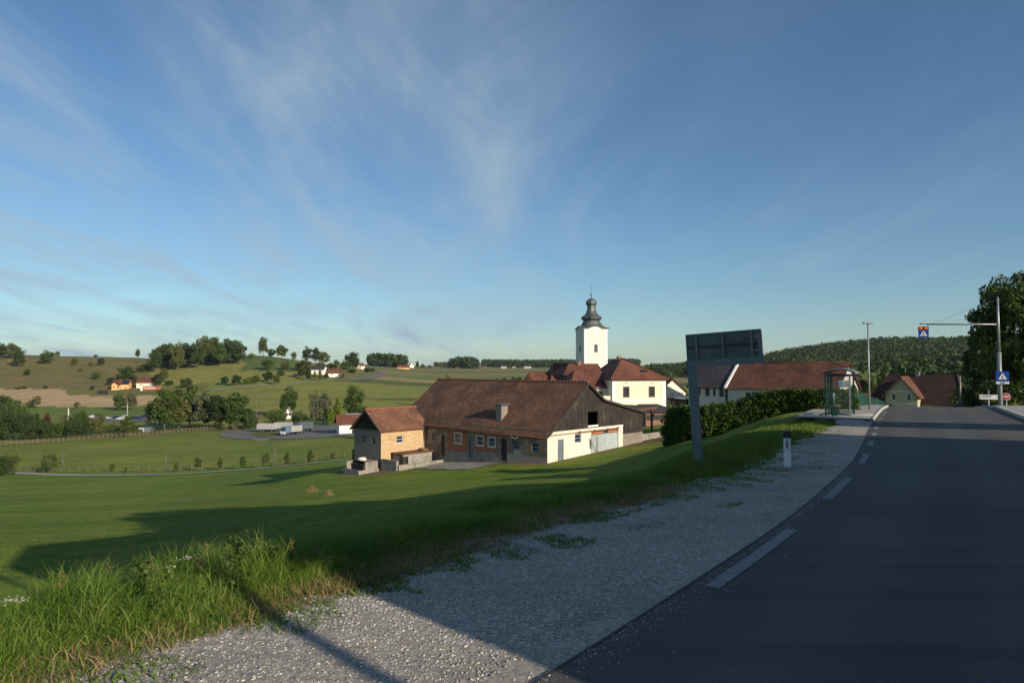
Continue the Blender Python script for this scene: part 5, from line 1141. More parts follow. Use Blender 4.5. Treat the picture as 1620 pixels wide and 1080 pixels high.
def car(loc, rz, paint, label, s=1):
    t = empty('parked_car', loc, rz, label, 'car', 'cars parked beyond the trees'); t.scale = (s, s, s)
    prof_ = [(-2.1, .35), (-2.1, .85), (-1.5, .95), (-.9, 1.42), (.7, 1.45), (1.25, .98), (2.05, .85), (2.1, .4)]
    g = MB(); n = len(prof_)
    for sy in (-1,):
        V = [(x, -.85 if z < 1 else -.68, z) for x, z in prof_] + [(x, .85 if z < 1 else .68, z) for x, z in prof_]
    g.add(V, [tuple(range(n)), tuple(range(2 * n - 1, n - 1, -1))] + [(i, i + n, (i + 1) % n + n, (i + 1) % n) for i in range(n)])
    b_ = g.build('body', paint, t, bevel=.04)
    g = MB()
    for s_ in (-1, 1): g.quad((-1.35, s_ * .835, 1.0), (-.85, s_ * .70, 1.38), (.6, s_ * .70, 1.38), (1.1, s_ * .835, 1.0))
    g.quad((1.28, -.7, 1.0), (1.28, .7, 1.0), (.76, .6, 1.42), (.76, -.6, 1.42)); g.build('window', 'pane_dark', t)
    wheels(t, (-1.3, 1.3), (-.78, .78), .32, .2); return t
for nm, c in (('paint_white', (.5, .5, .5)), ('paint_silver', (.38, .4, .42)), ('paint_dark', (.02, .025, .03)), ('paint_blue', (.012, .025, .07)), ('paint_red', (.3, .03, .02))): simple(nm, c, tuple(x * .9 for x in c), 2, .3, .1)
clist = [(147.5, 662, 'paint_white', 'white car at the left end of the far car row', 1.4), (157, 663.5, 'paint_silver', 'silver car next to the white one in the far row'), (163.5, 663.5, 'paint_dark', 'dark car third from the left in the far row'),
 (170, 663.8, 'paint_silver', 'silver car fourth from the left in the far row'), (184.5, 662.6, 'paint_blue', 'dark blue car behind the white car, mid row'), (190, 665, 'paint_white', 'white car in front, middle of the far row'), (195.5, 664.5, 'paint_silver', 'silver car right of the white one mid row'), (198.5, 661.2, 'paint_silver', 'silver car at the back of the row near the lamp mast'),
 (213, 662.8, 'paint_dark', 'black car left of the blue car in the far row'), (219, 663.4, 'paint_blue', 'blue car right of the lamp mast in the far row'), (228, 661, 'paint_blue', 'blue car at the right end of the far row')]
for i, q_ in enumerate(clist):
    p = G(q_[0], q_[1]); car((p.x, p.y, Hs(p.x, p.y) + .25), .15 + .1 * math.sin(i * 3), q_[2], q_[3], (1.15 if len(q_) > 4 else .95))
# low storage units and hoarding near the tall trees
un = empty('site_hut', (kpx(230) * 268, 268, Hs(kpx(230) * 268, 268)), .1, 'grey site hut with a white frame under the tall roadside trees', 'hut')
MB().box(-2, 2.6, 0, 2.4, -1, 1.9).build('wall', 'door_grey_blue', un); g = MB(); g.box(-1.8, -1.5, -.06, 0, 0, 1.5); g.box(-.2, .1, -.06, 0, 0, 1.5); g.box(-1.5, -.2, -.06, 0, 1.25, 1.5); g.build('door_frame', 'white_sign', un); MB().box(-2.1, 2.7, -.1, 2.5, 1.9, 2.0).build('roof', 'dark_metal', un)
bh = empty('brick_hoarding', (kpx(240) * 345, 345, Hs(kpx(240) * 345, 345)), .1, 'low reddish wall seen through the tall trees by the car row', 'wall')
MB().box(2, 22, 0, .3, -1, 1.8).build('wall_run', 'dull_red_wall', bh)

# ------------------------------------------------------------------ poles, lamps, fences
def lamp(px, py, hpx, label, group=None, Y=None, head=True, mat='steel_pole', r=.06):
    if Y is None:
        p = G(px, py); x, Y = p.x, p.y
    else: x = kpx(px) * Y
    z = Hs(x, Y); h_ = hpx * Y / 1080
    t = empty('street_lamp', (x, Y, z), 0, label, 'street lamp', group)
    MB().cyl((0, 0, -.3), (0, 0, h_), r, r * .6, 8).build('pole', mat, t)
    if head:
        g = MB(); g.box(-.28, .28, -.12, .12, h_, h_ + .08); g.cyl((0, 0, h_ - .02), (0, 0, h_ + .1), .09, n=8); g.build('lamp_head', 'galvanised', t, bevel=.01)
    return t
lamp(99, 749, 33, 'slim park lamp beside the left end of the path', 'park lamps along the path', r=.055, mat='galvanised')
lamp(262, 749, 34, 'slim park lamp in the middle of the path fence', 'park lamps along the path', r=.055, mat='galvanised')
lamp(435, 738, 32, 'slim park lamp at the right part of the path fence', 'park lamps along the path', r=.055, mat='galvanised')
lamp(111, 657.5, 20, 'white mast standing above the dark trees left of the ploughed field', Y=345, head=False, mat='white_plastic', r=.3)
lamp(204, 662, 26, 'thin mast among the parked cars', Y=352, head=False, mat='white_plastic', r=.12)
t = empty('utility_pole', (kpx(407) * 300, 300, Hs(kpx(407) * 300, 300)), .2, 'utility pole with crossarm above the parked trailers', 'utility pole')
MB().cyl((0, 0, 0), (0, 0, 12), .16, .1, 8).build('pole', 'fence_post_wood', t); MB().box(-1.5, 1.5, -.06, .06, 10.6, 10.8).build('crossarm', 'fence_post_wood', t)
t = empty('utility_pole', (kpx(416) * 330, 330, Hs(kpx(416) * 330, 330)), .2, 'second thinner utility pole right of the crossarm pole', 'utility pole')
MB().cyl((0, 0, 0), (0, 0, 12), .14, .09, 8).build('pole', 'fence_post_wood', t); MB().box(-1, 1, -.05, .05, 11, 11.2).build('crossarm', 'fence_post_wood', t)
t = empty('mast', (kpx(220) * 845, 845, Hs(kpx(220) * 845, 845)), 0, 'thin mast rising from a small tree on the hill crest', 'mast')
MB().cyl((0, 0, 0), (0, 0, 15), .18, .1, 6).build('pole', 'fence_post_wood', t)

def fence(name, label, pts, step, h_, post_r, rails, pm='fence_post_wood', rm='fence_wood', thick=.04, jit=.0, posts=None):
    root = empty(name, (*pts[0], Hs(*pts[0])), 0, label, 'fence'); o0 = Vector((*pts[0], Hs(*pts[0])))
    P2 = catmull(pts, 30); L_ = np.concatenate([[0], np.cumsum(np.linalg.norm(np.diff(P2, axis=0), axis=1))]); n = int(L_[-1] / step)
    if posts: n = posts
    Q = [(float(np.interp(L_[-1] * i / n, L_, P2[:, 0])), float(np.interp(L_[-1] * i / n, L_, P2[:, 1]))) for i in range(n + 1)]
    tops = []
    for i, (x, y) in enumerate(Q):
        z = Hs(x, y); hh = h_ * (1 + jit * math.sin(i * 7.3)); a = Vector((x, y, z)) - o0
        MB().cyl(a + Vector((0, 0, -.3)), a + Vector((.05 * jit * math.sin(i * 3), 0, hh)), post_r, post_r * .9, 6).build('post', pm, root)
        tops.append(a)
    g = MB()
    for a, b_ in zip(tops, tops[1:]):
        for rz_ in rails: g.cyl(a + Vector((0, 0, rz_ * h_)), b_ + Vector((0, 0, rz_ * h_)), thick, n=4, caps=False, sm=False)
    g.build('rails', rm, root); return root
fence('pasture_fence', 'long post and wire fence running beside the pale path', gp((20, 746), (60, 748), (150, 748.6), (250, 747.2), (350, 742), (430, 736.5), (500, 729.5), (545, 724)), 3, 1.25, .065, (.45, .9), thick=.02, jit=.25, posts=34)
fence('rail_fence', 'weathered wooden rail fence along the far side of the meadow', gp((0, 705), (60, 701.5), (120, 697), (200, 691), (260, 686.5), (330, 681.5), (385, 677)), 3, 1.5, .12, (.35, .65, .95), thick=.10, jit=.1, posts=60)

# signs on the right
def box_on(root, name, mat, *a): return MB().box(*a).build(name, mat, root)
sgx = kpx(1103) * 16.9; 
sg = empty('road_sign', (sgx, 16.9, Hs(sgx, 16.9) - .1), 0, 'large road sign seen from behind on a single square post, tilted to the left', 'road sign')
sg.rotation_euler = (0, R(-3.1), R(-33)); zs = zat(728, 16.9) - sg.location.z
zt1 = zat(580, 16.8) - sg.location.z
pst = box_on(sg, 'post', 'galvanised', -.10, .11, -.06, .06, -.3, zt1 + .15)
box_on(sg, 'beam', 'galvanised', -.14, 1.74, -.075, -.005, zt1 + .0, zt1 + .16)
pz0, pz1 = zt1 + .12, zt1 + .79
box_on(sg, 'panel', 'sign_back', -.10, 1.68, .02, .05, pz0, pz1)
g = MB(); g.box(-.12, 1.70, .0, .06, pz1, pz1 + .02); g.box(-.12, -.10, .0, .06, pz0, pz1); g.box(1.68, 1.70, .0, .06, pz0, pz1); g.build('panel_edge', 'galvanised', sg)
g = MB(); g.box(-.1, 1.68, -.005, .02, pz0 + .33, pz0 + .39); g.build('stiffener', 'dark_metal', sg)
for x in (.12, .77, 1.45): box_on(sg, 'bracket', 'galvanised', x, x + .055, -.03, .018, pz0 + .02, pz1 - .01)
for z in (.17, .5): box_on(sg, 'clamp', 'steel_pole', 1.53, 1.62, -.04, .0, pz0 + z, pz0 + z + .035)
box_on(sg, 'end_post', 'galvanised', 1.63, 1.72, -.075, -.005, zt1 + .165, pz1 - .05)
# delineator
dx_ = kpx(1243) * 16.1; de = empty('delineator_post', (dx_, 16.1, -.13), R(-25), 'short white roadside marker post with a black cap on the gravel edge', 'marker post')
g = MB(); 
def prism(mb, z0, z1, w0=.08, d0=.055, dz=0):
    pts = [(-w0, -d0), (w0, -d0), (w0, d0 * .6), (w0 * .4, d0), (-w0 * .4, d0), (-w0, d0 * .6)]
    k = len(pts); mb.add([(x, y, z0) for x, y in pts] + [(x, y, z1 + (dz if x < 0 else 0)) for x, y in pts], [tuple(range(k))[::-1], tuple(range(k, 2 * k))] + [(i, (i + 1) % k, k + (i + 1) % k, k + i) for i in range(k)])
prism(g, -.2, .66); g.build('post', 'white_plastic', de)
g = MB(); prism(g, .66, .80, .083, .058); g.lathe([(.06, .80), (.045, .83), (.01, .835)], 8); g.build('cap', 'black_plastic', de)
box_on(de, 'reflector', 'galvanised', -.022, .022, -.062, -.056, .42, .62)

# bus shelter
zpl = -.0128 * 28.5 + .125
N0 = np.array([kpx(1343) * 33.3, 33.3]); BR = math.atan2(.866, .5)
shl = empty('bus_shelter', (N0[0], N0[1], zpl), BR, 'glass bus shelter with green posts and an arched grey roof', 'bus shelter')
LN, WD, HH = 2.7, 1.08, 2.06         # local x along the road (away), y to the left/back
for x in (0, LN):
    box_on(shl, 'post', 'steel_pole' if x == 0 else 'green_paint', x - .04, x + .04, -.04, .04, -.05, HH)
for x in (0, LN / 2, LN): box_on(shl, 'post', 'green_paint', x - .04, x + .04, WD - .04, WD + .04, -.05, HH)
box_on(shl, 'post', 'green_paint', -.035, .035, WD - .33, WD - .26, -.05, HH)
g = MB(); g.box(.05, LN - .05, -.035, .035, HH - .09, HH); g.box(.05, LN - .05, WD - .03, WD + .03, HH - .09, HH); g.box(-.035, .035, .05, WD - .05, HH - .09, HH); g.box(LN - .035, LN + .035, .05, WD - .05, HH - .09, HH); g.box(-.03, .03, .05, WD - .05, .08, .13); g.box(.05, LN - .05, WD - .025, WD + .025, .08, .13); g.box(LN - .03, LN + .03, .05, WD - .05, .08, .13)
g.build('frame', 'green_paint', shl)
for a in ((-.006, .006, .05, WD - .05, .13, HH - .09), (LN - .006, LN + .006, .05, WD - .05, .13, HH - .09), (.05, LN / 2 - .05, WD - .006, WD + .006, .13, HH - .09), (LN / 2 + .05, LN - .05, WD - .006, WD + .006, .13, HH - .09)): box_on(shl, 'glass_panel', 'clear_glass', *a)
pst = box_on(shl, 'timetable_board', 'poster', LN - .05, LN - .02, .12, .72, 1.36, 1.72); box_on(pst, 'blue_panel', 'poster_blue', LN - .058, LN - .052, .48, .70, 1.39, 1.69)
g = MB()
for i in range(4): g.box(LN - .058, LN - .052, .16, .44 - .05 * (i % 2), 1.42 + i * .07, 1.44 + i * .07)
g.build('text_lines', 'dark_metal', pst)
g = MB(); K = 14; zr0 = HH + .02; V = []
for x in (-.22, LN + .22):
    for dz_ in (0, .05):
        for i in range(K + 1):
            f = i / K; V.append((x, -.34 + (WD + .46) * f, zr0 + .25 * math.sin(math.pi * f) ** .8 + dz_))
k = K + 1
g.add(V, [(i, i + 1, 2 * k + i + 1, 2 * k + i) for i in range(K)] + [(k + i, 3 * k + i, 3 * k + i + 1, k + i + 1) for i in range(K)] + [(i, k + i, k + i + 1, i + 1) for i in range(K)] + [(2 * k + i, 2 * k + i + 1, 3 * k + i + 1, 3 * k + i) for i in range(K)] + [(0, 2 * k, 3 * k, k), (K, k + K, 3 * k + K, 2 * k + K)], 0, True)
g.build('roof', 'poly_roof', shl)
g = MB()
for x in (-.2, LN * .5, LN + .2):
    for i in range(K): 
        a = Vector((x, -.34 + (WD + .46) * i / K, zr0 + .25 * math.sin(math.pi * i / K) ** .8 - .02)); b_ = Vector((x, -.34 + (WD + .46) * (i + 1) / K, zr0 + .25 * max(math.sin(math.pi * (i + 1) / K), 0) ** .8 - .02)); g.cyl(a, b_, .028, n=5, caps=False)
g.build('roof_rib', 'galvanised', shl)
bn = box_on(shl, 'bench', 'timber', .5, 2.2, WD - .52, WD - .14, .44, .49)
g = MB(); g.box(.6, .66, WD - .45, WD - .2, 0, .44); g.box(2.0, 2.06, WD - .45, WD - .2, 0, .44); g.build('bench_leg', 'green_paint', bn)
bi = empty('litter_bin', (*(N0 + np.array([.5, .866]) * 2.45 + np.array([-.866, .5]) * 1.05), zpl), BR, 'round green litter bin inside the bus shelter', 'litter bin')
MB().lathe([(.16, .55), (.2, .6), (.22, 1.05), (.2, 1.08)], 14).build('body', 'fence_green', bi); MB().cyl((0, 0, 0), (0, 0, .55), .03, n=6).build('leg', 'green_paint', bi)
ped = MB().box(-.12, .12, -.1, .1, 0, .5)
tag(obj('shelter_platform', fastmesh('shelter_platform', [(*(N0 + np.array([.5, .866]) * a + np.array([-.866, .5]) * b_), zpl - .012 - c_) for a in (-1.0, 3.6) for b_ in (-.9, 1.45) for c_ in (0, .25)], [(0, 2, 6, 4), (1, 5, 7, 3), (0, 1, 3, 2), (4, 6, 7, 5), (0, 4, 5, 1), (2, 3, 7, 6)], ['concrete_pale'])), kind='structure')

lamp(1373.5, 647, 139, 'tall slim grey street lamp at the end of the pavement beyond the bus shelter', Y=41.0, r=.07)
lamp(1391, 640, 36, 'short pale lamp post in front of the yellow house', Y=75, head=False, r=.09)
# right-hand mast with crossing signs
mx_, my_ = kpx(1580) * 44, 44.0; mz = zat(643, 44)
ma = empty('crossing_mast', (mx_, my_, mz - .1), 0, 'tall grey mast with a long arm carrying a pedestrian crossing sign over the road', 'mast')
mtop = zat(470, 44) - ma.location.z; arz = zat(513, 44) - ma.location.z
g = MB(); g.cyl((0, 0, -.6), (-.0, 0, 3.6), .13, .125, 14); g.cyl((0, 0, 3.6), (0, 0, mtop), .09, .06, 12); g.build('pole', 'steel_pole', ma)
ad = Vector((-.866, .5, 0)); al = along((mx_, my_), (-.866, .5), 1466)
g = MB(); g.cyl(Vector((0, 0, arz)), ad * al + Vector((0, 0, arz + .13)), .055, .045, 8); g.build('arm', 'steel_pole', ma)
g = MB(); g.cyl(ad * (al - .25) + Vector((0, 0, arz + .12)), Vector((0, 0, mtop - .1)), .008, n=4); g.build('stay_wire', 'dark_metal', ma)
hd = ad * (al + .15)
MB().box(-.22, .25, -.1, .1, 0, .07).build('arm_joint', 'dark_metal', ma, (hd.x, hd.y, arz + .12))
def crossing(parent, loc, rz, w_, h_, lamps=False, extra=None):
    o = MB().box(-w_ / 2, w_ / 2, .0, .09, 0, h_).build('sign_panel', 'blue_sign', parent); o.location = loc; o.rotation_euler = (0, 0, rz)
    s = min(w_, h_) * .72; cx, cz_ = 0, h_ * (.40 if lamps else .5)
    g = MB(); g.quad((-s * .5, -.006, cz_ - s * .42), (s * .5, -.006, cz_ - s * .42), (0, -.006, cz_ + s * .46)); g.build('triangle', 'white_sign', o)
    g = MB(); k = .0
    g.lathe([(.001, 0), (s * .05, .001)], 8)
    g = MB()
    hd_ = [(s * .05 * math.cos(i * .785), -.012, cz_ + s * .13 + s * .05 * math.sin(i * .785)) for i in range(8)]; g.quad(*hd_)
    def bar(x0, z0, x1, z1, t_):
        d_3 = Vector((x1 - x0, z1 - z0)); n_ = Vector((-d_3.y, d_3.x)).normalized() * t_ / 2
        g.quad((s * (x0 + n_.x), -.012, cz_ + s * (z0 + n_.y)), (s * (x1 + n_.x), -.012, cz_ + s * (z1 + n_.y)), (s * (x1 - n_.x), -.012, cz_ + s * (z1 - n_.y)), (s * (x0 - n_.x), -.012, cz_ + s * (z0 - n_.y)))
    bar(0, .08, -.01, -.12, .09); bar(-.01, -.1, -.12, -.3, .06); bar(-.01, -.1, .1, -.3, .06); bar(0, .05, .12, -.06, .04); bar(0, .05, -.12, -.04, .04)
    g.build('pedestrian', 'black_plastic', o)
    g = MB()
    for i in range(4): bar(-.34 + i * .19, -.37, -.24 + i * .19, -.37, .04)
    g.build('zebra', 'black_plastic', o)
    if lamps:
        MB().box(-w_ / 2 - .01, w_ / 2 + .01, -.008, .1, h_ * .70, h_ + .005).build('lamp_housing', 'black_plastic', o)
        for x in (-w_ * .26, w_ * .26): MB().cyl((x, -.05, h_ * .85), (x, -.012, h_ * .85), w_ * .19, n=14).build('warning_lamp', 'orange_lens', o)
    return o
FR = math.atan2(-.5, .866) + .1
px1453 = zat(534, 46) - ma.location.z
crossing(ma, (hd.x - .02, hd.y, px1453), FR, .60, zat(516.5, 46) - ma.location.z - px1453, True)
zlo = zat(603, 44) - ma.location.z; zhi = zat(587, 44) - ma.location.z
o = crossing(ma, (0, -.26, zlo), FR, .70, zhi - zlo)
MB().box(-.35, .35, .0, .06, -.16, -.02).build('sub_plate', 'white_sign', o); MB().box(-.12, .12, -.01, -.002, -.12, -.06).build('marking', 'black_plastic', o)
def post_sign(name, label, px, Y, pyb, pyt, r=.035, mat='steel_pole'):
    x = kpx(px) * Y; z = zat(pyb, Y); root = empty(name, (x, Y, z), FR, label, 'road sign'); MB().cyl((0, .05, -1), (0, .05, zat(pyt, Y) - z), r, n=8).build('post', mat, root); return root, (lambda py: zat(py, Y) - z)
s1_, f = post_sign('direction_sign', 'small white direction board with two lines of text beside the crossing mast', 1562, 46, 648, 617)
MB().box(-.53, .53, -.02, .0, f(631.5), f(624.2)).build('board', 'white_sign', s1_)
g = MB()
for i, (a, b_) in enumerate(((-.36, .16), (-.42, .10))): 
    zz_ = f(626.3 + i * 2.6); x = a
    while x < b_: w_ = .05 + .03 * math.sin(x * 40); g.box(x, x + w_, -.026, -.021, zz_, zz_ + .05); x += w_ + .022
g.box(-.49, -.47, -.026, -.021, f(631), f(624.8)); g.box(.42, .5, -.026, -.021, f(628.2), f(627)); g.build('lettering', 'dark_metal', s1_)
s2_, f = post_sign('no_entry_sign', 'round red sign with a white bar right of the crossing mast', 1590, 52, 640, 628)
rr = 5.4 * 52 / 1080; cz_ = f(627)
MB().cyl((0, -.02, cz_), (0, 0, cz_), rr, n=24, sm=False).build('rim', 'white_sign', s2_); MB().cyl((0, -.03, cz_), (0, -.021, cz_), rr * .88, n=24, sm=False).build('disc', 'red_sign', s2_); MB().box(-rr * .62, rr * .62, -.04, -.031, cz_ - rr * .17, cz_ + rr * .17).build('bar', 'white_sign', s2_)
x = kpx(1582.5) * 47; w1 = empty('marker_board', (x, 47, zat(640, 47)), FR, 'narrow white upright board right beside the foot of the crossing mast', 'marker post'); MB().box(-.05, .05, -.03, .03, -.3, zat(626, 47) - zat(640, 47)).build('board', 'white_plastic', w1)
x = kpx(1517.5) * 66; z = Hs(x, 66); bp = empty('street_lamp', (x, 66, z), FR, 'pale street lamp post with a blue box at its foot beyond the crest', 'street lamp'); MB().cyl((0, 0, -.3), (0, 0, zat(594, 66) - z), .08, .05, 8).build('pole', 'steel_pole', bp); MB().box(-.2, .2, -.2, .12, zat(649, 66) - z, zat(642.5, 66) - z).build('blue_box', 'blue_sign', bp)

# green slatted railing after the shelter
rp = [(kpx(1343) * 42, 42.), (kpx(1362) * 46, 46.), (kpx(1385) * 53, 53.), (kpx(1407) * 62, 62.)]; tz = [zat(622, 42), zat(623, 46), zat(630.5, 53), zat(638.5, 62)]
rl = empty('green_railing', (*rp[0], tz[0] - 1.15), 0, 'dark green slatted railing curving down beyond the bus shelter', 'railing'); o0 = Vector((*rp[0], tz[0] - 1.15))
g = MB(); top = []
for (a, b_, za, zb2) in zip(rp, rp[1:], tz, tz[1:]):
    n = 42
    for i in range(n):
        f = i / n; p = Vector((a[0] + (b_[0] - a[0]) * f, a[1] + (b_[1] - a[1]) * f, za + (zb2 - za) * f)) - o0; d_ = (Vector(b_) - Vector(a)).normalized()
        M4 = Matrix.Translation(p) @ Matrix.Rotation(math.atan2(d_.y, d_.x), 4, 'Z'); g.box(0, .125, -.015, .015, -1.15, 0, M4=M4)
g.build('slats', 'fence_green', rl)
for (a, z) in zip(rp, tz): p = Vector((*a, z)) - o0; MB().box(p.x - .04, p.x + .04, p.y - .1, p.y - .03, p.z - 1.3, p.z + .05).build('post', 'green_paint', rl)

# ------------------------------------------------------------------ buildings beside the road, outside the picture, whose shadows fall across it
def wv(w_, v_): return ((w_ - v_) * .707, (w_ + v_) * .707)
def block(name, label, w0, w1, v1, depth, eave, ridge_h, wall='pale_yellow_plaster'):
    x, y = wv(w0, v1)          # front-left corner toward the road; local x along +w, local y toward the sun
    house(name, label, 'house', (x, y, 0), R(45) , w1 - w0, depth, eave, ridge_h - eave, wall, 'brown_red_tiles', 'x', .3, wins=[('b', a, a + 1, 1, 2.4) for a in (2, 4.5)] if w1 - w0 > 8 else (), found=3)
x, y = wv(3.7, -11.6)
house('roadside_house', 'tall house right of the road behind the viewpoint', 'house', (x, y, 0), R(45), 14.3, 5.6, 6.8, 2.0, 'pale_yellow_plaster', 'brown_red_tiles', 'x', .4, hip=(.9, 0), wins=[('b', a_, a_ + 1, 1, 2.4) for a_ in (2, 4.5, 9)])
block('roadside_house', 'lower house right of the road beside the tall one', 17.6, 25.7, -15, 9, 5.2, 8.6)
block('narrow_shadow_block', 'narrow unseen block right of the road, placed for its shadow', 30.7, 34.3, -6, 6, 5.5, 8.0)  # out of view, added only for the shadow band it throws on the road
wx, wy = wv(2.75, -8.5); lp = empty('street_lamp', (wx, wy, 0), 0, 'street lamp right of the road behind the viewpoint', 'street lamp')
MB().cyl((0, 0, -.2), (0, 0, 9), .09, .07, 10).build('pole', 'steel_pole', lp)

# ------------------------------------------------------------------ tree makers
def leaf_quads(cent, n_, r_, size, squash=.8, rg=None):
    """n_ small faces scattered in a shell round each centre"""
    rg = rg or rng; V = []; RN = []
    K = len(cent); c = np.repeat(cent, n_, axis=0); rr = np.repeat(r_, n_)
    d = rg.normal(size=(K * n_, 3)); d /= np.linalg.norm(d, axis=1)[:, None]
    rad = rr * (.55 + .5 * rg.random(K * n_)); p = c + d * rad[:, None] * np.array([1, 1, squash])
    a = rg.normal(size=(K * n_, 3)) + d * .8; a /= np.linalg.norm(a, axis=1)[:, None]
    b = np.cross(a, rg.normal(size=(K * n_, 3))); b /= np.linalg.norm(b, axis=1)[:, None]; e = np.cross(a, b)
    s = size * (.6 + .8 * rg.random(K * n_))[:, None]
    V = np.stack([p - b * s, p - e * s * .55, p + b * s, p + e * s * .55], 1).reshape(-1, 3)
    F = np.arange(len(V)).reshape(-1, 4); rn = np.repeat(np.repeat(rg.random(K), n_) * .6 + rg.random(K * n_) * .4, 4)
    return V, F, rn
def crown_centres(n, ctr, rad, rg, lo=.35, gap=.0, taper=0.0):
    out = []; 
    while len(out) < n:
        d = rg.normal(size=3); d /= np.linalg.norm(d); q_ = d * (lo + (1 - lo) * rg.random() ** .6)
        if q_[2] < -.75: continue
        t_ = 1 - taper * (q_[2] + 1) / 2; out.append([ctr[0] + q_[0] * rad[0] * t_, ctr[1] + q_[1] * rad[1] * t_, ctr[2] + q_[2] * rad[2]])
    return np.array(out)
def trunk_mesh(name, h0, h1, r, centres, rg, mat='bark', nl=9):
    g = MB(); top = Vector((.01, 0, h1)); base = Vector((0, 0, -.03)); mid = Vector((rg.normal() * .012, rg.normal() * .012, h0))
    g.tube([base, mid * .5 + base * .5, mid, top], [r * 1.3, r, r * .8, r * .22], 8)
    for c in centres[rg.permutation(len(centres))[:nl]]:
        st_ = mid.lerp(top, rg.random() * .6); e_ = Vector(c); m1 = st_.lerp(e_, .5) + Vector((0, 0, -.02)); g.tube([st_, m1, e_], [r * .42, r * .26, r * .08], 5)
    me = g.build(name, mat); data = me.data; bpy.data.objects.remove(me); return data
PROTO = {}
def proto(key, n, ctr, rad, cr, per, ls, trunk, lo=.35, taper=0., squash=.8, mat='leaf_mid', bark='bark', nl=9, seed=0):
    rg = np.random.default_rng(seed + 100); cs = crown_centres(n, ctr, rad, rg, lo, taper=taper); r_ = cr * (.7 + .6 * rg.random(n)) * (1 - taper * .5 * (cs[:, 2] - ctr[2] + rad[2]) / (2 * rad[2]))
    V, F, rn = leaf_quads(cs, per, r_, ls, squash, rg)
    me = fastmesh('foliage_' + key, V, F, [mat], rn)
    PROTO[key] = (me, trunk_mesh('trunk_' + key, trunk[0], trunk[1], trunk[2], cs, rg, bark, nl))
for s in range(3):
    proto('round%d' % s, 46, (0, 0, .53), (.37, .37, .42), .13, 110, .028, (.22, .8, .022), seed=s)
    proto('tall%d' % s, 44, (0, 0, .55), (.25, .25, .43), .10, 110, .026, (.2, .9, .018), seed=10 + s, taper=.3)
    proto('bush%d' % s, 26, (0, 0, .46), (.52, .52, .44), .20, 100, .038, (.1, .5, .02), seed=20 + s, lo=.3)
    proto('airy%d' % s, 32, (0, 0, .57), (.33, .33, .40), .11, 90, .025, (.3, .85, .018), seed=30 + s, lo=.5)
for s in range(2): proto('cone%d' % s, 44, (0, 0, .52), (.22, .22, .48), .085, 85, .022, (.1, .98, .02), seed=40 + s, taper=.85, lo=.45)
proto('near0', 190, (0, 0, .54), (.43, .43, .45), .08, 190, .015, (.2, .85, .03), seed=60, lo=.45)
proto('near1', 150, (0, 0, .50), (.38, .38, .47), .085, 170, .016, (.2, .85, .025), seed=61, lo=.45)
CNT = {}
def tree(kind, x, y, h_, label, wf=1.0, leaf=None, z=None, name=None, group=None, birch=False, cat=None):
    ks = [k for k in PROTO if k.rstrip('0123456789') == kind]; i = CNT.get(kind, 0); CNT[kind] = i + 1; fo, tr = PROTO[ks[i % len(ks)]]
    nm = name or {'round': 'broadleaf_tree', 'tall': 'tall_tree', 'bush': 'bush', 'airy': 'sparse_tree', 'cone': 'conifer', 'near': 'roadside_tree'}[kind]
    t = empty(nm, (x, y, (Hs(x, y) if z is None else z) - .05 * (kind != 'bush')), i * 2.4, label, cat or ('bush' if nm in ('bush', 'shrub') else 'tree'), group)
    t.scale = (h_ * wf, h_ * wf, h_)
    c = obj('crown', fo, t); tk = obj('trunk', tr, t)
    if leaf: c.material_slots[0].link = 'OBJECT'; c.material_slots[0].material = M[leaf]
    if birch: tk.material_slots[0].link = 'OBJECT'; tk.material_slots[0].material = M['birch_bark']
    return t
def tp_(kind, px, pyb, pyt, label, wf=1., leaf=None, Y=None, wpx=None, **k):
    """tree whose foot is seen at (px, pyb) and whose top reaches pyt"""
    if Y is None:
        g_ = G(px, pyb); x, Y = g_.x, g_.y
    else: x = kpx(px) * Y
    z = Hs(x, Y); h_ = zat(pyt, Y) - z
    wk = {'round': .98, 'tall': .68, 'bush': 1.4, 'airy': .86, 'cone': .56, 'near': 1.}[kind]
    if wpx: wf = (wpx * Y / 1080) / (wk * h_)
    return tree(kind, x, Y, h_, label, wf, leaf, **k)
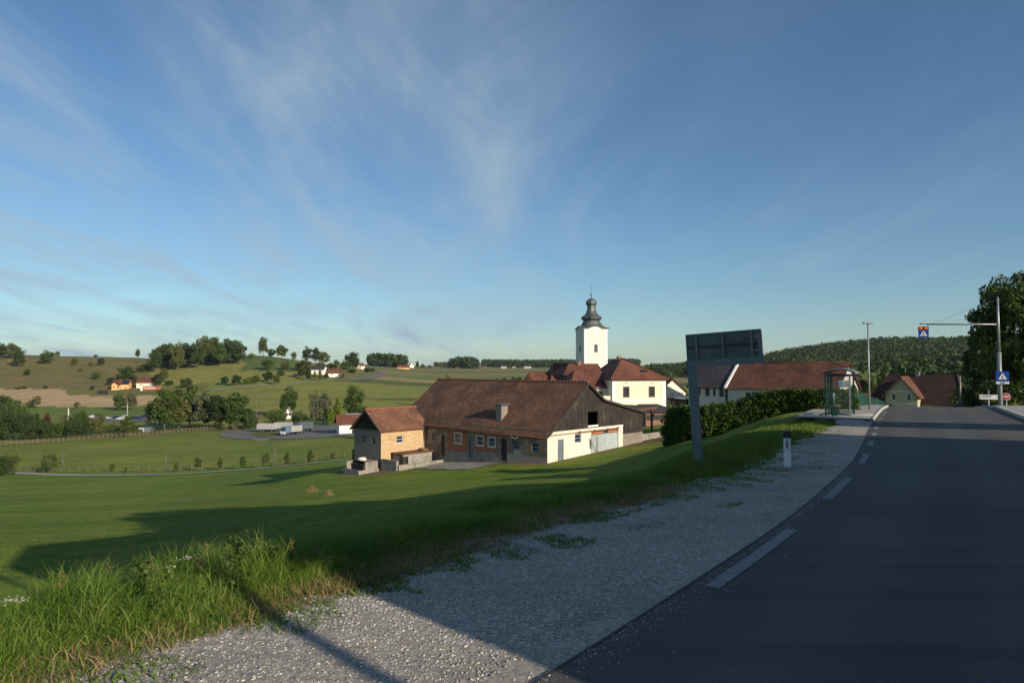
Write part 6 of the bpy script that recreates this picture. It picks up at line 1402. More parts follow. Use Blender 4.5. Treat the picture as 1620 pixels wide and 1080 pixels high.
# belt behind the rail fence, left
L1 = [
 ('round', 2, 626, 36, 246, 'leaf_dark', 'dark broad tree cut by the left picture edge behind the rail fence'),
 ('bush', 20, 640, 44, 238, 'leaf_dark', 'dark bushy tree second from the left edge behind the rail fence'),
 ('round', 17, 627, 26, 285, 'leaf_mid', 'lighter tree top rising behind the dark tree at the left edge'),
 ('bush', 44, 652, 40, 236, 'leaf_dark', 'low wide dark bush behind the rail fence, left part of the belt'),
 ('round', 38, 636, 26, 262, 'leaf_mid', 'mid green tree top left of the bronze coloured crown'),
 ('bush', 62, 655, 36, 240, 'leaf_dark', 'deep green bush below the bronze coloured tree'),
 ('round', 77, 654, 16, 250, 'leaf_red', 'small tree with a bronze red crown in the green belt'),
 ('bush', 84, 662, 32, 238, 'leaf_dark', 'dark low bush right of the bronze coloured tree'),
 ('bush', 104, 664, 34, 240, 'leaf_mid', 'mid green bush left of the pointed tree of the belt'),
 ('round', 130, 649, 30, 248, 'leaf_mid', 'round topped green tree standing highest in the low belt'),
 ('bush', 121, 666, 30, 236, 'leaf_dark', 'dark bush at the foot of the round topped belt tree'),
 ('bush', 142, 668, 30, 237, 'leaf_dark', 'dark bush right of the round topped belt tree'),
 ('airy', 158, 652, 30, 244, 'leaf_olive', 'thin yellowish tree in front of the parked cars'),
 ('bush', 162, 672, 30, 240, 'leaf_olive', 'olive bush below the parked white car'),
 ('bush', 180, 670, 32, 242, 'leaf_mid', 'green bush in front of the middle of the car row'),
 ('tall', 205, 657, 30, 240, 'leaf_mid', 'pointed young tree in front of the right part of the car row'),
 ('bush', 196, 676, 26, 236, 'leaf_dark', 'dark bush left of the pointed young tree'),
 ('bush', 219, 677, 24, 238, 'leaf_olive', 'small olive bush right of the pointed young tree'),
 ('bush', 249, 680, 22, 240, 'leaf_dark', 'low dark bush under the left tall roadside tree'),
 ('tall', 263, 613, 52, 246, 'leaf_mid', 'left one of the tall trees in the middle of the meadow edge'),
 ('airy', 247, 632, 36, 250, 'leaf_olive', 'lower spreading olive tree at the left end of the tall group'),
 ('tall', 285, 612, 50, 252, 'leaf_olive', 'second tall olive tree from the left, with a bare lower trunk'),
 ('tall', 303, 608, 48, 262, 'leaf_mid', 'highest tree in the centre of the tall group'),
 ('round', 326, 615, 46, 255, 'leaf_grey', 'grey green tree right of the highest tree of the tall group'),
 ('tall', 345, 622, 44, 252, 'leaf_dark', 'dark narrow tree left of the bright round oak'),
 ('round', 376, 622, 50, 252, 'leaf_mid', 'big round oak with a bright yellow green top'),
 ('round', 366, 624, 34, 258, 'leaf_bright', 'bright yellow green tree top inside the round oak group'),
 ('bush', 392, 640, 32, 256, 'leaf_dark', 'dark rounded shrub at the right shoulder of the oak'),
 ('bush', 310, 668, 34, 246, 'leaf_dark', 'dark undergrowth bush under the grey green tree'),
 ('bush', 343, 668, 34, 248, 'leaf_dark', 'dark undergrowth bush left of the oak trunk'),
 ('bush', 279, 674, 28, 246, 'leaf_mid', 'green undergrowth bush beneath the second tall tree'),
 ('bush', 226, 682, 18, 238, 'leaf_mid', 'small green bush by the site hut'),
 ('airy', 110, 655, 24, 300, 'leaf_olive', 'small olive tree above the belt near the white mast'),
]
for k_, px, pyt, wpx, Y, lf, lb in L1: tp_(k_, px, None, pyt, lb, leaf=lf, Y=Y + (20 if 212 < px < 400 else (6 if px < 212 else 0)), wpx=wpx)
# field trees and hill bushes: kind, px, base y, top y, width px, leaf, label
L2 = [
 ('round', 189, 649, 620, 24, 'leaf_mid', 'left one of the two round trees on the ploughed field below the orange house'),
 ('round', 208, 648, 621, 20, 'leaf_grey', 'grey green round tree on the ploughed field below the orange house'),
 ('airy', 57, 645, 625, 16, 'leaf_olive', 'sparse tree on the lower edge of the ploughed field, left'),
 ('bush', 48, 645, 633, 14, 'leaf_dark', 'small dark bush left of the sparse field edge tree'),
 ('bush', 26, 643, 630, 16, 'leaf_mid', 'rounded bush on the field edge near the left picture border'),
 ('round', 10, 642, 626, 18, 'leaf_dark', 'dark tree on the field edge at the left picture border'),
 ('airy', 122, 648, 635, 11, 'leaf_grey', 'small lone tree on the lower edge of the ploughed field'),
 ('round', 3, 565, 541, 20, 'leaf_dark', 'dark tree on the hill crest at the left picture border'),
 ('round', 20, 562, 543, 26, 'leaf_olive', 'broad olive tree on the hill crest near the left border'),
 ('round', 32, 576, 552, 22, 'leaf_dark', 'dark round tree just below the crest near the left border'),
 ('round', 74, 576, 553, 24, 'leaf_mid', 'spreading lone tree on the brown hillside'),
 ('bush', 91, 559, 555, 10, 'leaf_mid', 'tiny bush on the crest right of the spreading lone tree'),
 ('round', 118, 577, 566, 11, 'leaf_olive', 'small olive bush-like tree in the middle of the brown hillside'),
 ('bush', 143, 579, 572, 11, 'leaf_olive', 'low olive bush on the upper brown hillside'),
 ('round', 160, 578, 566, 13, 'leaf_dark', 'small dark round tree on the upper brown hillside'),
 ('bush', 152, 562, 560, 8, 'leaf_mid', 'flat bush on the hill crest'),
 ('round', 43, 594, 583, 12, 'leaf_dark', 'single dark round bush low on the brown hillside'),
 ('bush', 127, 588, 582, 9, 'leaf_olive', 'faint low bush in the centre of the brown hillside'),
 ('bush', 152, 600, 588, 18, 'leaf_mid', 'green bush upslope left of the orange house'),
 ('round', 200, 606, 580, 34, 'leaf_mid', 'large green tree right behind the orange house'),
 ('bush', 178, 608, 594, 22, 'leaf_dark', 'dark bush at the left behind the orange house'),
 ('bush', 228, 588, 577, 24, 'leaf_olive', 'low olive scrub on the slope above the yellow outbuilding'),
 ('bush', 216, 606, 594, 14, 'leaf_dark', 'dark bush between the orange and the yellow building'),
 ('tall', 249, 612, 590, 18, 'leaf_dark', 'dark upright tree right of the yellow outbuilding'),
 ('round', 259, 604, 582, 16, 'leaf_olive', 'olive tree on the field boundary above the yellow outbuilding'),
 ('bush', 268, 609, 600, 16, 'leaf_dark', 'dark low bush right of the upright tree'),
 ('bush', 296, 613, 597, 26, 'leaf_dark', 'dark bush alone at the foot of the green hill'),
 ('round', 218, 564, 551, 9, 'leaf_dark', 'small dark tree at the foot of the thin mast on the crest'),
 ('bush', 38, 615, 610, 12, 'leaf_mid', 'little hedge bush above the ploughed field, left'),
 ('bush', 28, 616, 611, 10, 'leaf_mid', 'leftmost little hedge bush above the ploughed field'),
 ('bush', 72, 615, 609, 9, 'leaf_dark', 'little dark hedge bush above the middle of the ploughed field'),
 ('bush', 146, 617, 609, 8, 'leaf_dark', 'little dark bush beside the grey field track'),
 ('round', 355, 608, 595, 15, 'leaf_dark', 'first of three dark trees along the foot of the green hill'),
 ('round', 373, 609, 592, 18, 'leaf_dark', 'second of three dark trees along the foot of the green hill'),
 ('bush', 392, 607, 594, 17, 'leaf_bright', 'bright green bush right of the dark trees at the hill foot'),
 ('round', 405, 606, 592, 14, 'leaf_mid', 'mid green tree right of the bright bush at the hill foot'),
 ('bush', 423, 585, 566, 26, 'leaf_mid', 'big rounded green shrub high on the hill flank'),
 ('round', 424, 604, 587, 20, 'leaf_dark', 'dark tree low on the hill flank right of the farm track bend'),
 ('round', 437, 608, 592, 14, 'leaf_olive', 'olive green tree beside the farm lane'),
 ('bush', 452, 586, 570, 20, 'leaf_olive', 'olive shrub half way up the hill flank'),
 ('bush', 444, 595, 583, 15, 'leaf_mid', 'green shrub in the middle of the hill flank'),
 ('bush', 472, 586, 573, 18, 'leaf_mid', 'green shrub below the skyline trees of the flank'),
 ('round', 484, 588, 565, 22, 'leaf_olive', 'tall olive tree below the skyline, right part of the flank'),
 ('round', 476, 598, 580, 16, 'leaf_dark', 'dark tree left of the pointed green conifers'),
 ('cone', 487, 601, 580, 17, 'leaf_dark', 'broad dark conifer with a bright right side by the white houses'),
 ('cone', 498, 600, 586, 10, 'leaf_bright', 'slim bright green conifer by the white houses'),
 ('cone', 506, 602, 583, 12, 'leaf_olive', 'slim olive conifer standing before the white house'),
 ('round', 516, 600, 590, 10, 'leaf_dark', 'small dark tree between the two white houses'),
 ('bush', 540, 598, 590, 14, 'leaf_mid', 'green bush in front of the brown roofed white house'),
 ('round', 508, 590, 570, 20, 'leaf_olive', 'olive tree rising behind the dark roofed white house'),
 ('round', 525, 585, 574, 22, 'leaf_mid', 'green tree behind the brown roofed white house'),
 ('round', 558, 586, 556, 28, 'leaf_dark', 'large dark tree dominating the right end of the hill'),
 ('round', 546, 588, 568, 18, 'leaf_mid', 'green tree left below the large dark hill tree'),
 ('bush', 584, 589, 580, 22, 'leaf_dark', 'dark hedge-like shrub right of the cream gabled house'),
 ('bush', 556, 590, 583, 20, 'leaf_dark', 'low dark shrub at the foot of the large hill tree'),
 ('bush', 398, 566, 558, 15, 'leaf_bright', 'light green round shrub near the top of the hill'),
 ('round', 446, 561, 546, 22, 'leaf_mid', 'dome shaped green tree on the hill skyline'),
 ('round', 417, 556, 532, 18, 'leaf_mid', 'tall two tiered tree standing alone on the hill skyline'),
 ('bush', 430, 556, 549, 16, 'leaf_mid', 'small shrub between the lone tall tree and the dome shaped tree'),
 ('round', 486, 565, 547, 18, 'leaf_dark', 'first spreading dark tree on the descending skyline'),
 ('round', 500, 568, 550, 18, 'leaf_dark', 'second spreading dark tree on the descending skyline'),
 ('round', 513, 573, 556, 22, 'leaf_olive', 'olive tree on the descending skyline'),
 ('bush', 465, 563, 556, 12, 'leaf_mid', 'low shrub on the skyline right of the dome shaped tree'),
 ('bush', 533, 577, 569, 14, 'leaf_mid', 'low shrub on the skyline before the large dark tree'),
 ('round', 458, 652, 609, 34, 'leaf_mid', 'large spreading tree behind the white chapel'),
 ('airy', 497, 672, 614, 22, 'leaf_grey', 'grey leafed tree with a pale leaning trunk behind the trailers'),
 ('round', 512, 674, 622, 34, 'leaf_grey', 'wide grey green willow left of the store house'),
 ('round', 561, 655, 608, 38, 'leaf_mid', 'full green tree behind the red roofed store house'),
 ('tall', 535, 668, 628, 18, 'leaf_bright', 'bright green young tree behind the store house roof'),
 ('bush', 524, 674, 640, 20, 'leaf_bright', 'yellow green bush left of the store house roof'),
 ('bush', 440, 668, 646, 44, 'leaf_mid', 'wide green bush behind the silver trailers'),
 ('bush', 475, 672, 650, 34, 'leaf_dark', 'dark bush behind the grey box trailer'),
 ('bush', 404, 674, 655, 20, 'leaf_mid', 'green bush left of the silver trailers'),
 ('bush', 578, 668, 642, 30, 'leaf_dark', 'dark bush behind the right end of the store house'),
 ('bush', 492, 676, 660, 24, 'leaf_mid', 'low bush on the edge of the lorry park'),
 ('bush', 562, 737, 700, 9, 'leaf_dark', 'small dark bush hugging the left gable of the annex'),
 ('bush', 8, 752, 718, 34, 'leaf_dark', 'dense dark bush at the left picture border before the path'),
 ('airy', 78, 748, 716, 30, 'leaf_olive', 'pale yellow green willow beside the path'),
 ('airy', 22, 748, 718, 22, 'leaf_olive', 'thin light bushy tree right of the dark border bush'),
 ('bush', 707, 604, 593, 20, 'leaf_olive', 'olive bush peeping over the left end of the barn ridge'),
]
for k_, px, pyb, pyt, wpx, lf, lb in L2:
    Yf = {707: 380, 562: 78, 458: 340, 497: 285, 512: 290, 561: 300, 535: 292, 524: 288, 440: 290, 475: 286, 404: 284, 578: 290, 492: 280, 3: 800, 20: 800, 32: 740, 218: 848, 417: 790, 446: 780, 91: 840, 152: 848 if pyb == 562 else None, 486: 800, 500: 830, 513: 860, 465: 800, 533: 900, 430: 790}.get(px)
    tp_(k_, px, pyb, pyt, lb, leaf=lf, wpx=wpx, Y=Yf, birch=(px == 497))
ordn = ['leftmost', 'second', 'third', 'fourth', 'fifth', 'sixth', 'seventh', 'eighth', 'ninth', 'tenth', 'eleventh', 'twelfth', 'thirteenth', 'fourteenth']
grove = [(246, 549, 'leaf_dark'), (257, 545, 'leaf_dark'), (268, 542, 'leaf_mid'), (281, 540, 'leaf_olive'), (292, 543, 'leaf_dark'), (302, 545, 'leaf_mid'), (313, 535, 'leaf_dark'), (326, 532, 'leaf_olive'), (338, 532, 'leaf_dark'), (350, 541, 'leaf_mid'), (362, 536, 'leaf_dark'), (372, 537, 'leaf_mid'), (379, 540, 'leaf_dark')]
for i, (px, pyt, lf) in enumerate(grove): tp_('round', px, None, pyt, '%s tree from the left in the grove on the hilltop' % ordn[i], leaf=lf, Y=700 + 24 * (i % 3), wpx=(26, 34, 29)[i % 3], group='trees of the hilltop grove')
for i, (px, pyt) in enumerate([(262, 560), (285, 561), (330, 556), (343, 560), (372, 556)]): tp_('bush', px, None, pyt - 2, '%s understorey bush at the foot of the hilltop grove' % ordn[i], leaf='leaf_mid', Y=720, wpx=18, group='bushes under the hilltop grove')
for i, (px, pyt, w_) in enumerate([(788, 599, 14), (798, 597, 12), (812, 595, 16), (822, 596, 12), (834, 598, 12), (842, 597, 10)]): tp_('round', px, None, pyt, '%s round tree of the row just above the barn ridge' % ordn[i], leaf='leaf_dark', Y=600, wpx=w_, group='trees seen above the barn ridge')
# saplings along the path fence
for i, (px, pyb, pyt) in enumerate([(177, 746, 732), (200, 747, 737), (278, 746, 729), (313, 744, 722), (348, 743, 722), (384, 742, 720), (420, 740, 716), (453.5, 737, 713), (491, 733.5, 710), (527, 728, 714)]):
    tp_('airy' if i % 3 == 0 else 'tall', px, pyb, pyt, '%s young sapling from the left beside the path fence' % ordn[i], wf=.8, leaf='leaf_mid', name='sapling', group='saplings along the path')
# right side: roadside trees, garden bushes, trees behind the houses
tree('near', kpx(1622) * 57, 57, zat(431, 57) - Hs(kpx(1622) * 57, 57), 'very large dark tree at the right picture edge behind the crossing mast', .76, 'leaf_mid')
tree('near', kpx(1572) * 70, 70, zat(508, 70) - Hs(kpx(1572) * 70, 70), 'lower dark tree left of the very large one, hanging over the crest', .70, 'leaf_dark')
tree('near', kpx(1600) * 76, 76, 8.0, 'dark tree filling the gap behind the round red sign', 1.1, 'leaf_dark')
tree('bush', kpx(1545) * 80, 80, zat(600, 80) - Hs(kpx(1545) * 80, 80), 'dark bush right of the yellow house behind the direction board', .8, 'leaf_dark')
tree('bush', kpx(1572) * 74, 74, 4.6, 'dark bush behind the foot of the crossing mast', 1.2, 'leaf_dark')
tree('bush', kpx(1603) * 62, 62, 3.2, 'leafy dark bush behind the round red sign', 1.4, 'leaf_mid')
tree('bush', kpx(1530) * 95, 95, zat(612, 95) - Hs(kpx(1530) * 95, 95), 'bush hiding the right end of the yellow house roof', .9, 'leaf_dark')
tp_('cone', 1031, None, 569, 'tall conifer rising right behind the presbytery roof', leaf='leaf_dark', Y=210, wpx=18)
tp_('bush', 1060, None, 635, 'light green garden bush in front of the white gabled house', leaf='leaf_bright', Y=100, wpx=26)
tp_('bush', 1080, None, 637, 'green garden bush left of the sign post', leaf='leaf_mid', Y=98, wpx=30)
tp_('bush', 1089, None, 621, 'small bush at the right corner of the white gabled house', leaf='leaf_mid', Y=150, wpx=14)
tp_('round', 1330, None, 590, 'yellow green tree behind the bus shelter', leaf='leaf_bright', Y=150, wpx=26)
tp_('round', 1347, None, 606, 'green tree behind the slatted railing', leaf='leaf_mid', Y=110, wpx=30)
tp_('bush', 1352, None, 617, 'dark green shrub just above the slatted railing', leaf='leaf_olive', Y=75, wpx=26)
tp_('round', 1378, None, 588, 'small tree left of the yellow house roof', leaf='leaf_olive', Y=230, wpx=22)
# trees whose shadows cross the meadow, behind the road houses
x, y = wv(14.2, -19); tree('tall', x, y, 17.0, 'tree behind the tall roadside house', .9, 'leaf_mid', z=0)
x, y = wv(9.8, -19); tree('round', x, y, 13.0, 'round tree behind the tall roadside house', .6, 'leaf_mid', z=0)

# hedge
hp = [(1057, 47.6, 647), (1080, 46.9, 643), (1107, 45.6, 641.5), (1175, 44.3, 631.5), (1208, 43.6, 621), (1252, 42.6, 615.5), (1299, 41.4, 615.5), (1345, 40.8, 618)]
hx = catmull([(kpx(a) * b_, b_) for a, b_, c in hp], 10); hh_ = np.array([zat(float(np.interp(i / (len(hx) - 1) * (len(hp) - 1), range(len(hp)), [c for *_, c in hp])), hx[i][1]) - Hs(*hx[i]) for i in range(len(hx))]) - .08
cs = []; rr_ = []
core = MB(); prev = None
for i in range(len(hx)):
    d = hx[min(i + 1, len(hx) - 1)] - hx[max(i - 1, 0)]; d /= np.linalg.norm(d); nn = np.array([-d[1], d[0]]); z0 = Hs(*hx[i]); hgt = hh_[i] * (1 + .03 * math.sin(i * 1.7) + .02 * math.sin(i * .6))
    endt = min(i, len(hx) - 1 - i); tpr = min(1, .5 + endt * .2)
    for k in range(30):
        a = rng.random(); w_ = rng.uniform(-.5, .5); zz_ = rng.random() ** .8 * hgt * (tpr if abs(w_) > .3 else min(1, tpr + .15))
        if rng.random() < .55: w_ = -.48 + rng.normal() * .06
        cs.append([*(hx[i] + d * (a - .5) * .55 + nn * w_), z0 + max(zz_, .12)]); rr_.append(.17 + .08 * rng.random())
V, F, rn = leaf_quads(np.array(cs), 55, np.array(rr_), .058, .95)
hg = empty('hedge', (hx[0][0], hx[0][1], Hs(*hx[0])), 0, 'long clipped evergreen hedge running up to the bus shelter', 'hedge')
V -= np.array([hx[0][0], hx[0][1], Hs(*hx[0])])
obj('foliage', fastmesh('foliage', V, F, ['leaf_hedge'], rn), hg)
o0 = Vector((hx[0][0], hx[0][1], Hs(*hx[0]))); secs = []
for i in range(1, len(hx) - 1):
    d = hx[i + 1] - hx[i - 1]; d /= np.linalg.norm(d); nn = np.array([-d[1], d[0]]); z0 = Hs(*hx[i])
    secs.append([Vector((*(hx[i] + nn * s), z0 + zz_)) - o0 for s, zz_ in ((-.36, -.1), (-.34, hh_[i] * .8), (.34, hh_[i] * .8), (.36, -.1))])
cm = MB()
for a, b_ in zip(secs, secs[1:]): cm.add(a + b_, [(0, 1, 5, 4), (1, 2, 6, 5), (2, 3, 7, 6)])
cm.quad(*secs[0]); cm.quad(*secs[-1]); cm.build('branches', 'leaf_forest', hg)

# wooded hills
def wood(name, label, pts, size, mat='leaf_forest', nq=60, lf=.17):
    cs = np.array(pts); K = len(cs); rg = np.random.default_rng(5)
    s = size * (.7 + .6 * rg.random(K)); c = np.array([[x, y, Hs(x, y)] for x, y in pts]); c[:, 2] += s * .75
    V, F, rn = leaf_quads(c, nq, s * .62, 1.0, 1.15, rg)
    # quads sized by crown
    V = V.reshape(K, nq, 4, 3); m_ = V.mean(axis=2, keepdims=True); V = m_ + (V - m_) * (s[:, None, None, None] * lf); V = V.reshape(-1, 3)
    rn = np.repeat(rg.random(K), nq * 4) * .95 + rn * .05
    o = obj(name, fastmesh(name, V, F, [mat], rn)); tag(o, label, 'woodland', kind='stuff')
rg = np.random.default_rng(3)
pts = []
while len(pts) < 7200:
    px = rg.uniform(1090, 1760); Y = 560 * (1250 / 560) ** rg.random()
    lim = np.interp(px, [1090, 1130, 1200, 1300, 1400, 1500, 1560, 1700], [860, 760, 640, 560, 520, 520, 640, 640])
    if Y < lim: continue
    pts.append((kpx(px) * Y, Y))
wood('wooded_hill', 'wooded hill behind the village on the right', pts, 8.6, nq=56)
pts = []
while len(pts) < 620:
    px = rg.uniform(1022, 1125); Y = rg.uniform(700, 1400)
    if Y < np.interp(px, [1022, 1060, 1080, 1125], [650, 700, 900, 960]): continue
    pts.append((kpx(px) * Y, Y))
wood('wooded_hill', 'darker wooded slope behind the presbytery and the sign post', pts, 7)
pts = [(kpx(px) * Y, Y) for px, Y in zip(rg.uniform(586, 640, 420), rg.uniform(1400, 1720, 420)) if abs(px - 613) < 27]
wood('round_wood', 'low dome shaped wood on the skyline left of the barn', [(a, b_) for a, b_ in pts], 15)
pts = [(kpx(px) * Y, Y) for px, Y in zip(rg.normal(735, 9, 260), rg.uniform(1800, 2200, 260)) if abs(px - 733) < 22]
wood('round_wood', 'small round wood on the far skyline above the barn', pts, 17)
pts = [(kpx(px) * Y, Y) for px, Y in zip(rg.uniform(764, 1010, 1500), rg.uniform(2300, 3000, 1500))]
wood('far_wood', 'long dark wood on the far skyline behind the church', pts, 15)
pts = [(kpx(px) * Y, Y) for px, Y in zip(rg.uniform(688, 712, 90), rg.uniform(2300, 2600, 90))]
wood('far_wood', 'thin line of distant trees on the skyline left of the round wood', pts, 9)
for i, (px, pyt, w_) in enumerate([(660, 570, 7), (669, 574, 8), (680, 576, 5)]): tp_('round', px, None, pyt + 1, '%s of the small skyline trees by the pale farmhouse' % ordn[i], leaf='leaf_dark', Y=1520, wpx=w_, group='small skyline trees')
pts = [(kpx(px) * Y, Y) for px, Y in zip(rg.uniform(1320, 1560, 260), rg.uniform(230, 420, 260))]
wood('valley_trees', 'trees in the hollow behind the yellow house', pts, 7.5, nq=60)

# ------------------------------------------------------------------ grass, weeds, stones
def blades(name, N_, xy, hgt, wdt, mat, lean=.35, label=None, cat=None, seg=3, wind=(0, 0)):
    xy = np.asarray(xy); N_ = len(xy); z = H(xy[:, 0], xy[:, 1])
    base = np.column_stack([xy, z]); az = rng.random(N_) * 2 * math.pi; ln = lean * hgt * (.3 + rng.random(N_))
    dx = np.column_stack([np.cos(az) * ln + wind[0] * hgt, np.sin(az) * ln + wind[1] * hgt, np.zeros(N_)])
    sd_ = np.column_stack([-np.sin(az + rng.normal(size=N_)), np.cos(az + rng.normal(size=N_)), np.zeros(N_)]) * wdt[:, None]
    V = []
    for k in range(seg + 1):
        t_ = k / seg; c = base + dx * (t_ ** 2) + np.array([0, 0, 1.]) * (hgt * (t_ - .22 * t_ ** 3 * (ln / hgt * 2)))[:, None] - np.array([0, 0, .02])
        w_ = sd_ * (1 - t_ ** 1.8 * .93); V += [c - w_, c + w_]
    V = np.stack(V, 1).reshape(-1, 3); b0 = np.arange(N_)[:, None] * (2 * (seg + 1))
    F = np.concatenate([b0 + np.array([2 * k, 2 * k + 1, 2 * k + 3, 2 * k + 2]) for k in range(seg)], 1).reshape(-1, 4)
    rn = np.repeat(rng.random(N_), 2 * (seg + 1))
    o = obj(name, fastmesh(name, V, F, [mat], rn)); return tag(o, label, cat, kind='stuff')
def along_edge(n, y0, y1, smin, smax, bias=1.):
    m_ = (fine[:, 1] > y0) & (fine[:, 1] < y1); A = fine[m_]; B = finen[m_]
    i = (rng.random(n) ** bias * (len(A) - 1)); a = i.astype(int); f = (i - a)[:, None]; p = A[a] * (1 - f) + A[np.minimum(a + 1, len(A) - 1)] * f
    s = rng.uniform(smin, smax, n); s = s + EGf(p[:, 1]) - 3.95; return p + B[a] * s[:, None], s - EGf(p[:, 1]) + 3.95
def clump(xy, k=2.3, thr=.0):
    v = np.sin(xy[:, 0] * k + 2 * np.sin(xy[:, 1] * .9)) * np.cos(xy[:, 1] * k * 1.1 + 1.7 * np.sin(xy[:, 0] * 1.3)); return v
EG = 3.95
# tall verge
xy, s = along_edge(175000, -5, 13, EG - .15, EG + 2.4); r_ = np.hypot(xy[:, 0], xy[:, 1]); v = clump(xy)
keep = (xy[:, 1] > .8) & (xy[:, 0] > -8.5) & (r_ > 3.0); xy, s, v = xy[keep], s[keep], v[keep]
hgt = (.12 + .44 * smooth((s - EG + .1) / 1.2)) * (.45 + .75 * rng.random(len(s)) ** 1.5) * (1 + .38 * v)
hgt *= np.interp(xy[:, 1], [0, 7.5, 9, 13], [1, 1, .62, .5])
blades('tall_grass', 0, xy, hgt, .0022 + .003 * rng.random(len(s)), 'grass_blade', .95, 'tall bright grass on the verge beside the gravel', 'grass', seg=4, wind=(.12, .08))
xy, s = along_edge(60000, 10, 38, EG - .3, EG + 3.2, 1.3); hgt = (.05 + .14 * smooth((s - EG + .3) / 1.2)) * (.5 + .8 * rng.random(len(s))) * (1 + .3 * clump(xy))
keep = sdist(xy[:, 0], xy[:, 1])[1] < 31; xy, hgt = xy[keep], hgt[keep]
blades('verge_grass', 0, xy, hgt, .006 + .006 * rng.random(len(hgt)), 'grass_short', .5, 'rough grass along the gravel shoulder toward the bus shelter', 'grass', seg=2)
# ragged tufts invading the gravel
xy, s = along_edge(60000, 1, 30, EG - 1.5, EG + .1); v = clump(xy, 3.4) + .35 * clump(xy, 9); e = (s - (EG - 1.5)) / 1.6; keep = (v > .85 - e * 1.15) & (np.hypot(xy[:, 0], xy[:, 1]) > 3.5) & (sdist(xy[:, 0], xy[:, 1])[1] < 30); xy = xy[keep]
c_ = np.array([[dx_ - .1, 15.75], [dx_ + .5, 16.1]]); ex_ = np.concatenate([c_[0] + rng.normal(size=(1500, 2)) * [.45, .22], c_[1] + rng.normal(size=(700, 2)) * [.5, .14]]); xy = np.concatenate([xy, ex_])
blades('gravel_tufts', 0, xy, .03 + .09 * rng.random(len(xy)), .006 + .006 * rng.random(len(xy)), 'grass_short', .8, 'low weedy tufts creeping over the gravel edge', 'grass', seg=2)
# meadow turf nearby
n = 170000; Yq = 5 * (55 / 5) ** rng.random(n); pxq = rng.uniform(-60, 1330, n); xy = np.column_stack([(pxq - 810) / 1080 * Yq, Yq]); sQ, yQ = sdist(xy[:, 0], xy[:, 1]); keep = (sQ > EGf(yQ) + 1.2) & (rng.random(n) < smooth((46 - Yq) / 30) ** 1.5) & ~((Yq > 40) & (pxq > 1040)); xy = xy[keep]; Yk = Yq[keep]
hgt = (.03 + .035 * rng.random(len(xy))) * (1 + Yk / 60) * (1 + .4 * clump(xy, .8))
blades('meadow_grass', 0, xy, hgt, (.003 + .003 * rng.random(len(xy))) * (1 + Yk / 24), 'grass_short', .7, 'short mown meadow grass on the slope', 'grass', seg=2)
xy, s = along_edge(9000, -3, 12, EG - .25, EG + .45); keep = (np.hypot(xy[:, 0], xy[:, 1]) > 3.2); xy = xy[keep]
blades('dead_grass', 0, xy, .08 + .16 * rng.random(len(xy)), .0025 + .003 * rng.random(len(xy)), 'grass_dry', 1.3, 'dead brown grass along the gravel edge', 'grass', seg=3)
# weeds with heads, white umbels, dry tufts
def weed(x, y, h_, kind, label, name, i):
    t = empty(name, (x, y, Hs(x, y)), i * 1.7, label, 'weed'); rg = np.random.default_rng(i)
    g = MB(); tip = Vector((rg.normal() * .08, rg.normal() * .08, h_)); m1 = Vector((tip.x * .3, tip.y * .3, h_ * .55)); g.tube([(0, 0, -.03), m1, tip], [.006, .005, .003], 5)
    for k in range(4): e_ = m1.lerp(tip, .3 + .2 * k) + Vector((rg.normal() * .06, rg.normal() * .06, .05)); g.tube([m1.lerp(tip, .2 * k), e_], [.003, .002], 4)
    g.build('stem', 'grass_blade', t)
    if kind == 'umbel':
        c = np.array([[tip.x + rg.normal() * .045, tip.y + rg.normal() * .045, tip.z + .01 * rg.random()] for _ in range(26)]); V, F, rn = leaf_quads(c, 4, np.full(26, .006), .005, .3, rg); obj('flower_head', fastmesh('flower_head', V, F, ['flower_white'], rn), t)
    elif kind == 'leafy':
        c = np.array([[tip.x * f + rg.normal() * .05, tip.y * f + rg.normal() * .05, h_ * f] for f in rg.uniform(.3, 1, 40)]); V, F, rn = leaf_quads(c, 4, np.full(40, .03), .022, .6, rg); obj('leaves', fastmesh('leaves', V, F, ['leaf_mid'], rn), t)
    else:
        c = np.array([[tip.x + rg.normal() * .012, tip.y + rg.normal() * .012, tip.z - .13 * rg.random()] for _ in range(30)]); V, F, rn = leaf_quads(c, 4, np.full(30, .009), .006, 1, rg); obj('seed_head', fastmesh('seed_head', V, F, ['weed_head'], rn), t)
wl_list = [(103, 905, 'dock', .62), (122, 910, 'dock', .55), (180, 885, 'dock', .6), (285, 868, 'dock', .6), (340, 857, 'dock', .72), (445, 850, 'dock', .66), (325, 872, 'dock', .55),
           (300, 882, 'umbel', .5), (280, 890, 'umbel', .48), (424, 856, 'umbel', .6), (18, 958, 'umbel', .5), (24, 966, 'umbel', .45),
           (240, 880, 'leafy', .52), (385, 850, 'leafy', .75), (402, 862, 'leafy', .6), (455, 865, 'leafy', .55), (270, 885, 'leafy', .55)]
wn_ = {'dock': 'brown headed dock stalk', 'umbel': 'white flowered weed', 'leafy': 'leafy green weed'}; seen = {}
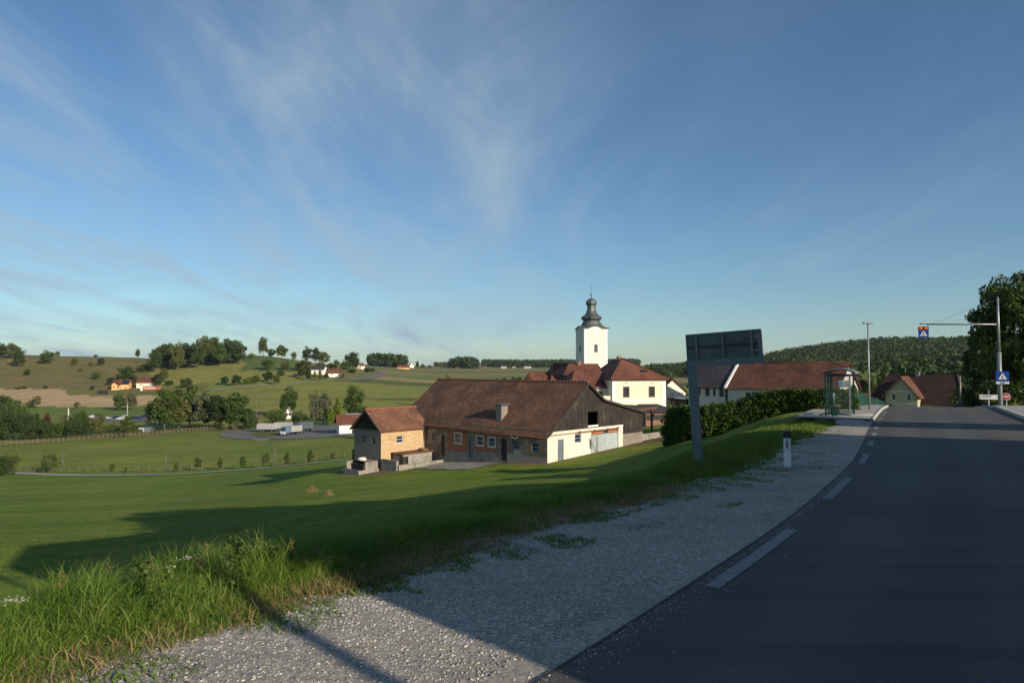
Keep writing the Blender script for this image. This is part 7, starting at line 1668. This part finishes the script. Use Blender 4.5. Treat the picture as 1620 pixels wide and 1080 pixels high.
for i, (px, py, kd, h_) in enumerate(wl_list):
    Yw = 4.0
    while Yw < 12:
        x = kpx(px) * Yw; sw, yw_ = sdist(x, Yw)
        if sw[0] > EGf(yw_[0]) + .75 + .45 * math.sin(i * 2.3): break
        Yw += .05
    seen[kd] = seen.get(kd, 0) + 1; top = W(px, py, Yw).z; h2 = max(.4, min(1.0, top - Hs(x, Yw)))
    where = 'at the left border' if px < 60 else ('left of the shadow edge' if px < 200 else ('amid the tall verge grass' if px < 330 else 'at the right end of the verge grass'))
    weed(x, Yw, h2, kd, '%s %s, %s of its kind' % (wn_[kd], where, ordn[seen[kd] - 1]), {'dock': 'dock_stalk', 'umbel': 'white_weed', 'leafy': 'leafy_weed'}[kd], i)
for i, (px, py, w_, h_, lb) in enumerate([(494, 778, .9, .9, 'larger pale dry grass tuft on the mown meadow'), (521, 784, .45, .6, 'smaller pale dry grass tuft right of the larger one')]):
    p = G(px, py); n_ = 230; dr_ = rng.normal(size=(n_, 2)); dr_ = np.clip(dr_, -1.6, 1.6); xy = np.column_stack([p.x + dr_[:, 0] * w_ * .3, p.y + dr_[:, 1] * w_ * .25]); o = blades('dry_grass_tuft', 0, xy, h_ * (.35 + .6 * rng.random(n_)) * np.exp(-.28 * (dr_ ** 2).sum(1)), .007 + .006 * rng.random(n_), 'grass_dry', .5, lb, 'grass tuft'); del o['kind']
# loose stones on the near gravel
xy, s = along_edge(30000, .5, 16, 1.4, EG, 1.2); s = s + EGf(sdist(xy[:, 0], xy[:, 1])[1]) - EG; r_ = np.hypot(xy[:, 0], xy[:, 1]); keep = (r_ > 3.2) & (xy[:, 1] > 2); xy, s = xy[keep], s[keep]
si = .12 - np.abs(rng.normal(size=2600)) * .22; m_ = (fine[:, 1] > 1) & (fine[:, 1] < 20); ii = rng.integers(0, m_.sum(), 2600); pe = fine[m_][ii] + finen[m_][ii] * si[:, None] + rng.normal(size=(2600, 2)) * .05
k_ = np.hypot(pe[:, 0], pe[:, 1]) > 3.2; xy = np.concatenate([xy, pe[k_]]); s = np.concatenate([s, sdist(pe[k_][:, 0], pe[k_][:, 1])[0]]); n = len(xy)
yl_s = sdist(xy[:, 0], xy[:, 1])[1]; zg = roadz(np.zeros(n), yl_s) - .012 * (s > .02) - .012 * np.clip(s - .4, 0, 9) + np.where(s > .3, .012 * np.sin(xy[:, 0] * 3.1 + xy[:, 1]) * np.sin(xy[:, 1] * 2.3), 0)
sz = .005 + .009 * rng.random(n) ** 2.6
sz[s < .05] *= .6
V = np.empty((n, 9, 3)); ang = rng.random(n) * 6.28; 
ring1 = [(1, .1), (.7, .8), (-.3, .95), (-1, .2), (-.6, -.8), (.5, -.9)]; B = np.array([(a, b_, -.2) for a, b_ in ring1] + [(a * .55, b_ * .55, .5) for a, b_ in ring1], float)
Bn = B[None] * (1 + .25 * rng.normal(size=(n, 12, 1))) * sz[:, None, None]; Bn[:, :, 0] *= 1.3; ca, sa_ = np.cos(ang)[:, None], np.sin(ang)[:, None]
X2 = Bn[:, :, 0] * ca - Bn[:, :, 1] * sa_ + xy[:, 0:1]; Y2 = Bn[:, :, 0] * sa_ + Bn[:, :, 1] * ca + xy[:, 1:2]; Z2 = Bn[:, :, 2] + zg[:, None] + .001
V = np.stack([X2, Y2, Z2], -1).reshape(-1, 3); b0 = np.arange(n)[:, None] * 12
F = np.concatenate([b0 + np.array([i, (i + 1) % 6, 6 + (i + 1) % 6, 6 + i]) for i in range(6)] + [b0 + np.array(q_) for q_ in ((6, 7, 8, 9), (6, 9, 10, 11))], 1).reshape(-1, 4)
tag(obj('loose_stones', fastmesh('loose_stones', V, F, ['pebble'], np.repeat(rng.random(n), 12))), 'loose pale stones scattered over the gravel shoulder', 'gravel', kind='stuff')

# ------------------------------------------------------------------ light summer haze over the valley
m = bpy.data.materials.new('haze_air'); m.use_nodes = True; t = m.node_tree; t.nodes.remove(t.nodes['Principled BSDF'])
pv = t.nodes.new('ShaderNodeVolumePrincipled'); pv.inputs['Color'].default_value = (.78, .88, 1, 1); pv.inputs['Density'].default_value = .000035; pv.inputs['Anisotropy'].default_value = .2
t.links.new(pv.outputs[0], t.nodes['Material Output'].inputs['Volume']); M['haze_air'] = m
zlo_ = float(GZv.min()) - 1; hz_ = MB().box(-8600, 8600, -8600, 8600, zlo_, 150).build('haze', 'haze_air'); tag(hz_, 'thin bluish air over the valley', kind='stuff')
